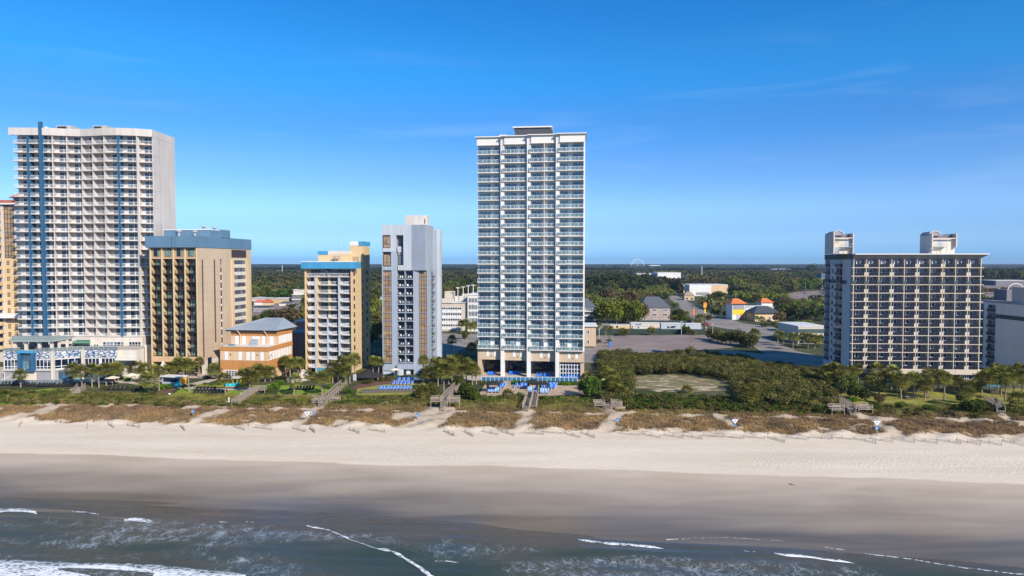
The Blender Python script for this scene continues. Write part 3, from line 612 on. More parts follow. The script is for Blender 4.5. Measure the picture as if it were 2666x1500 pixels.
# ================================================================== central tall tower
def tower_e():
    f = Frame(1243, 211.5, 6)
    r = f.root('hotel_tower', 'tallest hotel, white with teal glass balconies in four stepped bays and a tan base')
    FH = 2.81; z1 = 68.4
    ux = [0, 7.3, 8.5, 15.5, 16.8, 24.3, 25.5, 33.1]; bays = [(0, 7.3), (8.5, 15.5), (16.8, 24.3), (25.5, 32.6)]
    stp = [0, -1.1, -2.2, -3.3]; D = 1.7; B0 = 8.3
    body = MB(); edges = [0, 7.9, 16.1, 24.9, 33.0]
    pts = [(0, 20)]
    for k in range(4): pts += [(edges[k], stp[k]+D), (edges[k+1], stp[k]+D)]
    pts += [(33.0, 18)]
    body.prism(pts, B0, 71.9, 'bright stucco', 'roof membrane'); body.build('wall', r)
    wins = [[(.35, 3.9, 4, 2), (5.1, 7.15, 2, 1)], [(.1, 3.6, 4, 2), (4.8, 6.95, 2, 1)], [(.1, 2.9, 4, 2), (4.95, 7.45, 3, 1)], [(.1, 2.5, 3, 2), (3.75, 7.0, 4, 2)]]
    cells = []; tall = []
    for k, (a, b) in enumerate(bays):
        Lx = b-a
        for lst, H in ((cells, FH), (tall, 4.1)):
            bal = MB().box(-.6 if k else -.1, Lx+.05, 0, D, -.24, 0, 'bright stucco') if not k else MB().box(-.01, Lx+.05, 0, D, -.24, 0, 'bright stucco').box(-.62, -.011, 0, .43, -.24, 0, 'bright stucco')
            if k == 2: bal.box(3.9, 4.05, .05, D, 0, H-.24, 'bright stucco')
            ra = MB(); xa = .05 if not k else -.58; rail(ra, xa, Lx-.05, .08, 'glass'); side_rail(ra, xa, .12, D if not k else .42, glass='rail glass', step=1.6)
            wi = MB(); dr = MB()
            for (x0, x1, n, di) in wins[k]:
                top = H-.42; pan = (x1-x0)/n
                for q in range(n):
                    tgt = dr if q == di else wi
                    if q == di: window(tgt, x0+q*pan, x0+(q+1)*pan, .05, 2.15, D, 1, 'white metal', 'teal glass', fw=.13); tgt.box(x0+q*pan, x0+(q+1)*pan, D-.05, D-.01, 2.16, top, 'teal glass')
                    else: window(tgt, x0+q*pan, x0+(q+1)*pan, .05, top, D, 1, 'white metal', 'teal glass', hbar=[2.15] if H < 3 else [1.1, 2.15, 3.0])
            lst.append((a, stp[k], 0, {'balcony': bal, 'glass_railing': ra, 'window': wi, 'sliding_door': dr}))
    grid(r, cells, [z1-FH*k for k in range(21)], 84)
    grid(r, tall, [8.45], 4)
    pier = MB()
    for k, u0 in ((1, 7.3), (2, 15.5), (3, 24.3)):
        o = MB().box(u0+.02, u0+1.14, stp[k]+.45, stp[k]+2.6, -1.2, 73.3, 'bright stucco'); o.box(u0+.62, u0+.78, stp[k]+.41, stp[k]+.45, 68.3, 73.0, 'slate wall')
        o.build('column', r)
    MB().box(32.62, 33.05, stp[3]+.2, stp[3]+D, B0-.1, 73.2, 'bright stucco').build('column', r)
    for k, (a, b) in enumerate(bays):
        p = MB().box(a-(0 if k else .1), b+.04+(.4 if k == 3 else 0), stp[k]+.12, stp[k]+2.4, 71.1, 73.4, 'bright stucco')
        p.box(a-.1, b+.08, stp[k]+.02, stp[k]+.12, 71.0, 71.25, 'bright stucco').build('parapet', r)
    co = MB()
    for k in range(4):
        a = [-.6, 7.5, 15.7, 24.4][k]; b = [7.48, 15.68, 24.38, 33.5][k]
        co.prism([(a, stp[k]-.5), (b, stp[k]-.5), (b, 9), (a, 9)], 73.41, 73.66, 'bright stucco', 'roof membrane')
    co.build('cornice', r)
    ph = MB().box(11.2, 22.3, 4.5, 14, 73.7, 77.0, 'dark roof'); ph.box(10.6, 22.9, 4.0, 14.5, 77.01, 77.35, 'bright stucco'); ph.build('penthouse', r)
    MB().box(6.2, 8.6, 5, 7, 73.7, 75.1, 'pale wall').build('roof_vent', r)
    # tan base and the open poolside level below it
    for k, (a, b) in enumerate(bays):
        t0 = MB().box(a-.15, b+(1.15 if k < 3 else .42), stp[k]+1.25, stp[k]+1.65, 4.75, 8.15, 'tan wall')
        t0.build('base_wall', r)
        v = MB()
        for q in (.36, .68): v.box(a+(b-a)*q, a+(b-a)*q+.8, stp[k]+1.2, stp[k]+1.245, 5.9, 7.6, 'white panel')
        v.build('vent_panel', r)
        MB().box(a+(b-a)*.56, a+(b-a)*.56+.22, stp[k]+1.12, stp[k]+1.25, 5.7, 6.05, 'dark metal').build('wall_lamp', r)
    back = MB().box(-.1, 33, 9.0, 9.4, -.4, 8.2, 'slate wall'); back.box(-.15, 1.1, 1.3, 9, -.5, 4.74, 'tan wall'); back.box(31.9, 33.02, -1.6, 9, -.5, 4.74, 'tan wall'); back.build('lower_wall', r)
    g = MB(); window(g, 25.7, 31.8, .0, 4.7, -1.0, 7, 'white metal', 'dark glass', [1.3, 2.5, 3.8], .16); g.build('lobby_window', r)
    for a, b in ((1.4, 7.1), (8.8, 15.2), (17, 24)):
        g = MB(); window(g, a, b, .2, 3.6, 8.95, 5, 'bronze metal', 'dark glass', [2.2], .1); g.build('lobby_window', r)
    return f
FE = tower_e()

# ================================================================== white hotel with the waving front, far left
def tower_a():
    Xs = lambda px, Y: kx(px)*Y
    prof = [(43, 219), (79, 219), (84, 219.2), (115, 219.2), (121, 219.2), (144, 219.6), (181, 220.6), (219, 221.3), (247, 220.6), (277, 219.6), (313, 219.3), (362, 220.3), (367, 220.9), (403, 222.0)]
    x0 = Xs(43, 219); r = thing('curved_hotel', 'white hotel with a gently waving front, blue fins and deep balconies at the left', 'hotel', (x0, 219, 0))
    P = {px: (Xs(px, Y)-x0, Y-219) for px, Y in prof}
    FH = 2.81; zt0 = 73.1; D = 2.2
    colsdef = [(43, 79, 0, 'white stucco'), (84, 115, 1, 'blue paint'), (121, 144, 1, 'blue paint'), (144, 181, 1, 'white stucco'), (181, 219, 1, 'white stucco'), (219, 247, 1, 'white stucco'),
            (247, 277, 1, 'white stucco'), (277, 313, 1, 'white stucco'), (318, 362, 1, 'blue paint'), (367, 403, 1, 'white stucco')]
    P[318] = ((P[313][0]*.9+P[362][0]*.1), P[313][1]+.08)
    cells = []
    for a, b, dv, dm in colsdef:
        (ax, ay), (bx, by) = P[a], P[b]; Lx = math.hypot(bx-ax, by-ay); ang = math.atan2(by-ay, bx-ax)
        bal = MB().box(-.05, Lx+.05, 0, D, -.22, 0, 'white stucco')
        bal.box(-.04, Lx+.04, D, D+.12, 0, FH-.22, 'white stucco')
        if dv: bal.box(-.02, .2, .12, D, 0, FH-.22, dm)
        ra = MB(); rail(ra, .2, Lx-.05, .07, 'picket', 1.05, step=.33, pw=.035)
        wi = MB(); w0, w1 = (Lx*.34, Lx*.97)
        dr = MB(); window(dr, w0, (w0+w1)/2, .05, 2.42, D, 1, 'white metal', 'hotel glass', fw=.09); window(wi, (w0+w1)/2+.12, w1, .05, 2.42, D, 1 if w1-w0 < 2 else 2, 'white metal', 'hotel glass', fw=.07)
        cells.append((ax, ay, ang, {'balcony': bal, 'railing': ra, 'sliding_door': dr, 'window': wi}))
    grid(r, cells, [zt0-FH*k for k in range(23)], 100)
    body = MB(); pts = []
    for px in (43, 79, 84, 115, 121, 144, 181, 219, 247, 277, 313, 318, 362, 367, 403): pts.append((P[px][0], P[px][1]+D+.3))
    xr = P[403][0]+.12; pts[-1] = (xr, P[403][1]+.3)
    pts.insert(-1, (P[403][0]-.15, P[403][1]+D)); pts.insert(-1, (P[403][0]-.14, P[403][1]+.3))
    back = [(xr, 17.6), (pts[0][0], 17.0)]
    body.prism(pts+back, 8.4, 76.2, 'white stucco', 'roof membrane'); body.build('wall', r)
    # curved cornice
    co = MB(); f0 = [(P[px][0], P[px][1]-.25) for px in (43, 79, 115, 144, 181, 219, 247, 277, 313, 362, 403)]
    f0[0] = (-.9, -.5); f0[-1] = (xr+.05, f0[-1][1]+.1)
    co.prism(f0+[(xr+.05, 17.65), (xr-.9, 17.65), (xr-.9, 4.2)]+[(x, y+.9) for x, y in f0[::-1][1:]], 75.6, 77.9, 'white stucco'); co.build('parapet', r)
    # blue mast and fins
    ax, ay = P[115]; MB().box(P[115][0]-.25, P[121][0]-.08, ay-.55, ay+.35, 5.6, 79.8, 'blue paint').build('blue_fin', r)
    MB().box(P[79][0]+.02, P[84][0]-.06, P[79][1]-.02, P[79][1]+2.3, 8.4, 75.6, 'blue paint').build('blue_fin', r)
    MB().box(P[313][0]+.02, P[318][0]-.06, P[313][1]-.02, P[313][1]+2.3, 5.2, 75.6, 'blue paint').build('blue_fin', r)
    MB().box(P[362][0]+.04, P[367][0]-.06, P[362][1]-.02, P[362][1]+2.3, 8.4, 75.6, 'white stucco').build('pier', r)
    sm = MB(); ys = 3.0+4.5
    sm.box(xr-.02, xr+.03, ys, ys+.18, 9, 77.0, 'slate wall')
    for k in range(12): sm.box(xr-.02, xr+.025, 3.4, ys-.02, 69.5-5.62*k, 69.58-5.62*k, 'slate wall')
    sm.build('wall_joint', r)
    for a, b in ((163, 201), (257, 291)):
        u0, u1 = Xs(a, 228)-x0, Xs(b, 228)-x0
        m_ = MB().box(u0, u1, 8, 12, 76.2, 80.2, 'concrete'); m_.box(u0+.3, u1-1.6, 7.93, 7.99, 79.0, 79.9, 'dark metal'); m_.box(u1, u1+1.3, 8.5, 11, 76.2, 78.6, 'grey metal'); m_.build('rooftop_unit', r)
    MB().prism([(Xs(132, 226)-x0, 6), (Xs(166, 226)-x0, 6), (Xs(166, 226)-x0, 7), (Xs(132, 226)-x0, 7)], 76.2, lambda x, y: 79.6-.33*(x-(Xs(132, 226)-x0)), 'bright stucco').build('roof_wedge', r)
    # storey under the rooms, beside the terrace
    u = lambda px, Y: Xs(px, Y)-x0
    s = MB().box(u(185, 219), u(372, 219.5), -.3, 3.6, 3.0, 10.95, 'pale wall'); s.box(u(200, 219), u(235, 219), -.9, -.35, 10.2, 10.9, 'white stucco'); s.build('lower_wall', r)
    for a, b, n in ((265, 320, 6), (333, 364, 4)):
        g = MB(); window(g, u(a, 218.6), u(b, 218.6), 6.4, 9.6, -.31, n, 'white metal', 'hotel glass', [8.6]); g.build('lounge_window', r)
    for a, b in ((190, 211), (215, 227), (229, 236), (240, 254)):
        g = MB(); window(g, u(a, 218.6), u(b, 218.6), 5.3, 8.9, -.31, 2, 'white metal', 'hotel glass', [7.6], .16); g.build('terrace_door', r)
    MB().prism([(u(188, 216), -3.4), (u(234, 216), -3.4), (u(234, 219), -.35), (u(188, 219), -.35)], lambda x, y: 9.5+.05*(y+3.4), lambda x, y: 9.7+.05*(y+3.4), 'mid green paint').build('awning', r)
    MB().box(u(331, 219), xr, .6, 17, -1, 8.4, 'pale wall').build('lower_wall', r)
tower_a()
def podium():
    Y0 = 204.0; x0 = kx(4)*Y0
    r = thing('beach_club', 'two storey beach club podium with blue swirl mural and glass front below the waving hotel', 'restaurant building', (x0, Y0, 0))
    u = lambda px, Y: kx(px)*Y-x0
    line = [(4, 204.), (133, 204.), (212, 209.), (213, 207.2), (303, 207.6)]
    pts = [(u(p, Y), Y-Y0) for p, Y in line]+[(u(303, 215), 14.5), (u(4, 204), 14.5)]
    MB().prism(pts, -1, 8.3, 'pale wall', 'paving').build('wall', r)
    MB().prism([(u(303, 208.5), 4.5), (u(352, 208), 4.2), (u(372, 212), 8), (u(372, 218), 14.4), (u(303, 214), 14.4)], -1, 8.3, 'pale wall', 'paving').build('wall', r)
    def seg(pa, ya, pb, yb): 
        ax, ay, bx, by = u(pa, ya), ya-Y0, u(pb, yb), yb-Y0
        return (ax, ay), math.hypot(bx-ax, by-ay), math.atan2(by-ay, bx-ax)
    for a in ((4, 204, 45, 204), (87, 204, 132, 204), (134, 204.05, 211, 208.95), (214, 207.2, 302, 207.6)):
        (ax, ay), Lx, an = seg(*a); mu_ = MB().box(.05, Lx-.05, -.16, -.02, 6.15, 8.3, 'mural').build('mural', r, (ax, ay, 0), an)
        nwin = max(1, round(Lx/5.2))
        for q in range(nwin):
            g = MB(); window(g, Lx*q/nwin+.35, Lx*(q+1)/nwin-.35, 3.0, 5.95, -.02, 4, 'white metal', 'dark glass', [3.8], .14); g.build('window', r, (ax, ay, 0), an)
        MB().box(.0, Lx, -.5, -.02, 2.55, 2.85, 'white stucco').build('ledge', r, (ax, ay, 0), an)
        rr = MB(); rail(rr, 0, Lx, .35, 'glass', 1.1, 'grey metal'); rr.build('terrace_railing', r, (ax, ay, 8.3), an)
        dk = MB(); dk.box(.3, Lx-.3, -.06, -.015, -.6, 2.5, 'slate wall'); dk.build('undercroft', r, (ax, ay, 0), an)
    fr = MB(); a, b = u(45, 203.5), u(87, 203.5); fr.box(a, b, -1.2, -.02, 2.6, 3.0, 'blue paint'); fr.box(a, a+.7, -1.2, -.02, 3, 8.0, 'blue paint'); fr.box(b-.9, b, -1.2, -.02, 3, 8.0, 'blue paint'); fr.box(a, b, -1.2, -.02, 8.0, 8.7, 'bright blue band'); fr.build('blue_portal', r)
    g = MB(); window(g, a+.75, b-.95, 3.05, 7.9, -.25, 3, 'blue paint', 'teal glass', [4.6, 6.2]); g.build('portal_window', r)
    for p, Y in ((133, 203.6), (212.5, 206.8)): MB().box(u(p, Y)-.4, u(p, Y)+.45, Y-Y0-.4, Y-Y0+.3, -.9, 8.5, 'pale wall').build('pier', r)
    MB().prism([(u(296, 206), 1.8), (u(351, 206), 1.8), (u(351, 208), 3.9), (u(303, 208), 3.9)], 5.4, 5.75, 'bright stucco').build('canopy', r)
    for p, q in ((150, 185), (220, 250), (255, 300)): MB().box(u(p, 205.5), u(q, 205.5), .8, 1.2, -1, 2.2, 'dark green band').build('screen_wall', r)
    pr = thing('terrace_pavilion', 'open pavilion with a flat sage metal roof on the beach club terrace', 'pavilion', (kx(24)*206, 206, 8.3))
    v = lambda px, Y: kx(px)*Y-kx(24)*206
    for p in (33, 62, 97, 129): MB().box(v(p, 206.4)-.38, v(p, 206.4)+.38, .5, 1.2, 0, 2.75, 'pale wall').build('column', pr)
    for p, Y in ((149, 208.5), (170, 210.5)): MB().box(v(p, Y)-.3, v(p, Y)+.3, Y-206, Y-205.4, 0, 2.8, 'pale wall').build('column', pr)
    for p in (40, 75, 105, 135): MB().box(v(p, 215), v(p+14, 215), 8.5, 8.8, 0, 2.8, 'slate wall').build('bar_panel', pr)
    zf = lambda x, y: 2.78+.025*max(y, 0)
    MB().prism([(v(22, 205.6), -.4), (v(133, 205.6), -.4), (v(183, 212), 6), (v(183, 217.8), 10.8), (v(36, 217.8), 10.8)], zf, lambda x, y: zf(x, y)+.4, 'sage roof').build('roof', pr)
    st = thing('stair_flight', 'pale stair flight rising at the left end of the beach club', 'stairs', (kx(-4)*200, 200, -.6))
    mb = MB()
    for k in range(16): mb.box(k*.36, k*.36+.4, 0, 2.2, 0, .2+k*.18, 'concrete')
    mb.build('steps', st); mb = MB(); mb.bar((0, .05, 1), (5.8, .05, 4), .1, 'white metal'); mb.bar((0, 2.15, 1), (5.8, 2.15, 4), .1, 'white metal'); mb.build('handrail', st)
podium()

# ================================================================== hotel cut by the left edge
def tower_h():
    Y0 = 240.; x0 = kx(-60)*Y0; r = thing('edge_hotel', 'tan and cream hotel with red tiled roofs cut off by the left edge', 'hotel', (x0, Y0, 0))
    u = lambda px, Y=240: kx(px)*Y-x0; Z = lambda py: zt(py, Y0)
    zb = Z(637)
    MB().box(u(-60), u(14), 0, 16, -1, zb, 'beige stucco').box(u(14)+.01, u(75), .4, 16, -1, zb, 'cream yellow').build('lower_wall', r)
    MB().box(u(-60), u(14), 0, 16, zb+.01, Z(530), 'white stucco').box(u(14)+.01, u(75), .4, 16, zb+.01, Z(531), 'white stucco').build('upper_wall', r)
    ro = MB(); zz = Z(529)
    ro.hull([(u(-64), -.8, zz), (u(78), -.8, zz), (u(78), 17, zz), (u(-64), 17, zz)], [(u(-64), 2.2, zz+1.3), (u(78), 2.2, zz+1.3), (u(78), 14, zz+1.3), (u(-64), 14, zz+1.3)], 'tile roof'); ro.box(u(-64), u(78), -.85, -.3, zz-.5, zz-.01, 'bright stucco'); ro.build('tile_roof', r)
    t2 = MB(); t2.box(u(14), u(60), 5, 12, zz+1, Z(512), 'white stucco'); z3 = Z(512); t2.hull([(u(6), 4, z3), (u(60), 4, z3), (u(60), 13, z3), (u(6), 13, z3)], [(u(20), 6, z3+1.7), (u(60), 6, z3+1.7), (u(60), 11, z3+1.7), (u(20), 11, z3+1.7)], 'tile roof'); t2.build('roof_turret', r)
    t2 = MB(); t2.box(u(36), u(64), 8, 14, zz+1, Z(493), 'white stucco'); z3 = Z(493); t2.hull([(u(28), 7, z3), (u(64), 7, z3), (u(64), 15, z3), (u(28), 15, z3)], [(u(38), 9, z3+1.2), (u(64), 9, z3+1.2), (u(64), 13, z3+1.2), (u(38), 13, z3+1.2)], 'tile roof'); t2.build('roof_turret', r)
    t2 = MB(); t2.box(u(44), u(66), 8, 14, Z(490), Z(455), 'white stucco').box(u(41), u(66), 7, 15, Z(455), Z(452), 'tile roof'); t2.build('roof_turret', r)
    g = MB(); window(g, u(15), u(38.5), Z(672), Z(534), .4, 3, 'bronze metal', 'bronze glass', [Z(534+12*k) for k in range(1, 12)], .14); g.build('stair_window', r)
    FH = 2.8
    for k in range(17):
        z = Z(672)-FH*(k+1)+.4
        if z < .3: break
        for p, q in ((18, 24), (36, 42)):
            g = MB(); window(g, u(p), u(q), z, z+1.5, .4, 1, 'bronze metal', 'bronze glass'); g.build('window', r)
    bal = MB(); bal.box(u(-60), u(9), -1.5, 0, -.2, 0, 'cream yellow').box(u(-60), u(9), -1.5, -1.35, 0, 1.1, 'cream yellow').box(u(9)-.15, u(9), -1.34, 0, 0, 1.1, 'cream yellow'); bal.box(u(-58), u(5), -.02, .02, .1, 2.2, 'dark glass')
    zs = [Z(555)-FH*k for k in range(20) if Z(555)-FH*k > 2]
    grid(r, [(0, 0, 0, {'balcony': bal})], zs, 30)
    MB().box(u(-60), u(62), -2.0, -.02, 15.6, 17.2, 'bright stucco').build('band', r)
tower_h()

# ================================================================== tan hotel with blue crown
def tower_b():
    f = Frame(391.6, 214, 6); r = f.root('tan_hotel', 'tan hotel with a weathered blue roof band and dark recessed balconies')
    W = f.u(515); Dp = f.w(654.8, W); FH = 2.6; Rc = 1.7; zb, zt_ = 5.8, 39.7
    MB().prism([(0, Rc), (W-.45, Rc), (W-.45, 0), (W, 0), (W, Dp), (0, Dp)], 3.9, zt_, 'tan wall', 'roof membrane').build('wall', r)
    n = 4; cw = (W-.45)/n
    for k in range(n+1): MB().box(k*cw-.0 if k else 0, k*cw+.45, -.12, Rc-.01, -1, zt_-.02, 'cream yellow').build('pier', r) if k < n else None
    MB().box(W-.42, W+.0, -.12, -.005, -1, zt_-.02, 'cream yellow').build('pier', r)
    cells = []
    bal = MB().box(.46, cw-.01, .0, Rc, -.22, 0, 'bronze metal'); ra = MB(); rail(ra, .47, cw-.02, .05, 'picket', 1.0, 'bronze metal', .25, .035)
    wi = MB().box(.46, cw-.01, Rc-.012, Rc-.004, 0, 2.36, 'bronze metal'); window(wi, .75, cw-.1, .05, 2.2, Rc-.02, 4, 'bronze metal', 'tan glass', [1.1])  # first box: bronze sheet over the tan back wall, painting in the recess's shade
    for k in range(n): cells.append((k*cw, 0, 0, {'balcony': bal, 'railing': ra, 'window': wi}))
    zs = [34.2-FH*k for k in range(12)]; grid(r, cells, zs, 48)
    for k in range(n):
        g = MB().box(k*cw+.46, (k+1)*cw-.01, .25, 1.6, 36.5, 39.6, 'dark tan wall'); window(g, k*cw+1.3, (k+1)*cw-.8, 37.0, 39.4, .25, 3, 'bronze metal', 'tan glass'); g.build('top_window', r)
        MB().box(k*cw+.46, (k+1)*cw-.01, .0, 1.6, 36.2, 36.48, 'tan orange').build('ledge', r)
    zB0, zB1 = 39.72, 43.3
    MB().prism([(-.9, -.9), (W+.15, -.9), (W+.15, Dp+.15), (-.9, Dp+.15)], zB0, zB1, 'blue band', 'roof membrane').build('roof_band', r)
    j = MB().box(W*.5, W*.5+.1, -.95, -.905, zB0, zB1, 'blue paint'); j.build('band_joint', r)
    # stair and lift housings on the roof
    a, b = f.w(576, W+.16), f.w(600.5, W+.16)
    MB().box(W-8.5, W+.3, a, b, zB1, 45.9, 'blue band').build('lift_housing', r)
    h = MB(); h.box(W-16, W-8.51, a-5.5, b, zB1, 45.5, 'blue band'); h.box(W-16.2, W-.1, a-5.7, a-.02, 45.51, 45.75, 'bright stucco'); h.box(W-8.49, W-.2, a-5.5, a-.01, zB1, 45.5, 'blue band'); h.box(W-12, W-10.5, a-5.56, a-5.51, zB1, 45.2, 'blue paint'); h.build('roof_housing', r)
    for uu, ww, hh in ((W-9, 5, 1.6), (W-4.2, 6, 1.5), (W-6.8, a+2, 3.6), (W-3.6, a+3, 3.2)):
        e = MB().cyl(uu, ww, zB1, zB1+hh, .35, .35, 'grey metal'); e.cyl(uu, ww, zB1+hh, zB1+hh+.5, .9, .6, 'grey metal'); e.build('exhaust_fan', r)
    # side wall fittings
    def side(p0, p1, z0, z1, mat, name, out_=.04):
        return MB().box(W+.002, W+out_, f.w(p0, W), f.w(p1, W), z0, z1, mat).build(name, r)
    zs_ = lambda py, p: f.z(py, W, f.w(p, W))
    side(526.3, 529.5, 5.0, 36.0, 'slot brown', 'wall_slot'); side(557.5, 561, 9, 36.0, 'slot brown', 'wall_slot')
    for k in range(12): side(574.5, 577.2, 34.4-FH*k, 36.2-FH*k, 'dark glass', 'slit_window'); side(574.4, 577.4, 33.75-FH*k, 34.35-FH*k, 'bright stucco', 'slit_panel') if k else None
    y0, y1 = f.w(602.5, W), f.w(646.5, W)
    side(602.5, 608.3, 0, 36.2, 'cream yellow', 'trim', .35); side(638.5, 646.5, 0, 36.2, 'cream yellow', 'trim', .35)
    MB().box(W+.003, W+.05, f.w(608.4, W), f.w(638.4, W), 0, 36.2, 'pale wall').build('panel_strip', r)
    MB().box(W+.003, W+.12, f.w(604, W), f.w(641.5, W), 36.8, 39.4, 'bronze metal').build('louvre', r)
    for k in range(12):
        g = MB(); z0 = 33.9-FH*k+.6; ya, yb = f.w(609, W), f.w(637.8, W); g.box(W+.052, W+.09, ya, yb, z0, z0+1.35, 'dark glass')
        for q in range(10): yy = ya+(yb-ya)*q/9; g.box(W+.05, W+.16, yy-.09, yy+.09, z0-.02, z0+1.37, 'mauve wall')
        g.build('ribbon_window', r)
    for py in range(12): MB().box(W+.001, W+.012, .5, f.w(573, W), 33.6-FH*py, 33.66-FH*py, 'dark tan wall').build('wall_joint', r)
    # base: tan beam, open lobby
    MB().box(0, W+.02, -.13, 1.5, 3.85, 5.57, 'tan orange').build('base_beam', r)
    MB().box(0, W, 5, 5.3, -1, 3.85, 'slate wall').box(W-.5, W, 2.4, Dp, -1, 3.89, 'pale wall').build('lower_wall', r)
    for k in (1, 2): MB().prism([(k*cw-.1, -2.4), (k*cw+.3, -2.4), (k*cw+.3, -.13), (k*cw-.1, -.13)], -1, lambda x, y: 4.2+y*1.1, 'bright stucco').build('wing_wall', r)
    g = MB(); window(g, .6, W-.8, 0, 3.6, 4.98, 8, 'bronze metal', 'dark glass', [2.4]); g.build('lobby_window', r)
    g = MB().box(W+.003, W+.05, f.w(538, W), f.w(548, W), 1.0, 4.6, 'dark glass'); g.build('side_window', r)
    return f
FB = tower_b()

# ================================================================== orange hall
def hall():
    f = Frame(570.3, 206.5, 7); r = f.root('orange_hall', 'low orange and peach conference hall in two tiers with a grey metal roof', 'hall')
    W = f.u(696); Dp = f.w(759.6, W); z1 = 9.6
    w0 = 5.5; u1 = f.u(600, w0); u2 = f.u(721, w0)
    lo = MB(); P = [(0, 0), (W, 0), (W, w0+.5), (u2, w0+.5), (u2, Dp), (0, Dp)]
    lo.prism([(0, 0), (W, 0), (W, Dp), (0, Dp)], 2.6, 5.4, 'orange wall'); lo.prism([(.03, .03), (W-.03, .03), (W-.03, Dp-.03), (.03, Dp-.03)], 5.41, 8.2, 'peach wall'); lo.prism([(-.05, -.05), (W+.05, -.05), (W+.05, Dp+.05), (-.05, Dp+.05)], 8.21, z1, 'orange wall', 'roof membrane')
    lo.prism([(.03, .04), (W-.03, .04), (W-.03, Dp-.03), (.03, Dp-.03)], -1, 2.59, 'peach wall'); lo.build('lower_wall', r)
    up = MB(); q = [(u1, w0), (W-.04, w0), (W-.04, Dp), (u1, Dp)]
    up.prism(q, z1, 12.3, 'peach wall'); q2 = [(u1-.04, w0-.04), (W, w0-.04), (W, Dp+.04), (u1-.04, Dp+.04)]; up.prism(q2, 12.31, 14.1, 'orange wall'); up.build('upper_wall', r)
    for k, (a, b) in enumerate(((582.5, 591), (618.5, 627), (639, 647.5), (652.5, 661), (675.5, 684))): MB().box(f.u(a), f.u(b), -.03, .028, 5.5, 8.0, 'white panel').build('shutter_panel', r)
    for a, b in ((611, 619.5), (629.5, 637.5), (656, 664), (665, 674), (680, 688), (701.5, 710)): MB().box(f.u(a, w0), f.u(b, w0), w0-.035, w0-.005, 9.75, 12.2, 'white panel').build('shutter_panel', r)
    for z0, zz1, n in ((5.5, 8.0, 8), (9.75, 12.2, 6)):
        for k in range(n):
            y = (1.0 if z0 < 6 else 7.0)+(Dp-(1.5 if z0 < 6 else 7.2))*k/n; MB().box(W-.025, W+.03 if z0 < 6 else W+.03, y, y+1.25, z0, zz1, 'white panel').build('shutter_panel', r)
    for a in (597, 667, 703): MB().box(f.u(a), f.u(a)+.25, -.16, .02, 7.0, 7.35, 'dark metal').build('wall_lamp', r)
    ro = MB(); e = 1.3; zE = 14.15
    lo_ = [(u1-e*1.4, w0-e, zE), (W+e*.5, w0-e, zE), (W+1.2, Dp+1.5, zE), (u1-e*1.4, Dp+1.5, zE)]
    hi_ = [(u1+5.5, w0+11, 17.0), (W-3.5, w0+11.5, 17.0), (W-3.6, w0+12.5, 17.0), (u1+5.5, w0+12, 17.0)]
    ro.hull(lo_, hi_, 'blue roof'); ro.build('roof', r)
    ro = MB(); [ro.bar((lo_[0][0]+(lo_[1][0]-lo_[0][0])*k/16, lo_[0][1]+.04, zE+.03), (hi_[0][0]+(hi_[1][0]-hi_[0][0])*k/16, hi_[0][1], 17.03), .07, 'blue roof') for k in range(17)]; ro.build('roof_seams', r)
    MB().box(u1-e, W+.6, w0-.9, w0-.05, 13.7, 14.13, 'dark metal').build('gutter', r)
    for a in (620.5, 690): m_ = MB().tube([(f.u(a, w0), w0-1.2, 14.1), (f.u(a, w0)+.4, w0-.6, 13.2), (f.u(a, w0)+.5, w0-.25, 12.6), (f.u(a, w0)+.5, w0-.25, z1)], [.12]*4, 'pale wall'); m_.build('downpipe', r)
    p = MB(); p.box(f.u(651, 2.5), f.u(666, 2.5), 2.2, 3.8, z1, z1+1.9, 'grey metal'); p.hull([(f.u(644, 2.5), 2, z1), (f.u(650, 2.5), 2, z1), (f.u(650, 2.5), 3.5, z1), (f.u(644, 2.5), 3.5, z1)], [(f.u(649, 2.5), 2, z1+1), (f.u(650, 2.5), 2, z1+1), (f.u(650, 2.5), 3.5, z1+1), (f.u(649, 2.5), 3.5, z1+1)], 'grey metal'); p.build('rooftop_unit', r)
    MB().box(f.u(593, 2), f.u(607, 2), 1.6, 2.8, z1, z1+.4, 'blue band').build('skylight', r)
    for a, b in ((585, 613.5), (619.5, 650)):
        g = MB(); window(g, f.u(a), f.u(b), -.2, 2.3, .03, 4, 'white metal', 'dark glass', [.5, 1.2, 1.8], .1); g.build('lobby_window', r)
    MB().box(f.u(640), f.u(700), -2.5, 0, 2.2, 2.5, 'roof membrane').build('canopy', r)
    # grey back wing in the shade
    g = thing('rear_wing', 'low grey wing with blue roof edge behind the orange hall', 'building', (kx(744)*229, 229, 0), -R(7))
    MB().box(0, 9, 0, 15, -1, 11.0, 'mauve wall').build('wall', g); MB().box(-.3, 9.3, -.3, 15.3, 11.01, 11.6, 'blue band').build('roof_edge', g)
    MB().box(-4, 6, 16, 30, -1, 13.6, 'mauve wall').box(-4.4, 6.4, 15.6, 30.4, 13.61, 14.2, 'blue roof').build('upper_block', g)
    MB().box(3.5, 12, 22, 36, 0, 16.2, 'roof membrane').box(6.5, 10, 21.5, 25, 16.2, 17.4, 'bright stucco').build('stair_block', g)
    for z in (2.6, 6.6): MB().box(.8, 2.1, -.04, .0, z, z+2, 'dark glass').build('window', g)
hall()

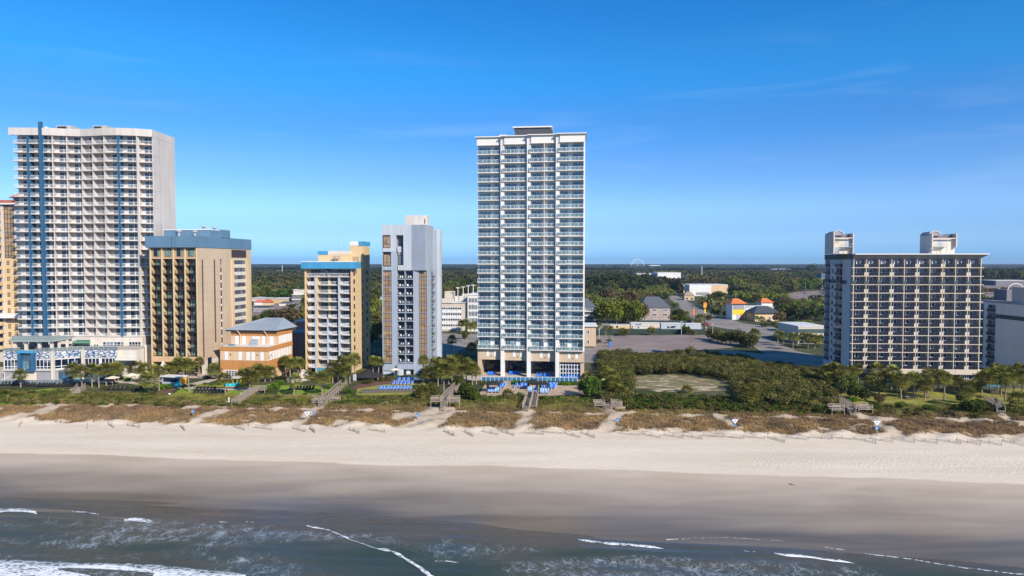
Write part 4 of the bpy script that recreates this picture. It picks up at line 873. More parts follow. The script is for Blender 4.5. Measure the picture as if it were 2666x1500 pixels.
# ================================================================== yellow hotel
def tower_c():
    f = Frame(793.5, 218, 6); r = f.root('yellow_hotel', 'yellow hotel with a bright blue roof band and white bowed balcony railings')
    W = f.u(916); Dp = f.w(960, W); Rc = 1.8; z0, z1 = 0, 33.1; FH = 2.64
    U = lambda p: f.u(p)
    dN = f.w(947.5, W)
    MB().prism([(0, 0), (.5, 0), (.5, Rc), (W-.35, Rc), (W-.35, 0), (W, 0), (W, dN), (W-.9, dN), (W-.9, dN+.1), (W, Dp-.2), (W, Dp), (0, Dp)], -1, z1, 'cream yellow', 'roof membrane').build('wall', r)
    MB().box(W-3.5, W+.35, dN+.3, Dp+.3, -1, 40.4, 'yellow wall').build('stair_tower', r)
    for p, q, mt_ in ((820, 823.5, 'light grey blue'), (823.7, 827.5, 'cream yellow'), (881, 885.5, 'light grey blue')): MB().box(U(p), U(q), -.3, Rc-.02, -1, 30.9, mt_).build('pier', r)
    MB().box(U(878), U(880.9), .6, Rc-.02, -1, 30.9, 'blue paint').build('pier', r)
    MB().box(U(852), U(854.5), -.5, Rc-.02, 3, 17.4, 'light grey blue').build('pier', r); MB().box(U(852), U(856), .9, Rc-.02, 17.4, 30.9, 'cream yellow').build('pier', r)
    MB().box(U(852), U(853.5), -.5, Rc-.02, 30.9, 33.0, 'blue paint').build('pier', r)
    def bow(a, b, bulge, glassn):
        Lx = U(b)-U(a); n = 6; P = [(Lx*k/n, -.25-bulge*math.sin(math.pi*k/n)) for k in range(n+1)]
        s = MB().prism(P+[(Lx, Rc), (0, Rc)], -.2, 0, 'white stucco'); ra = MB()
        for (x0, y0), (x1, y1) in zip(P, P[1:]):
            ra.bar((x0, y0, 1.02), (x1, y1, 1.02), .07, 'white metal'); ra.bar((x0, y0, .1), (x1, y1, .1), .06, 'white metal')
            for q in range(3): xx, yy = x0+(x1-x0)*q/3, y0+(y1-y0)*q/3; ra.box(xx-.03, xx+.03, yy-.03, yy+.03, .0, .98, 'white metal')
        wi = MB(); window(wi, .3, Lx-.25, .05, 2.2, Rc, glassn, 'grey metal', 'hotel glass')
        return (U(a), 0, 0, {'balcony': s, 'railing': ra, 'window': wi})
    zs = [z1-2.45-.15-FH*k for k in range(12)]
    zs = [30.6-FH*k for k in range(12)]
    grid(r, [bow(802, 819.6, .15, 2), bow(885.7, 910, .45, 3)], zs[1:], 22)
    grid(r, [bow(828, 877.5, .6, 5)], zs[1:5], 4)
    grid(r, [bow(828, 851.8, .55, 3), bow(854.7, 877.7, .55, 3)], zs[5:11], 12)
    grid(r, [bow(802, 851.8, .2, 5), bow(853.7, 910, .2, 5)], [zs[0]], 2)
    grid(r, [bow(822, 877.5, .3, 5)], [zs[11]], 1)
    MB().box(U(825), U(868), -.5, Rc, -.3, 1.3, 'bright blue band').build('sign_band', r)
    g = MB(); window(g, U(803), U(880), -.9, 1.0, Rc-.05, 8, 'white metal', 'dark glass'); g.build('lobby_window', r)
    MB().prism([(-.7, -1.1), (W+1.3, -1.1), (W+1.3, 1.5), (W+.02, 4.2), (W+.02, 9), (-.7, 9)], 33.1, 35.2, 'bright blue band', 'roof membrane').build('roof_band', r)
    MB().prism([(-.75, -1.15), (W+1.35, -1.15), (W+1.35, 1.5), (-.75, 1.5)], 35.21, 35.45, 'bright stucco').build('roof_edge', r)
    u = lambda p: f.u(p, 8)
    MB().box(u(829), u(912), 8, 12, 35, 37.6, 'cream yellow').box(u(829)-.1, u(855), 7.9, 12, 37.62, 38.8, 'bright blue band').box(u(855)+.02, u(912), 7.95, 12, 37.62, 38.9, 'pale wall').build('penthouse', r)
    k_ = MB(); k_.box(u(874), u(892), 5, 7, 37.0, 37.2, 'grey metal'); [k_.bar((u(p), 6, 35.3), (u(q), 6, 37.1), .15, 'grey metal') for p, q in ((870, 876), (880, 880), (886, 886), (897, 889))]; k_.build('cooling_frame', r)
    MB().box(W-3.9, W+.4, dN-2.5, dN+.28, 33.0, 40.6, 'cream yellow').build('lift_tower', r); MB().box(W-3.8, W+.45, dN-2.6, Dp+.35, 40.61, 42.0, 'bright stucco').box(W-.8, W+.5, dN-2.7, Dp+.4, 40.62, 42.03, 'bright blue band').build('tower_cap', r)
    MB().box(W-3.0, W-.8, dN-2.54, dN-2.5, 34.6, 37.0, 'dark tan wall').build('roof_door', r)
    for k in range(12):
        for a, b, dz in ((920.5, 923.8, 0), (942.6, 944.6, -.4)):
            if k == 0 and dz: continue
            MB().box(W+.002, W+.05, f.w(a, W), f.w(b, W), 30.8-FH*k+dz, 32.3-FH*k+dz, 'dark glass').build('slit_window', r)
        wz = MB().box(W+.352, W+.39, dN+1.4, dN+3.0, 31-FH*k, 32.3-FH*k, 'dark glass'); wz.build('stair_window', r)
    MB().box(W+.002, W+.05, f.w(926, W), f.w(928, W), 31.4, 32.8, 'dark glass').build('slit_window', r)
    return f
FC = tower_c()

# ================================================================== grey-blue tower
def tower_d():
    f = Frame(994.9, 214, 3); r = f.root('grey_blue_tower', 'slim grey blue hotel tower with bronze window strips and a blank faceted crown')
    U = lambda p: f.u(p); W = U(1110); FH = 2.63; zc = 32.6; zr = 46.8; Rc = 1.5; Dp = 12
    # shaft: walls between the strips, strips recessed
    xs_ = f.u(1126, 9); w_ = MB(); w_.prism([(0, Rc), (W, Rc), (xs_-.05, Rc+.2), (xs_-.05, Dp), (0, Dp)], -1, zr-.5, 'slate wall')
    w_.build('core_wall', r)
    for a, b in ((1019.5, 1034.5), (1075.8, 1090.3)): MB().box(U(a), U(b), -.02, Rc-.01, -.8, zc, 'grey blue wall').build('pier', r)
    MB().box(-.01, .3, -.02, Rc-.01, -1, zr, 'grey blue wall').build('pier', r)
    MB().box(U(1111), xs_, .4, Dp, -1, zc, 'grey blue wall').build('side_wall', r)
    MB().box(U(1053.4), U(1055.4), .1, Rc-.01, 3.2, zc, 'grey blue wall').build('pier', r)
    cells = []
    for a, b in ((1034.7, 1053.2), (1055.6, 1075.6)):
        Lx = U(b)-U(a); s = MB().box(0, Lx, 0, Rc, -.24, 0, 'grey blue wall'); ra = MB(); rail(ra, 0, Lx, .08, 'picket', 1.0, 'dark metal', .3, .03); wi = MB(); window(wi, .2, Lx-.15, .05, 2.2, Rc, 3, 'dark metal', 'dark glass')
        cells.append((U(a), 0, 0, {'balcony': s, 'railing': ra, 'window': wi}))
    zs = [29.95-FH*k for k in range(12)]; zs = [z for z in zs if z > 2.9]
    grid(r, cells, zs, 30)
    for a, b in ((997, 1019.3), (1090.5, 1111)):
        for z in zs:
            g = MB(); window(g, U(a), U(b), z+.0, z+FH-.25, .25, 3, 'bronze metal', 'bronze glass', [z+.75], .1); g.box(U(a), U(b), .02, .3, z-.23, z-.01, 'slate wall'); g.build('bronze_window', r)
    # crown
    cr_ = MB(); xm = U(1071.9); cr_.prism([(0, -.05), (xm, -.05), (xm, Rc+.5), (0, Rc+.5)], 43.6, zr, 'light grey blue', 'roof membrane'); cr_.build('crown_wall', r)
    c2 = MB(); c2.box(U(1017.5), U(1032.2), -.05, 1, 38.4, 43.59, 'light grey blue').box(0.31, U(1032.2), -.051, 1, 38.4, 39.6, 'light grey blue').box(U(1051), xm, -.05, 1, zc, 43.59, 'light grey blue').box(.31, U(1034), .0, 1.2, zc+.02, 33.8, 'grey blue wall').box(U(1018.5), U(1034), .02, 1.2, 33.8, 38.39, 'grey blue wall').box(U(1036), U(1051)-.01, -.05, 1, 32.62, 34.2, 'light grey blue').box(U(1036), U(1045), -.05, .1, 38.3, 40.1, 'light grey blue').build('crown_wall', r)
    for z in (39.7, 34.0):
        g = MB(); window(g, .5, U(1017.3), z, z+3.6, .2, 2, 'bronze metal', 'bronze glass', [z+1.1]); g.build('bronze_window', r)
        g = MB(); window(g, U(1036.5), U(1050.8), z+.3, z+3.4, Rc-.1, 2, 'dark metal', 'dark glass'); g.build('penthouse_window', r)
    fc = MB(); fc.prism([(xm+.01, -.06), (U(1110), -1.3), (xs_+.05, 3.6), (xs_+.1, 11), (xm+.01, 11)], zc, zr, 'grey blue wall', 'roof membrane'); fc.build('crown_block', r)  # darker tone and left-turned facet imitate the less sunlit part of the crown
    wp = f.w
    MB().box(U(1111), f.u(1147, 12), Dp, Dp+3, -1, zr-.8, 'light grey blue').build('rear_wing', r)
    xr = xs_+.02
    bal = MB().box(0, .7, 0, 3.0, -.22, 0, 'grey blue wall').box(.62, .7, 0, 3.0, .1, 1.0, 'mauve wall'); wi = MB().box(-.02, .02, .2, 3.2, .1, 2.2, 'dark glass')
    grid(r, [(xr, 6.5, 0, {'side_balcony': bal, 'side_window': wi})], zs, 30)
    MB().box(xr, xr+.9, 10.0, 11.9, -1, zr-1, 'grey blue wall').build('side_pier', r)
    for z in (34.2, 39.6): MB().box(xr, xr+.05, 6.8, 9.6, z, z+3, 'dark glass').build('side_window', r)
    p = MB().box(f.u(1056, 6), f.u(1113, 6), 6, 10, zr, 50.2, 'white stucco').box(f.u(1106, 6), f.u(1108, 6), 5.9, 6, 47.5, 49, 'dark metal'); p.build('penthouse', r)
    # base
    b_ = MB().box(0, U(1034), -.04, 1.4, 1.0, 3.1, 'grey blue wall').box(U(1034)+.01, U(1078), -.9, 1.4, 1.6, 3.2, 'grey blue wall').box(U(1078)+.01, U(1111), -.04, 1.4, 1.0, 3.1, 'grey blue wall'); b_.build('base_wall', r)
    MB().box(U(997), U(1019), .3, .5, -1, .98, 'light grey blue').build('garage_door', r)
    MB().cyl(U(1041), -.4, -1, 1.59, 1.2, 1.2, 'light grey blue', 12).build('drum_column', r); MB().box(U(1056), U(1068), -.1, .1, -1, 1.5, 'light grey blue').box(U(1059), U(1065), -.13, -.11, .2, 1.3, 'sign white').build('entrance_wall', r)
    MB().box(U(1050), U(1055), 1.0, 1.1, -1, 1.59, 'dark glass').box(U(1069), U(1076), 1.0, 1.1, -1, 1.59, 'dark glass').build('entrance_door', r)
    return f
FD = tower_d()

# ================================================================== long grey and beige hotel at the right
def tower_f():
    f = Frame(2222, 205, 4.4); r = f.root('slab_hotel', 'wide beige hotel slab of ten by thirteen balconies with grey end wall')
    U = lambda p: f.u(p); W = U(2554); n = 10; cw = W/n; FH = 2.54; D = 1.6; zT = 36.1; z0 = 33.6; Dp = f.w(2149, 0)
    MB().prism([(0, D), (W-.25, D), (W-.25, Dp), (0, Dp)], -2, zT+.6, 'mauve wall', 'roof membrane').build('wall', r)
    e_ = MB().box(-.3, -.02, D+.2, Dp, -2, zT, 'grey paint'); e_.build('end_wall', r)
    cells = []
    for k in range(n):
        b = MB().box(-.12 if k else -.7, cw-.121 if k < n-1 else cw+.7, -.05, D, -.2, 0, 'beige stucco'); b.box(-.1, .1, 0, D, .0, FH-.2, 'beige stucco')
        pn = MB()
        ra = MB(); a0, a1 = .12, cw-.12
        if k % 2 == 0: a1 = cw-.62; pn.box(cw-.6, cw-.11, -.08, .0, .0, 1.05, 'beige stucco')
        else: a0 = .62; pn.box(.11, .6, -.08, .0, .0, 1.05, 'beige stucco')
        rail(ra, a0, a1, .03, 'picket', 1.0, 'dark metal', .4, .03); ra.box(a0, a1, .035, .045, .05, .92, 'mesh screen')
        wi = MB(); window(wi, .35, cw*.36, .05, 2.15, D, 1, 'white metal', 'dark glass'); dr = MB(); window(dr, cw*.36+.1, cw*.66, .05, 2.15, D, 1, 'white metal', 'dark glass', fw=.13)
        ac = MB().box(cw*.75, cw*.95, D-.12, D-.01, 0.1, 2.1, 'slate wall')
        cells.append((k*cw, 0, 0, {'balcony': b, 'railing': ra, 'solid_panel': pn, 'window': wi, 'sliding_door': dr, 'side_panel': ac}))
    grid(r, cells, [z0-FH*k for k in range(13)], 100)
    dg = MB()
    for k in range(n): dg.box(k*cw-.55 if k else .0, k*cw+.55, -.13, -.085, z0-2*FH+.02, z0-2*FH+1.06, 'dark green band')
    dg.build('green_band', r)
    MB().box(W-.24, W-.02, 0, D, z0-12*FH, zT, 'beige stucco').build('end_fin', r)
    # sloping canopy
    MB().hull([(0, D, zT), (W+.4, D, zT), (W+.4, D+.4, zT), (0, D+.4, zT)], [(0, -.9, zT+1.3), (W+1.5, -.9, zT+1.3), (W+1.5, D+3, zT+1.3), (0, D+3, zT+1.3)], 'grey metal').build('roof_canopy', r)
    MB().box(-.05, W+1.55, -1.0, D+3.2, zT+1.31, zT+1.6, 'bright stucco').build('roof_edge', r)
    MB().box(-.42, -.31, D-.8, Dp+.1, zT-.1, zT+1.6, 'dark green band').build('green_band', r); MB().box(-.36, -.31, D+.2, Dp, z0-2*FH-.05, z0-2*FH+1.05, 'dark green band').build('green_band', r)
    # balconies in the end wall: w positions from the photo
    w1, w2 = f.w(2177, -.3), f.w(2192, -.3); w3, w4 = f.w(2150, -.3), f.w(2160, -.3); w5, w6 = f.w(2165, -.3), f.w(2169, -.3)
    lo, hi = sorted((w1, w2)); l3, h3 = sorted((w3, w4)); l5, h5 = sorted((w5, w6))
    for k in range(14):
        z = z0-FH*k
        if z < 1: break
        g = MB().box(-.34, -.31, lo, hi, z+.05, z+2.2, 'dark glass'); g.box(-.9, -.31, lo-.1, hi+.1, z-.18, z, 'grey paint'); g.box(-.88, -.83, lo-.1, hi+.1, .1+z, z+1.0, 'dark metal'); g.box(-.36, -.34, (lo+hi)/2-.05, (lo+hi)/2+.05, z+.05, z+2.2, 'white metal'); g.build('end_balcony', r)
        g = MB().box(-.34, -.31, l3, h3, z+.05, z+2.3, 'mauve wall'); g.box(-.7, -.31, l3-.1, h3+.1, z-.15, z, 'grey paint'); g.box(-.68, -.64, l3, h3, z+.05, z+1.0, 'dark metal'); g.build('end_balcony', r)
        MB().box(-.34, -.31, l5, h5, z+.6, z+1.9, 'dark glass').build('slit_window', r)
    MB().box(-.5, -.31, f.w(2215, -.3), f.w(2206, -.3), 0, zT-.11, 'light grey blue').build('corner_strip', r)
    # beige beam, ground floor
    MB().box(U(2255), W+.4, -.25, D, z0-12*FH-1.5, z0-12*FH-.21, 'beige stucco').build('base_beam', r)
    MB().box(0, W-.5, 3.2, 4, -2, z0-12*FH-.2, 'slate wall').build('lower_wall', r)
    for a, b in ((2280, 2319), (2512, 2532), (2400, 2440)):
        g = MB(); window(g, U(a), U(b), -1.2, 1.3, 1.2, 4, 'white metal', 'dark glass', [-.4], .16); g.build('lobby_window', r)
    # two stair heads on the roof
    for pa, pb, w_, bow_c, s_ in ((2153, 2216, 5.0, 2178, 1), (2397, 2483, 5.0, 2428, 1)):
        h = thing('roof_house', 'arched beige stair house on the slab hotel roof, %s of the pair' % ('left' if pa < 2200 else 'right'), 'stair house', (*f.wd(0, 0), 0), -f.a, 'stair houses on the slab hotel roof')
        u0 = f.u(pa+(13 if pa < 2200 else 23), w_); u1 = f.u(pb, w_); z1 = zT+1.6; zh = 42.5 if pa < 2200 else 42.3
        MB().box(u0, u1, w_, w_+5, z1, zh, 'pale wall').build('wall', h)
        pr_ = MB(); pr_.box(u0-.15, u0+.2, w_-1.0, w_+6, z1, zh+1.6, 'white stucco').box(u1-.2, u1+.15, w_-1.0, w_+6, z1+(0 if pa < 2200 else 2), zh+1.5, 'white stucco').box(u0-.1, u1+.1, w_-.9, w_-.6, zh-.1, zh+.2, 'white stucco'); pr_.build('frame', h)
        MB().box(u0+.2, u1-.2, w_+1.5, w_+2, zh, zh+1.3, 'mauve wall').build('parapet', h)
        ub = f.u(bow_c, w_+1); rr = 1.75; ar = MB(); q = [(ub+rr*math.cos(a_), zh+.9+rr*.8*math.sin(a_)) for a_ in np.linspace(0, math.pi, 13)]
        ar.hull([(x, w_+.6, z) for x, z in q], [(x, w_+5.5, z) for x, z in q], 'slate wall'); ar.build('arched_roof', h)
        tr_ = MB()
        for (xa, za), (xb, zb) in zip(q, q[1:]): tr_.bar((xa, w_+.5, za), (xb, w_+.5, zb), .16, 'bright stucco')
        tr_.build('arch_trim', h)
        dx = f.u(2205 if pa < 2200 else 2446, w_); MB().box(dx-.6, dx+.6, w_-.05, w_, z1+2.2, z1+4.3, 'light grey blue').build('door', h)
        st = MB(); st.box(dx-1.8, dx+1.2, w_-1.3, w_-.06, z1+2.0, z1+2.15, 'grey metal'); st.bar((dx-1.8, w_-1.2, z1+2.0), (dx-4.2, w_-1.2, z1), .14, 'grey metal'); st.bar((dx-1.8, w_-1.2, z1+3.0), (dx-4.2, w_-1.2, z1+1), .07, 'grey metal'); rail(st, 0, 1, 0, 'picket') if 0 else None
        st.box(dx-1.8, dx+1.2, w_-1.3, w_-1.25, z1+3.0, z1+3.08, 'grey metal'); [st.box(dx-1.8+k*.5, dx-1.74+k*.5, w_-1.3, w_-1.25, z1+2.15, z1+3.0, 'grey metal') for k in range(7)]; st.box(dx-1.7, dx-1.55, w_-1.2, w_-1.1, z1, z1+2, 'grey metal'); st.box(dx+1, dx+1.12, w_-1.2, w_-1.1, z1, z1+2, 'grey metal'); st.build('steel_stair', h)
        if pa < 2200:
            MB().box(u0+.4, u0+1.9, w_-.04, w_, z1+.1, z1+2, 'light grey blue').build('door', h); MB().box(u0+.4, u0+1.8, w_-.04, w_, z1+3.3, z1+4.6, 'tan wall').build('louvre', h)
    # swell of the small garden pool
    return f
FF = tower_f()
# neighbour at the right edge
def tower_g():
    X = 156.6; r = thing('edge_grey_hotel', 'pale grey hotel with a dark green stripe cut off by the right edge', 'hotel', (X, 206, 0))
    MB().box(0, 30, 0, 23.5, -1, 22.0, 'bright stucco').box(-.1, 30, -.1, 23.6, 22.01, 22.6, 'slate wall').build('wall', r)
    MB().box(-.04, 0, 0, 18.2, 17.1, 18.4, 'dark green band').build('green_band', r)
    FH = 2.55
    for lo, hi in ((14.6, 18.0), (20.2, 23.2)):
        for k in range(8):
            z = 19.0-FH*k; g = MB().box(-.05, -.005, lo, hi, z, z+2.3, 'mauve wall'); g.box(-.055, -.051, lo+1.7, hi, z, z+2.2, 'dark glass'); g.box(-.5, -.06, lo, hi, z-.15, z, 'white stucco'); g.box(-.5, -.45, lo, hi, z, z+1.0, 'dark metal'); g.build('balcony', r)
    h = MB().box(4.5, 10, 16, 22, 22.6, 26.2, 'mauve wall').box(10.01, 15.5, 16.2, 22, 22.6, 26.0, 'bright stucco'); h.build('roof_house', r)
    q = [(7.4+2.6*math.cos(a_), 26.2+2.0*math.sin(a_)) for a_ in np.linspace(0, math.pi, 11)]; ar = MB()
    for (xa, za), (xb, zb) in zip(q, q[1:]): ar.bar((xa, 16, za), (xb, 16, zb), .2, 'bright stucco')
    ar.build('roof_arch', r); MB().box(1.0, 8, 3, 9, 22.6, 27.4, 'grey paint').build('lift_house', r)
tower_g()
# ================================================================== foliage
def quads(P, N, size, rg, tilt=.7, aspect=1.0):
    """leaf-clump quads centred on P, roughly facing N"""
    n = len(P); N = N+rg.normal(0, tilt, (n, 3)); N /= np.linalg.norm(N, axis=1)[:, None]+1e-9
    A = np.cross(N, rg.normal(0, 1, (n, 3))); A /= np.linalg.norm(A, axis=1)[:, None]+1e-9; B = np.cross(N, A)
    s = (size*rg.uniform(.6, 1.3, n))[:, None]; b = s*aspect
    V = np.stack([P-A*s*.5, P-B*b*.38+A*s*.1, P+A*s*.5, P+B*b*.42-A*s*.08], 1).reshape(-1, 3)
    return V, np.arange(4*n).reshape(n, 4)
def crown_pts(rx, rz, nb, nl, rg, flat=1., spread=.62, br=.42):
    """points and normals on a lumpy crown centred at the origin"""
    c = rg.normal(0, 1, (nb, 3)); c /= np.linalg.norm(c, axis=1)[:, None]; c *= (rg.uniform(.35, 1, nb)**.6)[:, None]*spread
    c[:, 2] = np.abs(c[:, 2])*1.1-.35; r = rg.uniform(.7, 1.15, nb)*br
    k = rg.integers(0, nb, nl); d = rg.normal(0, 1, (nl, 3)); d[:, 2] = d[:, 2]*.9+.25; d /= np.linalg.norm(d, axis=1)[:, None]
    P = c[k]+d*(r[k]*rg.uniform(.72, 1.06, nl))[:, None]; P[:, 2] *= flat
    return P*np.array([rx, rx, rz]), d
def crown_mesh(name, rx, rz, nb, nl, size, mat, seed, cz, flat=1., **kw):
    rg = np.random.default_rng(seed); P, N = crown_pts(rx, rz, nb, nl, rg, flat, **kw); P[:, 2] += cz
    V, Q = quads(P, N, size, rg); return np_mesh(name, V, Q, [mat])
TREES = {}
def tree_proto(kind, mat, seed):
    """unit tree 10 m tall and 10 m wide: (trunk mesh, crown mesh)"""
    key = (kind, mat, seed)
    if key in TREES: return TREES[key]
    rg = random.Random(seed); tb = MB()
    if kind == 'pine':
        cm = crown_mesh('crown', 4.9, 5.8, 18, 1000, .95, mat, seed, 5.6, .95, spread=.66, br=.36); hc = 7
    elif kind == 'small': cm = crown_mesh('crown', 5.0, 5.2, 14, 800, 1.0, mat, seed, 5.4, 1., br=.46); hc = 5
    else: cm = crown_mesh('crown', 5.0, 5.9, 18, 1100, .95, mat, seed, 5.1, 1., spread=.60, br=.46); hc = 5.5
    tb.tube([(0, 0, -.5), (.15*rg.uniform(-1, 1), 0, hc*.45), (.4*rg.uniform(-1, 1), .2, hc)], [.34, .26, .16], 'grey bark')
    for q in range(4):
        a = q*1.6+rg.random(); tb.tube([(0, 0, hc*(.4+.1*q)), (1.3*math.cos(a), 1.3*math.sin(a), hc*(.6+.1*q)), (2.6*math.cos(a), 2.6*math.sin(a), hc*(.75+.1*q))], [.16, .11, .06], 'grey bark', 5)
    TREES[key] = (tb.mesh('trunk'), cm); return TREES[key]
def palm_mesh(seed, h, rad, dry=False):
    rg = np.random.default_rng(seed); rr = random.Random(seed)
    lx, ly = rr.uniform(-.35, .35), rr.uniform(-.2, .2); tb = MB()
    pts = [(lx*(k/5)**1.5, ly*(k/5)**1.5, -.6+(h+.6)*k/5) for k in range(6)]; tb.tube(pts, [.24, .19, .17, .165, .17, .2], 'trunk bark', 7)
    V = []; Q = []; n = 40
    for k in range(n):
        a = k*2.39996+rr.uniform(-.3, .3); e = math.asin(1-1.62*(k+.5)/n)    # from upright to drooping
        d = np.array([math.cos(a)*math.cos(e), math.sin(a)*math.cos(e), math.sin(e)]); L_ = rad*rr.uniform(.46, .6)
        o = np.array([lx, ly, h]); tip = o+d*L_; side = np.cross(d, [0, 0, 1.]); side /= np.linalg.norm(side)+1e-6; up = np.cross(side, d)
        w_ = .025; i = len(V); V += [o-side*w_, o+side*w_, tip+side*w_, tip-side*w_]; Q.append((i, i+1, i+2, i+3))
        m_ = 9; fan = rad*rr.uniform(.42, .56)
        for j in range(m_):
            b = (j-(m_-1)/2)/(m_-1)*3.5; f = d*math.cos(b)+side*math.sin(b)+up*.18*math.cos(b*.5); f /= np.linalg.norm(f)
            mid = tip+f*fan*.55; end = tip+f*fan*rr.uniform(.88, 1.05)-np.array([0, 0, fan*.28]); pw = np.cross(f, up); pw = pw/(np.linalg.norm(pw)+1e-6)*fan*.095
            i = len(V); V += [tip, mid-pw, end, mid+pw]; Q.append((i, i+1, i+2, i+3))
    cm = np_mesh('crown', np.array(V), np.array(Q), ['palm leaf'])
    sk = MB()
    for k in range(10): a = k*.63; sk.bar((lx+.12*math.cos(a), ly+.12*math.sin(a), h-.2), (lx+.5*math.cos(a), ly+.5*math.sin(a), h-1.1), .07, 'palm dry')
    return tb.mesh('trunk'), cm, sk.mesh('dead_fronds')
PALMS = [palm_mesh(s, h, r) for s, h, r in ((1, 6.0, 2.15), (2, 6.0, 2.35), (3, 6.0, 2.0), (4, 6.0, 2.25), (5, 6.0, 1.85), (6, 6.0, 2.3))]
rp_ = random.Random(11)
def palms(place, lst, group):
    """lst: (px, ground py, top py[, crown scale])"""
    lst = sorted(lst, key=lambda q: q[0]); n = len(lst); info = []
    for q in lst:
        X, Y, z = gr(q[0], q[1]); ht = zt(q[2], Y)-z; info.append((X, Y, z, ht, q[3] if len(q) > 3 else 1))
    for k, (X, Y, z, ht, cs) in enumerate(info):
        ad = 'tall' if ht > 8 else 'mid-height' if ht > 5.6 else 'short'
        t_ = thing('palm_tree', '%s fan palm %s, %s of %d from left' % (ad, place, ORD[k+1], n) if n > 1 else '%s fan palm %s' % (ad, place), 'palm tree', (X, Y, z), rp_.uniform(0, 6.28), group)
        tm, cm, sk = PALMS[rp_.randrange(6)]; s = rp_.uniform(1.0, 1.34)*cs; hz = (ht-1.9*s)/6.0
        o = link('trunk', tm, t_); o.scale = (1.05, 1.05, hz)
        c = link('crown', cm, t_); c.scale = (s, s, s); c.location = (0, 0, 6*hz-6*s)
        c = link('dead_fronds', sk, t_); c.scale = (s, s, s); c.location = (0, 0, 6*hz-6*s)
G1 = 'fan palms in the hotel gardens'
palms('by the left pool terrace', [(54, 1008, 955), (190, 1004, 943), (214, 1006, 948), (240, 1009, 940), (258, 1010, 946), (277, 1004, 942), (298, 996, 941), (308, 992, 938), (338, 983, 933), (352, 985, 938), (360, 968, 924)], G1)
palms('between the white and tan hotels', [(375, 985, 940), (388, 1026, 962, 1.3), (414, 1018, 950, .75), (402, 985, 945), (440, 990, 950)], G1)
palms('in front of the tan hotel', [(464, 984, 925, 1.15), (492, 1021, 928, 1.15), (478, 985, 935), (521, 984, 928, .8), (450, 988, 935)], G1)
palms('in front of the orange hall', [(562.6, 987, 943), (587, 1028, 967), (650, 1021, 957, 1.1), (674, 996, 945, 1.1), (704, 992, 948), (636, 992, 957), (690, 994, 950)], G1)
palms('between the orange hall and yellow hotel', [(734, 976, 932), (745, 980, 925), (755, 996, 926, 1.15), (766, 976, 925), (784, 974, 928), (775, 985, 930), (765, 1030, 972)], G1)
palms('in front of the yellow hotel', [(804, 989, 960), (838.6, 1029, 963, 1.15), (866, 998, 935, 1.1), (880, 995, 945), (893, 992, 925, 1.1), (911, 998, 922, 1.15), (925, 985, 918, 1.05), (850, 1000, 955), (900, 1000, 950)], G1)
palms('between the yellow and grey blue hotels', [(971, 976, 923), (985, 976, 926)], G1)
palms('right of the grey blue tower', [(1102, 998, 920), (1104, 1040, 998), (1133, 985, 930, 1.1), (1150, 1000, 930, 1.25), (1156, 1026, 935, 1.4), (1168, 1000, 925, 1.15), (1178, 1005, 948), (1197, 964, 918), (1214, 990, 926, 1.2), (1230, 1002, 936), (1205, 1000, 945), (1140, 1005, 955), (1240, 1000, 950, .9), (1115, 1000, 950)], G1)
palms('beside the tallest hotel', [(1514, 980, 955, .8), (1325, 1037, 1010, .8), (1530, 990, 966)], G1)
palms('along the left edge of the scrub', [(1585, 1020, 955, 1.1), (1595, 1037, 972, 1.1), (1612, 1041, 996), (1600, 1010, 962), (1578, 1005, 950), (1572, 1030, 985)], G1)
palms('standing in the scrub', [(1788, 1024, 1001, .9), (1946, 1058, 997, 1.1)], G1)
palms('left of the beige slab hotel', [(2155, 1010, 945, 1.15), (2172, 1012, 938, 1.15), (2190, 1015, 945, 1.1), (2185, 1020, 962), (2215, 1010, 950), (2160, 1018, 968)], G1)
palms('in front of the beige slab hotel', [(2234, 990, 942, 1.05), (2263, 1024, 972), (2282, 990, 942, 1.1), (2289, 1029, 985), (2320, 1014, 950), (2335, 1024, 962), (2346, 1040, 972, 1.1), (2379, 1030, 964, 1.15), (2407, 1042, 984), (2415, 1024, 955, 1.15), (2442, 1020, 955, 1.1), (2459, 1041, 962, 1.15), (2489, 1024, 974),
       (2515, 1062, 1000), (2535, 1032, 985), (2555, 1028, 960, 1.2), (2430, 1015, 970), (2300, 1015, 965), (2395, 1015, 968)], G1)
palms('at the right edge lawn', [(2598, 1010, 943, 1.2), (2606, 1028, 948, 1.2), (2616, 1044, 965), (2640, 1030, 958, 1.1), (2662, 1030, 962, 1.15), (2578, 1015, 958), (2628, 1005, 950), (2652, 1005, 945), (2655, 1062, 1015)], G1)
G2 = 'palms lining the inland streets'
palms('by the driveway of the left offices', [(1200, 866, 832), (1215, 866, 830), (1226, 872, 838), (1236, 868, 836), (1175, 916, 872, 1.1), (1228, 925, 888)], G2)
palms('along the inland avenue', [(1788, 840, 808), (1820, 848, 815, 1.3), (1965, 903, 855, 1.1), (1970, 838, 820, .8), (1983, 846, 822)], G2)
palms('on the lane by the slab hotel', [(2025, 896, 858), (2040, 902, 862), (2064, 912, 862, 1.1), (2090, 906, 862, 1.15), (2103, 908, 866), (2121, 908, 868, 1.1), (2135, 902, 870), (2076, 900, 868)], G2)
palms('on the verge beside the tall hotel', [(1560, 868, 838, .8), (1577, 872, 845, .8), (1590, 868, 846, .8)], G2)
rt = random.Random(3)
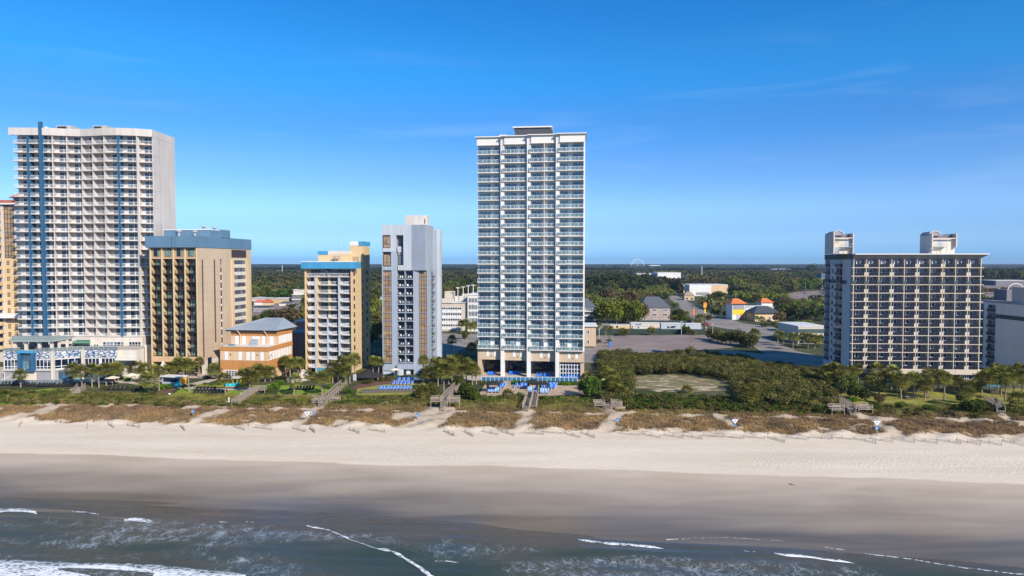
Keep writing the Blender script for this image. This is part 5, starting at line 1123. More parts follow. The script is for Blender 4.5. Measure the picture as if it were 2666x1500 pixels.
def trees(place, lst, group='trees inland behind the hotels'):
    """lst: (px, ground py, top py, width px, kind, leaf)"""
    lst = sorted(lst, key=lambda q: q[0]); n = len(lst)
    for k, (px, gy, ty, wp, kind, lf) in enumerate(lst):
        X, Y, z = gr(px, gy); ht = max(2, zt(ty, Y)-z); wd_ = wp*Y/F
        col = {'lime leaf': 'bright green', 'olive leaf': 'olive green', 'brown leaf': 'brownish', 'oak leaf': 'green', 'pine leaf': 'dark', 'vine leaf': 'fresh green', 'hedge leaf': 'clipped green', 'scrub leaf': 'dusty green'}[lf]
        nm = {'pine': 'pine_tree', 'oak': 'leafy_tree', 'small': 'young_tree'}[kind]
        t_ = thing(nm, '%s %s %s, %s of %d from left' % (col, nm.split('_')[0]+' tree', place, ORD[k+1], n), 'tree', (X, Y, z), rt.uniform(0, 6.28), group)
        tm, cm = tree_proto(kind, lf, rt.randrange(3))
        a = link('trunk', tm, t_); b = link('crown', cm, t_); a.scale = b.scale = (wd_/10, wd_/10, ht/10)
o_, l_, w_, p_, b_, v_ = 'olive leaf', 'lime leaf', 'oak leaf', 'pine leaf', 'brown leaf', 'vine leaf'
trees('beside the brick apartments', [(1580, 842, 768, 60, 'oak', l_), (1620, 841, 762, 55, 'oak', l_), (1655, 843, 766, 48, 'oak', l_), (1672, 838, 776, 42, 'oak', o_), (1605, 843, 790, 45, 'oak', l_), (1562, 840, 785, 34, 'oak', o_),
      (1637, 843, 792, 44, 'oak', w_), (1757, 802, 784, 28, 'oak', l_), (1766, 824, 800, 38, 'oak', v_), (1760, 838, 815, 48, 'oak', l_), (1782, 840, 822, 32, 'oak', v_)])
trees('behind the bright green grove', [(1640, 802, 744, 64, 'oak', b_), (1582, 792, 738, 54, 'oak', b_), (1607, 796, 748, 44, 'oak', b_), (1690, 790, 755, 32, 'oak', b_), (1547, 800, 758, 34, 'oak', o_), (1662, 790, 752, 40, 'oak', b_), (1712, 782, 756, 34, 'oak', w_), (1735, 778, 758, 30, 'oak', w_), (1560, 775, 735, 44, 'oak', w_)])
trees('in the dark pine stand', [(1540, 762, 704, 54, 'pine', p_), (1570, 766, 702, 56, 'pine', p_), (1602, 762, 700, 60, 'pine', p_), (1640, 764, 703, 60, 'pine', p_), (1676, 760, 705, 52, 'pine', p_), (1702, 757, 707, 50, 'pine', p_), (1620, 770, 714, 50, 'pine', p_), (1660, 772, 718, 50, 'pine', p_), (1525, 772, 718, 44, 'pine', p_), (1590, 776, 722, 50, 'pine', w_)])
trees('near the strip mall', [(1760, 766, 714, 56, 'pine', p_), (1850, 792, 758, 34, 'oak', w_), (1880, 802, 763, 44, 'oak', w_), (1862, 826, 790, 34, 'oak', w_), (1870, 780, 753, 44, 'oak', v_), (1893, 826, 803, 30, 'oak', w_), (1838, 800, 772, 26, 'oak', w_), (1800, 760, 742, 26, 'oak', w_), (1845, 835, 815, 24, 'oak', o_)])
trees('around the orange roofed shop', [(1920, 776, 734, 54, 'oak', w_), (1950, 777, 729, 58, 'oak', o_), (1986, 786, 754, 58, 'oak', b_), (2026, 778, 744, 38, 'oak', w_), (2042, 802, 774, 62, 'oak', o_), (2052, 832, 779, 72, 'oak', w_), (2092, 832, 777, 62, 'oak', o_), (2030, 840, 804, 42, 'oak', b_), (2112, 817, 774, 42, 'oak', v_),
      (2050, 862, 832, 84, 'oak', l_), (2096, 850, 829, 54, 'oak', l_), (1992, 852, 837, 30, 'small', v_), (2018, 850, 836, 30, 'small', v_), (1935, 788, 758, 40, 'oak', v_)])
trees('beyond the far parking lot', [(2062, 762, 720, 52, 'oak', o_), (2042, 760, 722, 46, 'oak', o_), (2000, 757, 724, 54, 'oak', w_), (2096, 757, 719, 52, 'oak', v_), (2131, 753, 717, 44, 'oak', l_), (2114, 716, 682, 38, 'oak', w_), (2072, 760, 734, 42, 'oak', v_), (1910, 748, 709, 42, 'oak', l_), (1960, 733, 699, 62, 'oak', w_), (2092, 727, 699, 54, 'oak', w_),
      (2010, 735, 706, 50, 'oak', l_), (1975, 745, 712, 44, 'oak', v_), (1930, 735, 705, 50, 'oak', w_), (2130, 782, 768, 26, 'small', o_), (2126, 818, 790, 26, 'small', b_)])
trees('bordering the empty parking lot', [(1856, 886, 848, 42, 'oak', o_), (1880, 894, 851, 48, 'oak', o_), (1901, 898, 854, 46, 'oak', w_), (1926, 901, 850, 52, 'oak', o_), (1954, 906, 861, 44, 'oak', w_), (1940, 903, 860, 36, 'oak', o_), (1868, 890, 858, 36, 'oak', w_)])
trees('behind the empty parking lot', [(1625, 874, 848, 34, 'small', o_), (1695, 873, 847, 32, 'small', o_), (1785, 871, 842, 32, 'small', v_), (1806, 873, 856, 22, 'small', b_), (1610, 875, 862, 14, 'small', w_), (1560, 895, 880, 20, 'small', w_), (1585, 893, 882, 20, 'small', w_)])
trees('behind the orange hall', [(745, 838, 794, 64, 'oak', b_), (722, 833, 799, 46, 'oak', b_), (772, 838, 794, 52, 'oak', b_), (700, 833, 797, 40, 'oak', w_), (688, 832, 813, 34, 'oak', o_), (665, 834, 818, 34, 'oak', o_), (758, 803, 788, 34, 'oak', v_)])
trees('behind the low motels', [(680, 779, 750, 44, 'oak', l_), (710, 783, 747, 48, 'oak', v_), (740, 781, 744, 44, 'oak', v_), (770, 783, 740, 44, 'oak', w_), (660, 781, 755, 34, 'oak', l_), (695, 775, 740, 40, 'oak', w_), (755, 770, 730, 40, 'oak', w_), (725, 765, 728, 44, 'oak', b_), (690, 760, 725, 44, 'oak', w_)])
trees('right of the yellow hotel', [(975, 822, 769, 38, 'oak', l_), (968, 803, 755, 34, 'oak', w_), (986, 793, 744, 34, 'oak', w_), (970, 864, 829, 44, 'oak', w_), (984, 884, 828, 46, 'oak', w_), (966, 904, 850, 44, 'oak', w_), (991, 853, 800, 34, 'oak', o_), (975, 783, 735, 36, 'oak', b_), (962, 765, 720, 34, 'oak', w_), (955, 880, 840, 34, 'oak', w_)])
trees('behind the office block', [(1160, 772, 737, 48, 'oak', o_), (1190, 769, 734, 52, 'oak', o_), (1220, 769, 730, 44, 'oak', w_), (1240, 769, 735, 34, 'oak', o_), (1175, 760, 722, 50, 'oak', w_), (1205, 758, 720, 46, 'oak', v_), (1212, 884, 850, 18, 'small', w_), (1209, 890, 862, 16, 'small', w_)])
trees('behind the right edge hotel', [(2556+12*k, 734+k % 3, 691+(k*7) % 5, 34, 'pine', p_ if k % 2 else w_) for k in range(12)]+[(2552+15*k, 765, 743+k % 4, 22, 'small', b_) for k in range(9)])
trees('in the seafront gardens', [(1540, 1040, 963, 56, 'oak', v_), (1520, 1030, 975, 40, 'oak', l_), (1212, 1040, 982, 50, 'oak', v_), (1232, 1046, 998, 40, 'oak', v_), (1125, 1030, 985, 40, 'oak', w_), (1100, 1028, 995, 30, 'oak', w_), (2205, 1025, 960, 52, 'oak', w_), (2228, 1040, 985, 48, 'oak', w_), (2216, 1000, 948, 44, 'oak', v_), (2180, 1030, 985, 36, 'oak', p_),
      (2530, 1078, 1032, 56, 'oak', v_), (2548, 1068, 1030, 40, 'oak', v_), (2512, 1070, 1040, 36, 'oak', w_), (2500, 1050, 1012, 30, 'oak', w_), (2275, 1066, 1040, 34, 'small', v_), (2345, 1064, 1043, 36, 'small', v_), (2420, 1072, 1050, 44, 'small', v_), (2620, 1076, 1056, 40, 'small', v_), (2250, 1045, 1000, 34, 'oak', p_), (2290, 1050, 1022, 30, 'oak', b_),
      (1195, 1012, 968, 36, 'oak', w_), (1545, 1020, 968, 36, 'oak', l_)], 'garden trees by the sea')
def shrubs(place, lst, group='shrubs in the hotel gardens'):
    lst = sorted(lst, key=lambda q: q[0]); n = len(lst)
    for k, (px, gy, hp, wp, lf) in enumerate(lst):
        X, Y, z = gr(px, gy); key = ('shrub', lf, k % 2)
        if key not in TREES: TREES[key] = crown_mesh('shrub', 5.2, 10., 14, 620, 1.15, lf, k+5, 3.2, .9, spread=.6, br=.45)
        o = link('shrub', TREES[key], None, (X, Y, z), rt.uniform(0, 6)); o.scale = (wp*Y/F/10, wp*Y/F/14, hp*Y/F/10)
        tag(o, 'leafy shrub %s, %s of %d from left' % (place, ORD[k+1], n) if n > 1 else 'leafy shrub '+place, 'shrub', group)
shrubs('along the left seafront bank', [(10, 1030, 16, 50, v_), (45, 1034, 14, 50, w_), (80, 1028, 14, 40, w_), (110, 1034, 10, 46, v_), (150, 1020, 8, 30, w_), (175, 1022, 10, 34, v_), (205, 1018, 12, 30, w_), (270, 1014, 12, 30, w_), (250, 1004, 12, 26, w_)])
shrubs('around the left garden terrace', [(316, 988, 12, 40, 'hedge leaf'), (332, 990, 10, 30, 'hedge leaf'), (305, 1015, 6, 20, w_), (340, 1010, 6, 24, 'hedge leaf'), (372, 1012, 14, 26, w_), (395, 1030, 18, 24, w_), (432, 1014, 18, 52, 'hedge leaf'), (418, 1010, 14, 30, 'hedge leaf')])
shrubs('hedging the centre lawns', [(534, 1002, 8, 22, 'hedge leaf'), (552, 1003, 9, 26, 'hedge leaf'), (570, 1003, 9, 24, 'hedge leaf'), (628, 1002, 9, 26, 'hedge leaf'), (645, 1003, 8, 22, w_), (690, 1012, 16, 44, 'hedge leaf'), (712, 1010, 17, 40, 'hedge leaf'), (730, 1003, 18, 32, 'hedge leaf'), (700, 1020, 12, 32, w_), (540, 985, 9, 30, w_), (480, 1008, 9, 36, 'hedge leaf'), (500, 1006, 8, 30, w_), (722, 1040, 14, 26, w_), (795, 1028, 8, 22, v_)])
shrubs('beside the yellow hotel lawn', [(866, 1014, 18, 40, 'hedge leaf'), (888, 1012, 16, 34, 'hedge leaf'), (900, 1004, 22, 26, w_), (844, 1012, 12, 30, w_), (905, 1024, 20, 34, v_), (940, 975, 14, 36, l_), (960, 998, 14, 50, 'scrub leaf'), (1003, 992, 16, 50, 'scrub leaf'), (985, 990, 12, 36, 'scrub leaf'), (1100, 1024, 18, 40, v_), (1085, 1030, 16, 30, w_)])
shrubs('below the pool deck of the tallest hotel', [(1262, 1000, 10, 30, w_), (1340, 1000, 14, 32, 'hedge leaf'), (1352, 1000, 10, 24, w_), (1395, 1000, 9, 40, w_), (1440, 1002, 12, 40, 'hedge leaf'), (1470, 1002, 10, 40, 'hedge leaf'), (1496, 1002, 9, 30, 'hedge leaf'), (1350, 1030, 13, 20, 'hedge leaf'), (1270, 1045, 16, 34, v_), (1300, 1044, 14, 30, v_), (1252, 1042, 14, 30, v_), (1325, 1038, 12, 30, v_), (1415, 1042, 14, 34, v_), (1440, 1042, 14, 30, w_), (1470, 1040, 12, 40, 'scrub leaf'), (1400, 1050, 10, 26, w_), (1500, 1040, 14, 40, 'scrub leaf')])
shrubs('in front of the slab hotel lawn', [(2265, 1068, 16, 36, v_), (2250, 1060, 14, 20, w_), (2395, 1074, 16, 28, w_), (2440, 1070, 14, 34, v_), (2475, 1068, 14, 30, 'scrub leaf'), (2490, 1062, 14, 26, w_), (2600, 1072, 10, 30, w_), (2645, 1080, 16, 40, v_), (2225, 1045, 14, 40, 'hedge leaf'), (2182, 1000, 20, 36, w_)])
# --- many-clump masses
def inside(px, py, poly):
    c = np.zeros(px.shape, bool); n = len(poly)
    for i in range(n):
        (x0, y0), (x1, y1) = poly[i], poly[(i+1) % n]
        c ^= ((y0 > py) != (y1 > py)) & (px < (x1-x0)*(py-y0)/((y1-y0) or 1e-9)+x0)
    return c
def to_px(X, Y, z=0.):
    d = Y*math.cos(TH)-(z-CZ)*math.sin(TH); u_ = (z-CZ)*math.cos(TH)+Y*math.sin(TH)
    return 1333+F*X/d, 750-F*u_/d
def mass(name, label, mats, tr, nl, size, nb, seed, flat=1., core=None, spread=.62, br=.42):
    """tr: arrays X, Y, z, rx, h, mat index"""
    rg = np.random.default_rng(seed); Vs, Qs, Ms = [], [], []; off = 0
    protos = [crown_pts(1, 1, nb, nl, np.random.default_rng(seed+k), flat, spread, br) for k in range(7)]
    X, Y, z, rx, h, mi = tr
    for i in range(len(X)):
        P, N = protos[i % 7]; a = rg.uniform(0, 6.28); c, s = math.cos(a), math.sin(a)
        Q = np.empty_like(P); Q[:, 0] = (P[:, 0]*c-P[:, 1]*s)*rx[i]+X[i]; Q[:, 1] = (P[:, 0]*s+P[:, 1]*c)*rx[i]+Y[i]; Q[:, 2] = z[i]+h[i]*(.52+.5*P[:, 2])
        M_ = np.empty_like(N); M_[:, 0] = N[:, 0]*c-N[:, 1]*s; M_[:, 1] = N[:, 0]*s+N[:, 1]*c; M_[:, 2] = N[:, 2]
        V, F_ = quads(Q, M_, size*rx[i], rg, .33); Vs.append(V); Qs.append(F_+off); off += len(V); Ms.append(np.full(len(F_), mi[i]))
    me = np_mesh(name, np.concatenate(Vs), np.concatenate(Qs), mats); me.polygons.foreach_set('material_index', np.concatenate(Ms).astype(np.int32))
    return setting(link(name, me), 'stuff', label)
rg = np.random.default_rng(21)
OPEN = [[(1655, 800), (1835, 780), (1835, 880), (1655, 880)], [(1480, 790), (1560, 790), (1560, 880), (1480, 880)], [(1800, 806), (1950, 812), (2080, 850), (2080, 900), (1800, 900)], [(1735, 765), (1765, 765), (1850, 812), (1850, 840), (1800, 830)], [(1775, 742), (1915, 742), (1915, 800), (1775, 790)], [(2035, 752), (2150, 752), (2150, 800), (2060, 800)], [(1885, 790), (2070, 790), (2070, 840), (1885, 840)],
        [(640, 775), (800, 775), (800, 850), (640, 850)], [(2540, 735), (2760, 735), (2760, 800), (2540, 800)], [(1700, 716), (1790, 716), (1800, 742), (1740, 742)], [(1650, 780), (1760, 780), (1760, 840), (1650, 840)], [(1148, 765), (1250, 765), (1250, 900), (1148, 900)]]
def forest(y0, y1, sp, hmin, hmax, rmin, rmax, seed):
    rg = np.random.default_rng(seed); out_ = []
    Y = y0
    while Y < y1:
        xs_ = np.arange(-.80*Y-60, .80*Y+60, sp); out_.append(np.stack([xs_+rg.uniform(-.45, .45, len(xs_))*sp, Y+rg.uniform(-.5, .5, len(xs_))*sp], 1)); Y += sp
    P = np.concatenate(out_); px, py = to_px(P[:, 0], P[:, 1]); ok = np.ones(len(P), bool)
    for po in OPEN: ok &= ~inside(px, py, po)
    clear = vnoise(P[:, 0], P[:, 1], 170, 110, 31); ok &= ~((clear < .13) & (P[:, 1] > 700))
    P = P[ok]; n = len(P); k = vnoise(P[:, 0], P[:, 1], 70, 50, 8)+rg.normal(0, .12, n)
    mi = np.where(k < .30, 3, np.where(k < .52, 0, np.where(k < .70, 1, np.where(k < .78, 4, 2))))
    r = rg.uniform(rmin, rmax, n); h = rg.uniform(hmin, hmax, n)*(1+.25*(mi == 3))
    return P[:, 0], P[:, 1], np.zeros(n), r, h, mi
FM = ['oak leaf', 'olive leaf', 'lime leaf', 'pine leaf', 'brown leaf', 'scrub leaf', 'vine leaf']
mass('forest', 'dense mixed woodland spreading inland behind the town', FM, forest(405, 900, 9.5, 8.0, 13., 4.8, 7.0, 1), 85, .34, 9, 40)
mass('forest', 'woodland fading towards the horizon', FM, forest(900, 2600, 15, 10, 15, 8, 12, 2), 17, .62, 5, 41)
mass('forest', 'far woodland just short of the horizon', FM, forest(2600, 4300, 24, 11, 21, 11, 17, 5), 9, .8, 4, 44)
xs_f = np.linspace(-7500, 7500, 500); ys_f = np.geomspace(2500, 9000, 110)
m, t = new_mat('far canopy'); n = noise(t, pos(t, (.02, .006, .05)), 1, 6); out(t, princ(t, mx(t, mr(t, n, .35, .65), (.022, .035, .022), (.06, .07, .032)), .95, .1).outputs[0])
o = sheet('far_forest', xs_f, ys_f, lambda X, S: 9+6*vnoise(X, S, 22, 60, 3)+5*vnoise(X, S, 130, 300, 4), 'far canopy'); o['kind'] = 'stuff'; o['label'] = 'distant woodland canopy below the horizon'
# scrub thicket in the empty plot
TH_P = [[(1565, 930), (1640, 934), (1780, 930), (1960, 944), (1960, 970), (1905, 996), (1820, 985), (1720, 978), (1642, 980), (1634, 1062), (1568, 1060)], [(1900, 955), (2060, 960), (2140, 985), (2168, 1030), (2160, 1066), (1960, 1048), (1910, 1026), (1905, 990)]]
X0 = rg.uniform(20, 115, 30000); Y0 = rg.uniform(165, 262, 30000); px, py = to_px(X0, Y0, -.3); ok = inside(px, py, TH_P[0]) | inside(px, py, TH_P[1])
X0, Y0 = X0[ok], Y0[ok]; sel = []
for i in range(len(X0)):
    if all((X0[i]-X0[j])**2+(Y0[i]-Y0[j])**2 > 2.5**2 for j in sel): sel.append(i)
X0, Y0 = X0[sel], Y0[sel]; n = len(X0)
mass('scrub_thicket', 'dense wind-clipped scrub thicket filling the empty plot', ['scrub leaf', 'olive leaf', 'oak leaf'], (X0, Y0, np.array([zg(a, b) for a, b in zip(X0, Y0)]), rg.uniform(1.7, 3.6, n), 2.2+3.0*vnoise(X0, Y0, 9, 7, 2)+rg.normal(0, .3, n), np.where(rg.random(n) < .7, 0, np.where(rg.random(n) < .5, 1, 2))), 560, .145, 10, 60, 1.0, None, .55, .48)
FR = [(1640, 1034), (1700, 1036), (1800, 1038), (1880, 1038), (1960, 1052), (2170, 1068), (2165, 1080), (1900, 1074), (1640, 1066)]
X0 = rg.uniform(20, 115, 9000); Y0 = rg.uniform(155, 215, 9000); px, py = to_px(X0, Y0, -.8); ok = inside(px, py, FR); X0, Y0 = X0[ok], Y0[ok]; sel = []
for i in range(len(X0)):
    if all((X0[i]-X0[j])**2+(Y0[i]-Y0[j])**2 > 1.5**2 for j in sel): sel.append(i)
X0, Y0 = X0[sel], Y0[sel]; n = len(X0)
mass('low_scrub', 'low green creeping shrubs in front of the clearing', ['vine leaf', 'scrub leaf', 'oak leaf', 'olive leaf'], (X0, Y0, np.array([zg(a, b) for a, b in zip(X0, Y0)]), rg.uniform(1.1, 2.1, n), 1.1+1.2*vnoise(X0, Y0, 7, 5, 5), np.where(rg.random(n) < .5, 0, rg.integers(1, 4, n))), 230, .22, 7, 61)
# ground cover on the bank behind the dune
def bank(pxpoly, sp, mats, lbl, seed, h0, h1, r0, r1, wts, nl=70):
    rg = np.random.default_rng(seed); X0 = rg.uniform(-170, 170, 60000); Y0 = rg.uniform(135, 205, 60000); px, py = to_px(X0, Y0, -.9); ok = inside(px, py, pxpoly) & (pathdist(X0, Y0) > 1)
    X0, Y0 = X0[ok], Y0[ok]; A = len(X0)/60000*340*70; n = min(len(X0), int(A/sp)); X0, Y0 = X0[:n], Y0[:n]
    mass('ground_cover', lbl, mats, (X0, Y0, np.array([zg(a, b) for a, b in zip(X0, Y0)])-.1, rg.uniform(r0, r1, n), rg.uniform(h0, h1, n), rg.choice(len(mats), n, p=wts)), nl, .3, 6, seed)
bank([(-80, 1020), (60, 1020), (200, 1022), (380, 1032), (440, 1048), (600, 1048), (600, 1060), (300, 1055), (170, 1052), (60, 1056), (-80, 1060)], 1.0, ['vine leaf', 'olive leaf', 'hedge leaf', 'scrub leaf'], 'low green ground cover on the left bank', 71, .5, 1.1, .8, 1.5, [.25, .35, .1, .3])
bank([(600, 1048), (700, 1045), (850, 1042), (905, 1034), (1110, 1036), (1120, 1046), (1000, 1058), (880, 1058), (700, 1058), (600, 1058)], 1.0, ['vine leaf', 'olive leaf', 'scrub leaf', 'hedge leaf'], 'low green ground cover on the middle bank', 72, .5, 1.2, .8, 1.5, [.35, .3, .25, .1])
bank([(1110, 1030), (1240, 1032), (1340, 1036), (1540, 1036), (1640, 1040), (1640, 1056), (1400, 1050), (1240, 1050), (1110, 1052)], 1.3, ['vine leaf', 'olive leaf', 'scrub leaf'], 'mixed scrub below the tall hotel gardens', 73, .5, 1.3, .7, 1.4, [.3, .3, .4])
bank([(2180, 1056), (2300, 1062), (2480, 1070), (2700, 1064), (2700, 1090), (2480, 1092), (2260, 1084), (2180, 1078)], 1.7, ['vine leaf', 'olive leaf', 'scrub leaf', 'brown leaf'], 'mixed scrub in front of the right lawn', 74, .5, 1.3, .7, 1.4, [.15, .3, .35, .2])
# --- dune grass: single blades in tufts
def grass(name, lbl, mat, n, s0, s1, hmin, hmax, wsel, seed, cov=True, dens=1.):
    rg = np.random.default_rng(seed); X = rg.uniform(-175, 150, n); S = rg.uniform(s0, s1, n); Y = S-CT*X
    keep = (np.abs(X) < .79*Y+8) & (rg.random(n) < (cover(X, S) if cov else 1)) & (pathdist(X, Y) > .1)
    X, S = X[keep], S[keep]; k2 = wsel(X, S, rg); X, S = X[k2], S[k2]; Y = S-CT*X; n = len(X); z = zg2(X, S)
    k = 6; X = np.repeat(X, k)+rg.normal(0, .16, n*k); Y = np.repeat(Y, k)+rg.normal(0, .16, n*k); z = np.repeat(z, k)
    h = rg.uniform(hmin, hmax, n*k); a = rg.uniform(0, 6.28, n*k); l = rg.uniform(.1, .55, n*k)*h; w_ = rg.uniform(.03, .07, n*k); b = rg.uniform(0, 6.28, n*k)
    P0 = np.stack([X-np.cos(b)*w_, Y-np.sin(b)*w_, z-.05], 1); P1 = np.stack([X+np.cos(b)*w_, Y+np.sin(b)*w_, z-.05], 1)
    P2 = np.stack([X+np.cos(a)*l, Y+np.sin(a)*l, z+h], 1)
    V = np.stack([P0, P1, P2], 1).reshape(-1, 3); return setting(link(name, np_mesh(name, V, np.arange(3*n*k).reshape(-1, 3), [mat])), 'stuff', lbl)
nA = lambda X, S, sd: vnoise(X, S, 26, 9, sd)
grass('dune_grass', 'tall dry golden beach grass covering the dune', 'dune grass', 75000, 145.5, 168, .3, .75, lambda X, S, r: (nA(X, S, 3)+r.normal(0, .2, len(X)) > .38), 1)
grass('dune_grass', 'reddish brown beach grass patches on the dune', 'red grass', 60000, 145.5, 167, .25, .65, lambda X, S, r: (nA(X, S, 3)+r.normal(0, .2, len(X)) <= .55), 2)
grass('dune_grass', 'greener beach grass at the back of the dune', 'green grass', 60000, 159, 178, .3, .8, lambda X, S, r: (r.random(len(X)) < np.clip((S-160)/8, .1, .9)), 3)
# ================================================================== garden and beach things
def parts(t_, **kw):
    for k, mb in kw.items():
        for o in (mb if isinstance(mb, list) else [mb]): o.build(k, t_)
def lounger(name, frame, cloth, back=55, w_=.66):
    """foot end at -y; returns a hidden-nowhere prototype factory"""
    fr = MB(); c, s = math.cos(R(back)), math.sin(R(back))
    for x in (-w_/2, w_/2-.05): fr.box(x, x+.05, -.95, .35, .30, .36, frame); fr.bar((x+.02, .35, .33), (x+.02, .35+.8*c, .33+.8*s), .06, frame)
    legs = []
    for x in (-w_/2, w_/2-.05):
        for y in (-.85, .3): legs.append(MB().box(x, x+.05, y, y+.05, 0, .299, frame).mesh('leg'))
    seat = MB().box(-w_/2+.055, w_/2-.055, -.93, .34, .33, .39, cloth)
    bk = MB().hull([(-w_/2+.055, .35, .34), (w_/2-.055, .35, .34), (w_/2-.055, .30, .38), (-w_/2+.055, .30, .38)], [(-w_/2+.055, .35+.8*c, .34+.8*s), (w_/2-.055, .35+.8*c, .34+.8*s), (w_/2-.055, .30+.8*c, .40+.8*s), (-w_/2+.055, .30+.8*c, .40+.8*s)], cloth)
    return name, [('frame', fr.mesh('frame')), ('seat', seat.mesh('seat')), ('backrest', bk.mesh('backrest'))]+[('leg', l) for l in legs]
LB = lounger('sun_lounger', 'white plastic', 'blue fabric', 55); LS = lounger('sun_lounger', 'white plastic', 'pale blue fabric', 60, .8); LK = lounger('sun_lounger', 'black fabric', 'black fabric', 50); LU = lounger('deck_chair', 'blue fabric', 'blue fabric', 75, .6)
def place(proto, X, Y, z, rz, label, cat, group, sc__=1.):
    t_ = thing(proto[0], label, cat, (X, Y, z), rz, group); t_.scale = (sc__,)*3
    for nm, me in proto[1]: link(nm, me, t_)
    return t_
rl = random.Random(9)
def row(proto, p0, p1, n, phrase, cat, group, z=None, rz=0, jit=.1, s=1.):
    for k in range(n):
        q = k/max(1, n-1); px, py = p0[0]+(p1[0]-p0[0])*q, p0[1]+(p1[1]-p0[1])*q
        X, Y, zz = gr(px, py) if z is None else onz(px, py, z)
        place(proto, X, Y, zz, rz+rl.uniform(-jit, jit), '%s, %s of %d from left' % (phrase, ORD[k+1], n), cat, group, s)
GB, GK = 'blue sun loungers', 'black sun loungers'
row(LB, (988, 1015), (1066, 1015), 10, 'blue and white lounger in the front lawn row', 'sun lounger', GB, rz=-.25, s=1.0)
row(LB, (1023, 1001), (1071, 1001), 6, 'blue and white lounger in the middle lawn row', 'sun lounger', GB, rz=-.25, s=1.0)
row(LB, (1037, 992), (1073, 992), 4, 'blue and white lounger in the back lawn row', 'sun lounger', GB, rz=-.25, s=1.0)
row(LK, (504, 1026), (584, 1026), 10, 'black lounger in the front row on the green lawn', 'sun lounger', GK, rz=-.3, s=1.05)
row(LK, (510, 1017), (556, 1017), 6, 'black lounger in the back row on the green lawn', 'sun lounger', GK, rz=-.3, s=1.05)
row(LK, (755, 1015), (812, 1015), 8, 'black lounger on the centre lawn', 'sun lounger', GK, rz=-.3, s=1.05)
row(LK, (280, 1016), (325, 1016), 5, 'black lounger on the pink garden terrace', 'sun lounger', GK, rz=-.4, s=1.05)
row(LK, (340, 1016), (372, 1016), 4, 'black lounger beside the terrace shrubs', 'sun lounger', GK, rz=-.4, s=1.05)
row(LK, (2, 1004), (46, 1004), 6, 'black lounger at the far left of the pool terrace', 'sun lounger', GK, rz=-.4, s=1.05)
row(LK, (62, 1006), (84, 1006), 4, 'black lounger behind the lone left palm', 'sun lounger', GK, rz=-.4, s=1.05)
row(LK, (96, 1007), (136, 1007), 7, 'black lounger in the long pool terrace row', 'sun lounger', GK, rz=-.4, s=1.05)
row(LK, (148, 1007), (210, 1005), 9, 'black lounger in front of the curved pool', 'sun lounger', GK, rz=-.4, s=1.05)
row(LK, (75, 984), (104, 983), 4, 'black lounger on the upper deck below the beach club', 'sun lounger', GK, rz=-.4, s=1.2)
dz_ = -.35
row(LU, (1273, 978), (1285, 978), 3, 'bright blue deck chair under the first tower bay', 'deck chair', 'blue deck chairs', z=dz_, s=1.05)
row(LU, (1328, 977), (1352, 977), 5, 'bright blue deck chair under the second tower bay', 'deck chair', 'blue deck chairs', z=dz_, s=1.05)
row(LU, (1399, 983), (1437, 983), 5, 'bright blue deck chair under the third tower bay', 'deck chair', 'blue deck chairs', z=dz_, s=1.1)
row(LU, (1466, 988), (1502, 988), 5, 'bright blue deck chair under the glazed tower bay', 'deck chair', 'blue deck chairs', z=dz_, s=1.1)
row(LS, (1275, 1022), (1295, 1022), 3, 'pale blue lounger under the left black gazebo', 'sun lounger', GB, s=1.3)
row(LS, (1380, 1021), (1393, 1021), 2, 'pale blue lounger under the middle black gazebo', 'sun lounger', GB, s=1.3)
row(LS, (1411, 1025), (1424, 1025), 2, 'pale blue lounger under the right black gazebo', 'sun lounger', GB, s=1.3)
row(LB, (1303, 1010), (1311, 1010), 2, 'blue and white lounger right of the left gazebo', 'sun lounger', GB, rz=-.4, s=1.2)
row(LB, (1341, 1009), (1353, 1009), 2, 'blue and white lounger before the round hedge', 'sun lounger', GB, rz=-.5, s=1.2)
row(LB, (1363, 1010), (1370, 1010), 2, 'shaded blue lounger left of the middle gazebo', 'sun lounger', GB, rz=-.4, s=1.2)
row(LB, (1414, 1010), (1446, 1008), 5, 'blue and white lounger behind the right gazebo', 'sun lounger', GB, rz=-.1, s=1.25)
row(LB, (1432, 1013), (1442, 1013), 2, 'blue and white lounger at the front right of the gazebos', 'sun lounger', GB, rz=-.1, s=1.25)
for k, (px, py, w_) in enumerate(((1284, 1021, 3.4), (1387, 1016, 2.8), (1417, 1022, 2.6))):
    X, Y, z = gr(px, py); g = thing('gazebo', 'black fabric gazebo over pale loungers, %s of the three' % ('leftmost', 'middle', 'rightmost')[k], 'gazebo', (X, Y, z), 0, 'black gazebos on the garden terrace')
    a = w_/2; rf = MB(); rf.hull([(-a-.2, -a-.2, 2.25), (a+.2, -a-.2, 2.25), (a+.2, a+.2, 2.25), (-a-.2, a+.2, 2.25)], [(-.4, -.4, 3.1), (.4, -.4, 3.1), (.4, .4, 3.1), (-.4, .4, 3.1)], 'black canvas'); rf.build('canopy', g)
    for sx_ in (-1, 1):
        for sy_ in (-1, 1): MB().box(sx_*a-.05, sx_*a+.05, sy_*a-.05, sy_*a+.05, 0, 2.24, 'dark metal').build('post', g)
    MB().box(-a, -a+.5, a-.03, a+.03, .1, 2.2, 'black canvas').build('curtain', g); MB().box(a-.5, a, a-.03, a+.03, .1, 2.2, 'black canvas').build('curtain', g)
def umbrella(px, py, r, h, mat, label, closed=False):
    X, Y, z = gr(px, py); g = thing('parasol', label, 'umbrella', (X, Y, z), 0, 'parasols in the gardens'); MB().cyl(0, 0, 0, h, .05, .05, 'grey metal').build('pole', g)
    if closed: MB().cyl(0, 0, h*.35, h, .38, .06, mat, 8).build('canopy', g)
    else: MB().cyl(0, 0, h-.55, h, r, .08, mat, 8).build('canopy', g)
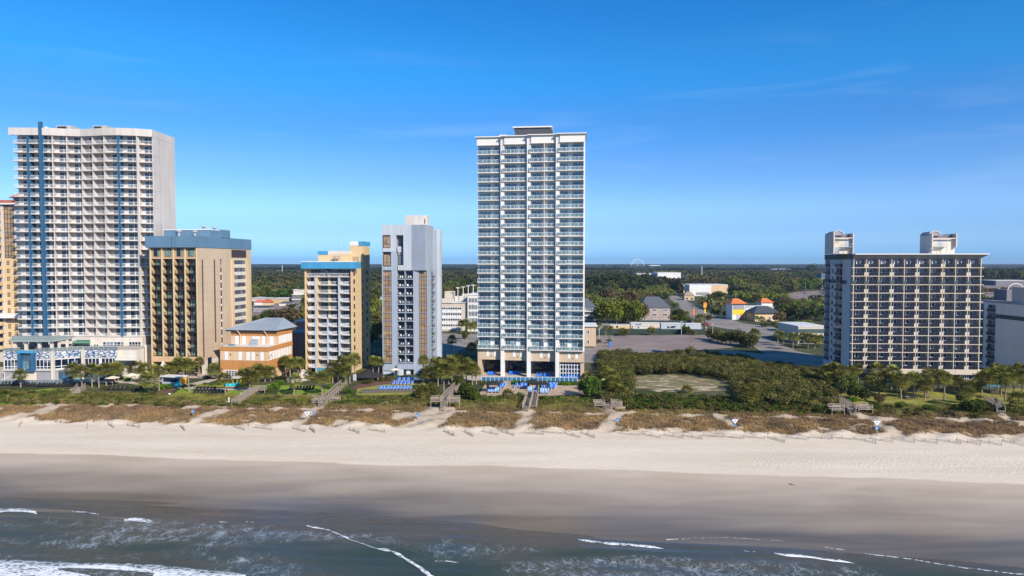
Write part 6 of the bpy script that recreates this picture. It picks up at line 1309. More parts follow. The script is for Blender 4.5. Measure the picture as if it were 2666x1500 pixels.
umbrella(293, 1003, 2.1, 2.7, 'cream canvas', 'cream open parasol nearest the left garden terrace loungers'); umbrella(343, 996, 2.0, 2.8, 'cream canvas', 'cream open parasol behind the terrace tables'); umbrella(367, 996, 1.9, 2.7, 'cream canvas', 'cream open parasol closest to the tan hotel')
umbrella(167, 993, 1.2, 2.6, 'blue fabric', 'folded royal blue parasol beside the curved pool', True); umbrella(126, 990, 1.1, 2.3, 'teal canvas', 'small pale teal parasol left of the pool'); umbrella(146, 990, 1.1, 2.3, 'teal canvas', 'small teal parasol right of its twin by the pool')
umbrella(153, 974, .9, 2.7, 'teal canvas', 'folded green parasol against the beach club base', True); umbrella(1028, 980, 1.6, 2.6, 'cream canvas', 'cream parasol at the foot of the grey blue tower'); umbrella(1038, 974, 1.4, 3.0, 'cream canvas', 'taller cream parasol beside the tower drum column')
umbrella(1425, 1003, 1.1, 2.3, 'teal canvas', 'low green parasol behind the gazebos')
def pool(label, pts, z, deckm=None):
    drape('swimming_pool', pts, 'pool water', .14, 30)
drape('swimming_pool', [(120, 990), (140, 984), (180, 981), (235, 981), (240, 988), (200, 995), (150, 996)], 'pool water', .16, 30, 'curved blue swimming pool below the beach club')
drape('swimming_pool', [(1045, 984), (1095, 984), (1100, 990), (1050, 990)], 'pool water', .12, 30, 'small pool at the grey blue tower')
drape('swimming_pool', [(2300, 993), (2330, 993), (2335, 1001), (2300, 1001)], 'pool water', .10, 30, 'turquoise pool corner before the slab hotel')
drape('swimming_pool', [(2570, 1002), (2600, 1001), (2606, 1009), (2568, 1010)], 'pool water', .10, 30, 'turquoise pool right of the slab hotel')
drape('swimming_pool', [(1255, 984), (1500, 986), (1500, 991), (1255, 990)], 'pool water', .16, 30, 'long pool in front of the tallest hotel')
# blue glass fence of the pool deck
def panel_fence(name, label, pxa, pxb, z0, h, n, pm_, gm, cat='fence'):
    A, B = gr(*pxa), gr(*pxb); t_ = thing(name, label, cat, (A[0], A[1], z0 if z0 is not None else min(A[2], B[2]))); d = Vector((B[0]-A[0], B[1]-A[1], 0)); p = MB(); g = MB()
    for k in range(n+1): q = d*k/n; MB().box(q.x-.05, q.x+.05, q.y-.05, q.y+.05, -.5, h, pm_).build('post', t_)
    g.bar((0, 0, h*.5), (d.x, d.y, h*.5), .03, gm, h*.92); g.build('panel', t_); p.bar((0, 0, h), (d.x, d.y, h), .09, pm_); p.build('top_rail', t_)
panel_fence('glass_fence', 'long blue glass fence edging the tallest hotel pool deck', (1254, 993), (1503, 994), -.2, 1.15, 22, 'white metal', 'blue rail glass')
panel_fence('pool_fence', 'low grey fence between the left pool and loungers', (0, 1000), (240, 997), None, 1.1, 24, 'grey metal', 'rail glass')
panel_fence('screen_fence', 'dark green screened fence before the site trailers', (1520, 868), (1830, 870), 0, 2.4, 14, 'dark metal', 'green screen')
panel_fence('screen_fence', 'dark green screened fence behind the site trailers', (1668, 847), (1800, 846), 0, 2.6, 8, 'dark metal', 'green screen')
panel_fence('garden_fence', 'thin dark fence in front of the blue lounger lawn', (940, 1024), (1095, 1022), None, 1.0, 16, 'dark metal', 'netting')
# steps from the pool deck to the garden
X, Y, z = gr(1320, 1003); t_ = thing('garden_steps', 'weathered timber steps from the pool deck to the garden', 'steps', (X, Y, z)); mb = MB()
for k in range(6): mb.box(-1.0, 1.0, k*.32, k*.32+.36, 0, .16+.16*k, 'timber')
mb.build('steps', t_)
for x in (-1.1, 1.04): m_ = MB(); m_.bar((x, 0, 1), (x, 1.9, 1.9), .07, 'timber'); m_.box(x-.04, x+.04, 0, .08, 0, 1, 'timber'); m_.box(x-.04, x+.04, 1.85, 1.93, 0, 1.9, 'timber'); m_.build('handrail', t_)
# kiosk with yellow and orange gable, playhouse with turquoise fence, shade sail
X, Y, z = gr(450, 1003); k_ = thing('beach_kiosk', 'beach kiosk with white roof, orange and yellow end and turquoise slide', 'kiosk', (X-3.4, Y+.5, z), -.25)
MB().box(0, 6.3, 0, 2.4, 0, 2.4, 'light grey blue').build('wall', k_); MB().box(-.4, 6.8, -.5, 2.9, 2.41, 2.65, 'bright stucco').build('roof', k_)
e_ = MB().box(6.31, 6.36, -.1, 2.4, .3, 2.4, 'yellow paint'); e_.box(6.361, 6.38, .4, 1.9, .5, 1.9, 'orange paint'); e_.build('painted_end', k_); MB().hull([(5.2, -1.9, 0), (6.6, -1.9, 0), (6.6, -.1, 0), (5.2, -.1, 0)], [(5.4, -1.7, .2), (6.4, -1.7, .2), (6.4, -.1, 1.3), (5.4, -.1, 1.3)], 'turquoise paint').build('slide', k_)
MB().box(.5, 5.8, -.03, -.005, 1.0, 2.0, 'dark glass').build('counter_opening', k_)
X, Y, z = gr(607, 1007); k_ = thing('playhouse', 'small playhouse with turquoise sides, lime posts and thatched roof', 'playhouse', (X, Y, z), -.08)
MB().box(-1.9, 1.3, -1.2, 1.4, 0, .22, 'orange paint').build('base', k_)
for a in ((-1.9, -1.2, 1.3, -1.15), (1.25, -1.14, 1.3, 1.4), (-1.9, -1.14, -1.85, 1.4)): MB().box(a[0], a[2], a[1], a[3], .23, 1.25, 'turquoise paint').build('side_panel', k_)
for x, y in ((.55, -1.1), (1.75, -1.1), (.55, 1.2), (1.75, 1.2)): MB().box(x-.06, x+.06, y-.06, y+.06, 0, 2.6, 'yellow paint').build('post', k_)
MB().hull([(-.2, -1.6, 2.6), (2.4, -1.6, 2.6), (2.4, 1.8, 2.6), (-.2, 1.8, 2.6)], [(.6, -.2, 3.15), (1.6, -.2, 3.15), (1.6, .4, 3.15), (.6, .4, 3.15)], 'tan roof').build('roof', k_); MB().box(-.4, -.1, -1.23, -1.205, .7, 1.0, 'sign white').build('sign', k_)
X, Y, z = gr(955, 992); k_ = thing('shade_sail', 'dark brown shade sail roof beside the grey blue tower', 'shade sail', (X, Y, z)); MB().hull([(-3.4, -1.2, 1.2), (3.6, -1.0, 1.1), (4.8, 2.6, 1.4), (-1.2, 3.4, 2.0)], [(-3.35, -1.15, 1.3), (0.2, .6, 2.9), (4.7, 2.55, 1.5), (-1.1, 3.3, 2.9)], 'black canvas').build('canopy', k_)
for x, y in ((-3.3, -1.1), (3.5, -.9), (4.6, 2.5), (-1.1, 3.3)): MB().box(x-.07, x+.07, y-.07, y+.07, 0, 1.3, 'grey metal').build('post', k_)
# pale rock garden between lawn and yellow hotel
m, t = new_mat('pale rock'); n = noise(t, pos(t), 1.5, 5); out(t, princ(t, mx(t, n, (.42, .34, .28), (.66, .58, .50)), .9).outputs[0])
def rock(name, label, px, py, rx, ry, h, mat, seed, cat='rock'):
    X, Y, z = gr(px, py); rg = np.random.default_rng(seed); me = MB(); n = 14; rings = 6; i = 0; vs = []
    for r_ in range(rings):
        e = math.pi/2*r_/(rings-1)
        for k in range(n): a = 2*math.pi*k/n; q = 1+.28*(vnoise(np.cos(a)*2+seed, np.sin(a)*2+r_*.7, .9, 1, seed)-.5)*2; vs.append((rx*math.cos(a)*math.cos(e)*q, ry*math.sin(a)*math.cos(e)*q, h*math.sin(e)*q-.1))
    me.v = [tuple(map(float, v_)) for v_ in vs]; me.f = [(r_*n+k, r_*n+(k+1) % n, (r_+1)*n+(k+1) % n, (r_+1)*n+k) for r_ in range(rings-1) for k in range(n)]; me.m = [mat]*len(me.f)
    return tag(me.build(name, None, (X, Y, z)), label, cat)
rock('artificial_rock', 'low pale rock outcrop between lawn and yellow hotel', 768, 994, 2.6, 1.5, 2.1, 'pale rock', 3); rock('artificial_rock', 'taller pinkish rock outcrop beside the small pool slide', 790, 990, 1.9, 1.4, 3.0, 'pale rock', 4); rock('artificial_rock', 'grey rock mound by the left stairs', 196, 1018, 1.6, 1.0, .9, 'pale rock', 7)
# --- boardwalks
def boardwalk(label, pts, wd_, h0, h1, plat=(), steps=True, nets=False, dark=False):
    G = [gr(*p) for p in pts]; o = G[0]; t_ = thing('boardwalk', label, 'boardwalk', o, 0, 'timber beach crossings'); mt_ = 'dark timber' if dark else 'timber'
    tot = sum(math.dist(a[:2], b[:2]) for a, b in zip(G, G[1:])); acc = 0; dk = MB(); rls = [MB(), MB()]; P = []
    for a in range(len(G)):
        if a: acc += math.dist(G[a][:2], G[a-1][:2])
        P.append(Vector((G[a][0]-o[0], G[a][1]-o[1], G[a][2]-o[2]+h0+(h1-h0)*acc/tot)))
    posts = []
    for a, b in zip(P, P[1:]):
        d = (b-a); L_ = d.length; dn = d/L_; s = Vector((dn.y, -dn.x, 0)).normalized()*wd_/2
        n = max(2, int(L_/.32))
        for k in range(n):
            q0 = a+d*(k+.04)/n; q1 = a+d*(k+.94)/n
            dk.hull([q0-s, q0+s, q1+s, q1-s], [q0-s+Vector((0, 0, .07)), q0+s+Vector((0, 0, .07)), q1+s+Vector((0, 0, .07)), q1-s+Vector((0, 0, .07))], mt_)
        for si, ss in enumerate((-1, 1)):
            for hh, ww in ((1.1, .12), (.78, .07), (.46, .07)): rls[si].bar(a+s*ss*1.02+Vector((0, 0, hh)), b+s*ss*1.02+Vector((0, 0, hh)), ww, mt_)
            m_ = max(1, round(L_/2.0))
            for k in range(m_+1):
                q = a+d*k/m_+s*ss*1.02; posts.append(MB().box(q.x-.06, q.x+.06, q.y-.06, q.y+.06, q.z-h1-1.3, q.z+1.15, 'timber'))
            if nets: m2 = max(1, int(L_/.28)); [rls[si].box((a+d*k/m2+s*ss*1.02).x-.02, (a+d*k/m2+s*ss*1.02).x+.02, (a+d*k/m2+s*ss*1.02).y-.02, (a+d*k/m2+s*ss*1.02).y+.02, (a+d*k/m2).z+.1, (a+d*k/m2).z+1.05, mt_) for k in range(m2)]
    dk.build('deck', t_)
    for q in rls: q.build('handrail', t_)
    for q in posts: q.build('post', t_)
    if steps:
        d = (P[1]-P[0]); d.z = 0; d.normalize(); s = Vector((d.y, -d.x, 0))*wd_*.45; st = MB()
        n = max(2, int(h0/.18))
        for k in range(n):
            q = P[0]-d*(.3*(k+1)); zz = P[0].z-h0*(k+1)/n; st.hull([q-s+Vector((0, 0, zz-P[0].z-.0)), q+s+Vector((0, 0, zz-P[0].z)), q+s+d*.28+Vector((0, 0, zz-P[0].z)), q-s+d*.28+Vector((0, 0, zz-P[0].z))],
                    [q-s+Vector((0, 0, zz-P[0].z+.07)), q+s+Vector((0, 0, zz-P[0].z+.07)), q+s+d*.28+Vector((0, 0, zz-P[0].z+.07)), q-s+d*.28+Vector((0, 0, zz-P[0].z+.07))], 'timber')
        st.build('steps', t_)
    for dx, dy, w_ in plat:
        pm_ = MB(); z0 = P[0].z; pm_.box(dx-w_/2, dx+w_/2, dy-1.1, dy+1.1, z0-.12, z0-.02, 'timber'); pm_.build('platform', t_)
        bn = MB()
        for zz in (.45, .75, 1.05): bn.box(dx-w_/2, dx+w_/2, dy-1.1, dy-1.03, z0+zz-.12, z0+zz, 'timber'); bn.box(dx-w_/2, dx+w_/2, dy+1.03, dy+1.1, z0+zz-.12, z0+zz, 'timber')
        for x in (-w_/2, w_/2-.1): bn.box(dx+x, dx+x+.1, dy-1.09, dy-.99, z0-1.6, z0+1.06, 'timber'); bn.box(dx+x, dx+x+.1, dy+1.0, dy+1.09, z0-1.6, z0+1.06, 'timber')
        bn.build('bench_back', t_); MB().box(dx-w_/2, dx+w_/2, dy+.4, dy+.95, z0+.32, z0+.4, 'timber').build('bench', t_)
boardwalk('timber beach crossing with two bench platforms right of the grey blue tower', [(1156, 1060), (1163, 1047), (1192, 1013)], 1.7, 1.5, .9, ((-2.0, 1.2, 2.6), (2.6, 1.2, 2.4)))
boardwalk('wide timber crossing with dark netting in front of the tallest hotel', [(1369, 1068), (1376, 1048), (1381, 1027)], 1.6, .7, .6, (), True, True)
boardwalk('second parallel timber walk beside the wide crossing', [(1388, 1066), (1392, 1047), (1394, 1028)], 1.5, .7, .6, (), False, True)
boardwalk('shaded timber crossing with bench platforms at the scrub edge', [(1583, 1068), (1577, 1050), (1567, 1020), (1562, 1002)], 1.7, 1.2, .8, ((-2.2, 1.0, 2.2), (2.3, 1.0, 2.4)))
boardwalk('slanting timber crossing in front of the orange hall', [(612, 1056), (650, 1032), (668, 1022), (692, 1022)], 1.6, .5, .7, (), False, True)
boardwalk('slanting timber crossing in front of the yellow hotel', [(838, 1056), (868, 1030), (896, 1006)], 1.7, .6, .8, ((-1.6, 2.2, 2.6), (2.6, 3.0, 2.2)), True)
boardwalk('dark railed timber crossing at the left of the right lawn', [(2218, 1080), (2192, 1060), (2166, 1044), (2160, 1036)], 1.7, 1.1, .9, ((-3.6, .3, 3.0), (3.2, 1.0, 3.4)), True, True)
boardwalk('curved timber crossing near the right edge', [(2606, 1080), (2598, 1064), (2572, 1046)], 1.6, .7, .7, (), True, True)
boardwalk('short timber stair on the left green bank', [(198, 1030), (212, 1016)], 1.8, .6, .9, (), True)
# seated person at the end of the dark railed crossing
X, Y, z = gr(2224, 1079); pb = bpy.data.meshes.new('person')
sk = [((0, 0, .50), .17), ((0, .02, .75), .15), ((0, .03, .98), .17), ((0, .02, 1.10), .065), ((0, .0, 1.22), .10), ((0, 0, 1.33), .085),
      ((-.10, -.12, .50), .10), ((-.13, -.46, .52), .075), ((-.14, -.50, .12), .055), ((-.14, -.64, .06), .045), ((.10, -.12, .50), .10), ((.13, -.46, .50), .075), ((.15, -.55, .12), .055), ((.15, -.69, .06), .045),
      ((-.21, .02, .98), .06), ((-.25, -.05, .72), .045), ((-.14, -.30, .60), .035), ((.21, .02, .98), .06), ((.26, -.05, .72), .045), ((.14, -.30, .60), .035)]
ed = [(0, 1), (1, 2), (2, 3), (3, 4), (4, 5), (0, 6), (6, 7), (7, 8), (8, 9), (0, 10), (10, 11), (11, 12), (12, 13), (2, 14), (14, 15), (15, 16), (2, 17), (17, 18), (18, 19)]
pb.from_pydata([v_[0] for v_ in sk], ed, []); pb.materials.append(MAT['navy cloth']); pr = tag(link('person', pb, None, (X, Y, z+.35), -.3), 'person in dark navy clothes sitting at the end of the railed crossing', 'person')
mo = pr.modifiers.new('skin', 'SKIN'); pr.modifiers.new('sub', 'SUBSURF').levels = 1
for v_, (c_, r_) in zip(pb.skin_vertices[0].data, sk): v_.radius = (r_, r_)
pb.skin_vertices[0].data[0].use_root = True
hm = MB(); hm.cyl(0, -.005, 1.20, 1.36, .098, .088, 'skin', 10).cyl(0, .02, 1.30, 1.44, .115, .07, 'hair', 10); hm.build('hair', pr); MB().box(-.19, .2, -.5, -.1, .40, .5, 'denim').build('trousers', pr)
# --- sand fences at the foot of the dune
fm = MB(); 
for k in range(4): pass
def sandfence(seed):
    rr = random.Random(seed); L_ = 4.2; ps = MB(); sl_ = MB()
    for k in range(3): ps.bar((k*L_/2, 0, -.4), (k*L_/2+rr.uniform(-.15, .15), rr.uniform(-.15, .15), rr.uniform(.6, .95)), .07, 'timber')
    for k in range(30):
        x = k*L_/29; sl_.bar((x, .02, -.1), (x+rr.uniform(-.08, .08), rr.uniform(-.05, .05), .5+.16*math.sin(k*.4+seed)+rr.uniform(-.1, .1)), .03, 'timber')
    sl_.bar((0, 0, .8), (L_, 0, .8), .025, 'dark metal'); sl_.bar((0, 0, .3), (L_, 0, .3), .025, 'dark metal')
    return ps.mesh('posts'), sl_.mesh('slats')
SF = [sandfence(k) for k in range(4)]; NF = 52
for k in range(NF):
    X = -112+k*(112+104)/(NF-1)+rl.uniform(-.6, .6); s_ = 145.3+rl.uniform(-.4, .5); Y = s_-CT*X
    if pathdist(np.array([X]), np.array([Y]))[0] < .6 or -30 < X < -17 or (X < -30 and rl.random() < .6): continue
    f_ = thing('sand_fence', 'short slatted sand fence at the dune foot, %s along from the left' % ORD[k+1], 'sand fence', (X, Y, zg(X, Y)), rl.uniform(-1.1, -.25), 'slatted sand fences at the dune foot')
    a, b = SF[k % 4]; link('posts', a, f_); link('slats', b, f_)
# --- signs on the dune
def sign(px, py, top, blue, tri, label):
    X, Y, z = gr(px, py); h = zt(top, Y)-z; t_ = thing('beach_sign', label, 'sign', (X, Y, z), 0, 'small signs on the dune'); MB().box(-.05, .05, -.05, .05, -.3, h-.1, 'timber').build('post', t_)
    y = -.06; zt_ = h
    if tri:
        a = MB().hull([(-.72, y-.04, h), (.72, y-.04, h), (0, y-.04, h-.95)], [(-.72, y, h), (.72, y, h), (0, y, h-.95)], 'sign white'); a.build('triangle_panel', t_); b = MB().hull([(-.3, y-.05, h-.22), (.3, y-.05, h-.22), (0, y-.05, h-.62)], [(-.3, y-.041, h-.22), (.3, y-.041, h-.22), (0, y-.041, h-.62)], 'sign blue'); b.build('triangle_mark', t_); zt_ = h-.98
    if blue: MB().box(-.31, .31, y-.03, y, zt_-.85, zt_, 'sign blue').build('panel', t_); MB().box(-.25, .25, y-.036, y-.031, zt_-.62, zt_-.45, 'light grey blue').build('pictogram', t_)
sign(503, 1088, 1066, 1, 0, 'small blue beach sign at the left dune path'); sign(800, 1098, 1072, 0, 1, 'white triangle sign before the yellow hotel'); sign(818, 1090, 1071, 1, 0, 'blue beach sign beside the white triangle sign'); sign(1087, 1099, 1075, 1, 0, 'blue beach sign on a tall post in open sand')
sign(1608, 1102, 1088, 1, 0, 'blue beach sign at the path before the scrub plot'); sign(1913, 1122, 1092, 1, 1, 'white triangle over blue sign mid dune at right'); sign(2282, 1136, 1096, 1, 1, 'white triangle over blue sign farthest right'); 
def mini(px, py, label): X, Y, z = gr(px, py); t_ = thing('notice_board', label, 'notice', (X, Y, z), 0, 'white notices'); MB().box(-.03, .03, -.03, .03, -.2, .6, 'dark metal').build('post', t_); MB().box(-.3, .3, -.05, -.035, .6, .95, 'sign white').build('panel', t_)
mini(442, 1033, 'small white notice on the left lawn edge'); mini(629, 1032, 'small white notice near the slanting crossing')
X, Y, z = gr(596, 1052); t_ = thing('beach_shower', 'white beach shower post by the slanting crossing', 'shower', (X, Y, z)); MB().box(-.1, .1, -.1, .1, 0, 1.9, 'white metal').build('post', t_); MB().cyl(0, 0, 1.9, 2.15, .2, .12, 'white metal').build('head', t_)
# picnic tables on the right lawn
def picnic(px, py, ordn, n):
    X, Y, z = gr(px, py); t_ = thing('picnic_table', 'grey timber picnic table on the right lawn, %s of %d from the left' % (ORD[ordn], n), 'picnic table', (X, Y, z), rl.uniform(-.5, .1), 'picnic tables on the right lawn')
    MB().box(-.95, .95, -.38, .38, .72, .78, 'timber').build('table_top', t_)
    for y in (-.85, .6): MB().box(-.95, .95, y, y+.25, .42, .47, 'timber').build('bench_seat', t_)
    for x in (-.65, .6): MB().bar((x, -.7, 0), (x, -.2, .72), .08, 'dark timber').bar((x, .7, 0), (x, .2, .72), .08, 'dark timber').bar((x, -.8, .38), (x, .8, .38), .07, 'dark timber').build('leg', t_)
pt = [(2366, 1040), (2379, 1036), (2394, 1022), (2412, 1036), (2440, 1046), (2575, 1022), (2590, 1026), (2600, 1020), (2640, 1030), (2352, 1022)]
for k, p in enumerate(sorted(pt)): picnic(*p, k+1, len(pt))
# driftwood
X, Y, z = gr(2054, 1260); tag(MB().tube([(0, 0, .05), (.3, -.5, .1), (.5, -1.2, .2)], [.07, .05, .02], 'dark timber').build('driftwood', None, (X, Y, z)), 'dark driftwood branch lying on the right of the pale beach', 'driftwood')
# --- plastic chairs on the balconies
ch = MB(); ch.box(-.24, .24, -.22, .24, .40, .45, 'white plastic'); chb = MB().hull([(-.24, .2, .45), (.24, .2, .45), (.24, .25, .45), (-.24, .25, .45)], [(-.22, .3, .95), (.22, .3, .95), (.22, .35, .95), (-.22, .35, .95)], 'white plastic')
lg = [MB().box(x, x+.05, y, y+.05, 0, .399, 'white plastic').mesh('leg') for x in (-.24, .19) for y in (-.22, .19)]
CH = ('balcony_chair', [('seat', ch.mesh('seat')), ('backrest', chb.mesh('backrest'))]+[('leg', l) for l in lg])
def balc(frame, cells, zs, phrase, group, prob, seed, wy=.75):
    rr = random.Random(seed)
    for fi, z in enumerate(zs):
        for ci, (u_, w_, ang) in enumerate(cells):
            for q in (0, 1):
                if rr.random() > prob: continue
                X, Y = frame.wd(u_+(.75 if q == 0 else 1.75)+rr.uniform(-.1, .1), w_+wy)
                nmf = 'top' if fi == 0 else ORD[fi+1]
                place(CH, X, Y, z+.002, -frame.a+rr.uniform(-.9, .9), '%s white chair, %s balcony row from top, %s bay, %s' % (('left', 'right')[q], nmf, ORD[ci+1], phrase), 'chair', group)
balc(FF, [(k*3.62, 0, 0) for k in range(10)], [33.6-2.54*k for k in range(13)], 'slab hotel', 'chairs on the slab hotel balconies', .62, 5)
balc(FD, [(FD.u(1034.7), 0, 0), (FD.u(1055.6), 0, 0)], [29.95-2.63*k for k in range(11)], 'grey tower', 'chairs on the grey blue tower balconies', .85, 6, .6)
balc(FE, [(a+1.2, w_, 0) for a, w_ in ((0, 0), (3.6, 0), (8.5, -1.1), (12.2, -1.1), (16.8, -2.2), (21, -2.2), (25.5, -3.3), (29, -3.3))], [68.4-2.81*k for k in range(13)], 'tallest hotel', 'chairs on the tallest hotel balconies', .42, 7, .8)
# ================================================================== town behind the hotels
def bld(name, label, px0, px1, gy, ty, depth, wm, rm, cat='building', a=0, roof=None, rh=2, win=None, over=.4, z0=-.3):
    X, Y, _ = gr((px0+px1)/2, gy); f = Frame(px0, Y, a); r = f.root(name, label, cat); W = f.u(px1); h = zt(ty, Y)
    MB().box(0, W, 0, depth, z0, h, wm).build('wall', r)
    if roof == 'hip':
        MB().hull([(-over, -over, h+.01), (W+over, -over, h+.01), (W+over, depth+over, h+.01), (-over, depth+over, h+.01)], [(W*.28, depth*.45, h+rh), (W*.72, depth*.45, h+rh), (W*.72, depth*.55, h+rh), (W*.28, depth*.55, h+rh)], rm).build('roof', r)
    else: MB().box(-over, W+over, -over, depth+over, h+.01, h+.35, rm).build('roof', r)
    for (n, zlo, zhi, wf, gm, nm) in (win or []):
        for k in range(n):
            x = W*(k+.5)/n; ww = W/n*wf/2; g = MB(); window(g, x-ww, x+ww, zlo, zhi, 0, nm, 'white metal', gm, fw=.16); g.build('window', r)
    return r, f, W, h
# office block with roof lamps
r, f, W, h = bld('office_block', 'tan office block with white ribbon windows and a rooftop car deck', 1146, 1219, 862, 789, 26, 'beige stucco', 'roof membrane', 'office building', 5)
hh = h/5
for k in range(4):
    g = MB(); z = h-3.4-2.9*k; x0, x1 = f.u(1149), f.u(1202); window(g, x0, x1, z, z+1.35, 0, 9, 'white metal', 'dark glass', fw=.2); g.build('ribbon_window', r)
    for q in range(4): xa = x0+(x1-x0)*q/4+.15; MB().box(xa, xa+(x1-x0)/4-.3, -.1, -.01, z-1.45, z-.15, 'white panel').build('spandrel', r)
MB().box(0, 6.5, -.5, 4, h, h+2.2, 'pale wall').box(0, 5, 12, 16, h+.4, h+5.5, 'beige stucco').box(8, W, 20, 25, h+.36, h+3.8, 'beige stucco').box(W-9, W, 12, 13, h+.36, h+3, 'pale wall').build('roof_structure', r)
g2 = MB(); x0, x1 = f.u(1218.5), f.u(1250); MB().box(x0, x1, -1.6, 18, -.3, h+4.0, 'bright stucco').box(x0-.3, x1+.3, -1.9, 18.2, h+4.01, h+4.6, 'bright stucco').build('glazed_wing', r)
for q in range(5): g = MB(); window(g, x0+.6, x1-.5, h+2.9-3.4*q-2.7, h+2.9-3.4*q, -1.6, 7, 'white metal', 'dark glass', fw=.22); g.build('grid_window', r)
def lamp(name, label, px, gy, top, Yd=None, arms=1, w_=.28, mat='white metal', z0=None, group=None, cat='street lamp'):
    if Yd is None: X, Y, z = gr(px, gy)
    else: Y = Yd; X = kx(px)*Y; z = z0
    h = zt(top, Y)-z; t_ = thing(name, label, cat, (X, Y, z), 0, group); MB().cyl(0, 0, 0, h, w_/2, w_/2.6, mat, 6).build('pole', t_)
    if arms: MB().box(-arms, arms, -.15, .15, h, h+.3, mat).build('lamp_head' if cat == 'street lamp' else 'crossarm', t_)
for k, (px, ty) in enumerate(((1192, 750), (1206, 748), (1219, 745), (1232, 743))): lamp('roof_lamp', 'white double-headed lamp on the office car deck, %s from the left' % ORD[k+1], px, 0, ty, f.Y+8, 1.0, .4, z0=h+.36, group='lamps on the office car deck')
bld('apartment_block', 'pale brick three storey apartment block with grey hip roof', 1666, 1745, 834, 801, 20, 'brick pale', 'grey shingle', 'apartment building', 3, 'hip', 6.2, [(3, 5.6, 7.0, .42, 'dark glass', 2), (3, 2.7, 4.1, .42, 'dark glass', 2), (3, .3, 1.0, .42, 'dark glass', 2)], .6)
r, f, W, h = bld('apartment_block', 'white galleried apartment block with grey roof behind the tallest hotel', 1490, 1549, 834, 799, 16, 'bright stucco', 'grey shingle', 'apartment building', 3, 'hip', 5, None, .8)
for k in range(3): MB().box(0, W+.6, -1.6, -.02, h-2.7*k-2.9, h-2.7*k-2.7, 'bright stucco').build('gallery', r); g = MB(); window(g, .5, W-.3, h-2.7*k-2.6, h-2.7*k-.5, 0, 10, 'white metal', 'dark glass', fw=.18); g.build('window', r); q = MB(); rail(q, 0, W+.6, -1.55, step=.5); q.build('railing', r, (0, 0, h-2.7*k-2.7))
bld('corner_block', 'small tan building with white parapet beside the tallest hotel', 1512, 1552, 902, 850, 14, 'tan wall', 'bright stucco', 'building', 4, None, 0, [(1, 5.2, 6.9, .12, 'dark glass', 1), (1, 1, 2.8, .12, 'dark glass', 1)], .7)
for k, (a, b, gy, ty, wm, lb) in enumerate(((1590, 1640, 860, 848, 'cream yellow', 'cream site trailer behind the empty lot, leftmost'), (1643, 1718, 853, 842, 'beige stucco', 'long tan site trailer with dark sign panel'), (1648, 1690, 861, 850, 'pale wall', 'pale site trailer in front of the long tan one'), (1722, 1776, 861, 843, 'light grey blue', 'pale blue site trailer with a dark awning'), (1777, 1826, 861, 844, 'light grey blue', 'pale blue site trailer with one small window, rightmost'))):
    r, f, W, h = bld('site_trailer', lb, a, b, gy, ty, 3.4, wm, 'roof membrane', 'trailer', 2, None, 0, None, .15)
    MB().box(W*.3, W*.3+.9, -.03, 0, 1.2, 2.3, 'dark glass').build('window', r)
    if k == 1: MB().box(W*.16, W*.32, -.05, 0, h-1.3, h-.3, 'sign blue').build('sign_panel', r)
    if k == 3: MB().box(W*.5, W*.72, -1.2, 0, 2.3, 2.4, 'dark metal').build('awning', r)
bld('strip_mall', 'long low strip mall with pale parapet and yellow end', 1780, 1895, 764, 742, 35, 'peach wall', 'roof membrane', 'shop building', 0, None, 0, None, 0)
r, f, W, h = bld('shop_building', 'white fronted shop part of the strip mall', 1795, 1852, 771, 742, 20, 'bright stucco', 'roof membrane', 'shop building', 0, None, 0, None, .1); MB().box(W*.3, W*.9, -.1, 0, 1, 4, 'slate wall').build('shop_window', r)
bld('restaurant', 'small cream restaurant with brown roof by the inland road', 1782, 1808, 782, 770, 14, 'cream yellow', 'dark tan wall', 'restaurant', 8, 'hip', 3.5, [(2, .5, 2.6, .5, 'dark glass', 2)])
bld('warehouse', 'large white warehouse beyond the pines', 1712, 1772, 733, 710, 60, 'bright stucco', 'roof membrane', 'warehouse')
bld('warehouse', 'pale low warehouse left of the large white one', 1657, 1700, 727, 712, 40, 'white stucco', 'roof membrane', 'warehouse')
r, f, W, h = bld('orange_roof_shop', 'white shop tower with orange roof and yellow sign band', 1907, 1940, 833, 791, 10, 'bright stucco', 'orange tile', 'shop building', -4, 'hip', 3.0, None, 1.2)
MB().box(.5, W-.4, -.12, -.01, h-6.6, h-3.6, 'yellow paint').build('sign_band', r); MB().box(.5, W-.4, -.12, -.01, h-3.55, h-.3, 'slate wall').build('louvre', r); MB().box(W*.35, W*.62, -.14, -.01, .2, h-6.8, 'light grey blue').box(W*.63, W*.88, -.14, -.01, .2, 3.4, 'orange paint').box(W*.63, W*.88, -.14, -.01, 3.45, h-6.8, 'turquoise paint').build('painted_panel', r)
bld('shop_wing', 'low white flat roofed wing of the orange roofed shop', 1941, 2014, 826, 801, 16, 'bright stucco', 'roof membrane', 'shop building', -4)
bld('shop_tower', 'small white block with orange roof above the shop wing', 1983, 2012, 818, 788, 9, 'bright stucco', 'orange tile', 'shop building', -4, 'hip', 2.8, [(1, 3, 5.5, .3, 'dark glass', 1)], .8)
bld('beach_house', 'pale yellow house with dark hip roof before the shop', 1966, 2030, 837, 816, 13, 'cream yellow', 'dark roof', 'house', -6, 'hip', 3.9, [(4, 1, 2.8, .4, 'dark glass', 2)], 1.1)
r, f, W, h = bld('lobby_building', 'low beige building with dark band left of the slab hotel', 2080, 2152, 895, 851, 20, 'white stucco', 'roof membrane', 'building', -3, None, 0, None, .2); MB().box(-.05, W, -.06, -.01, h-2.8, h-1.0, 'dark green band').box(-.05, W, -.06, -.01, h-5.5, h-4.6, 'mid green paint').build('painted_band', r); g = MB(); window(g, .5, W-.5, .2, 3.2, 0, 8, 'bronze metal', 'dark glass'); g.build('window', r)
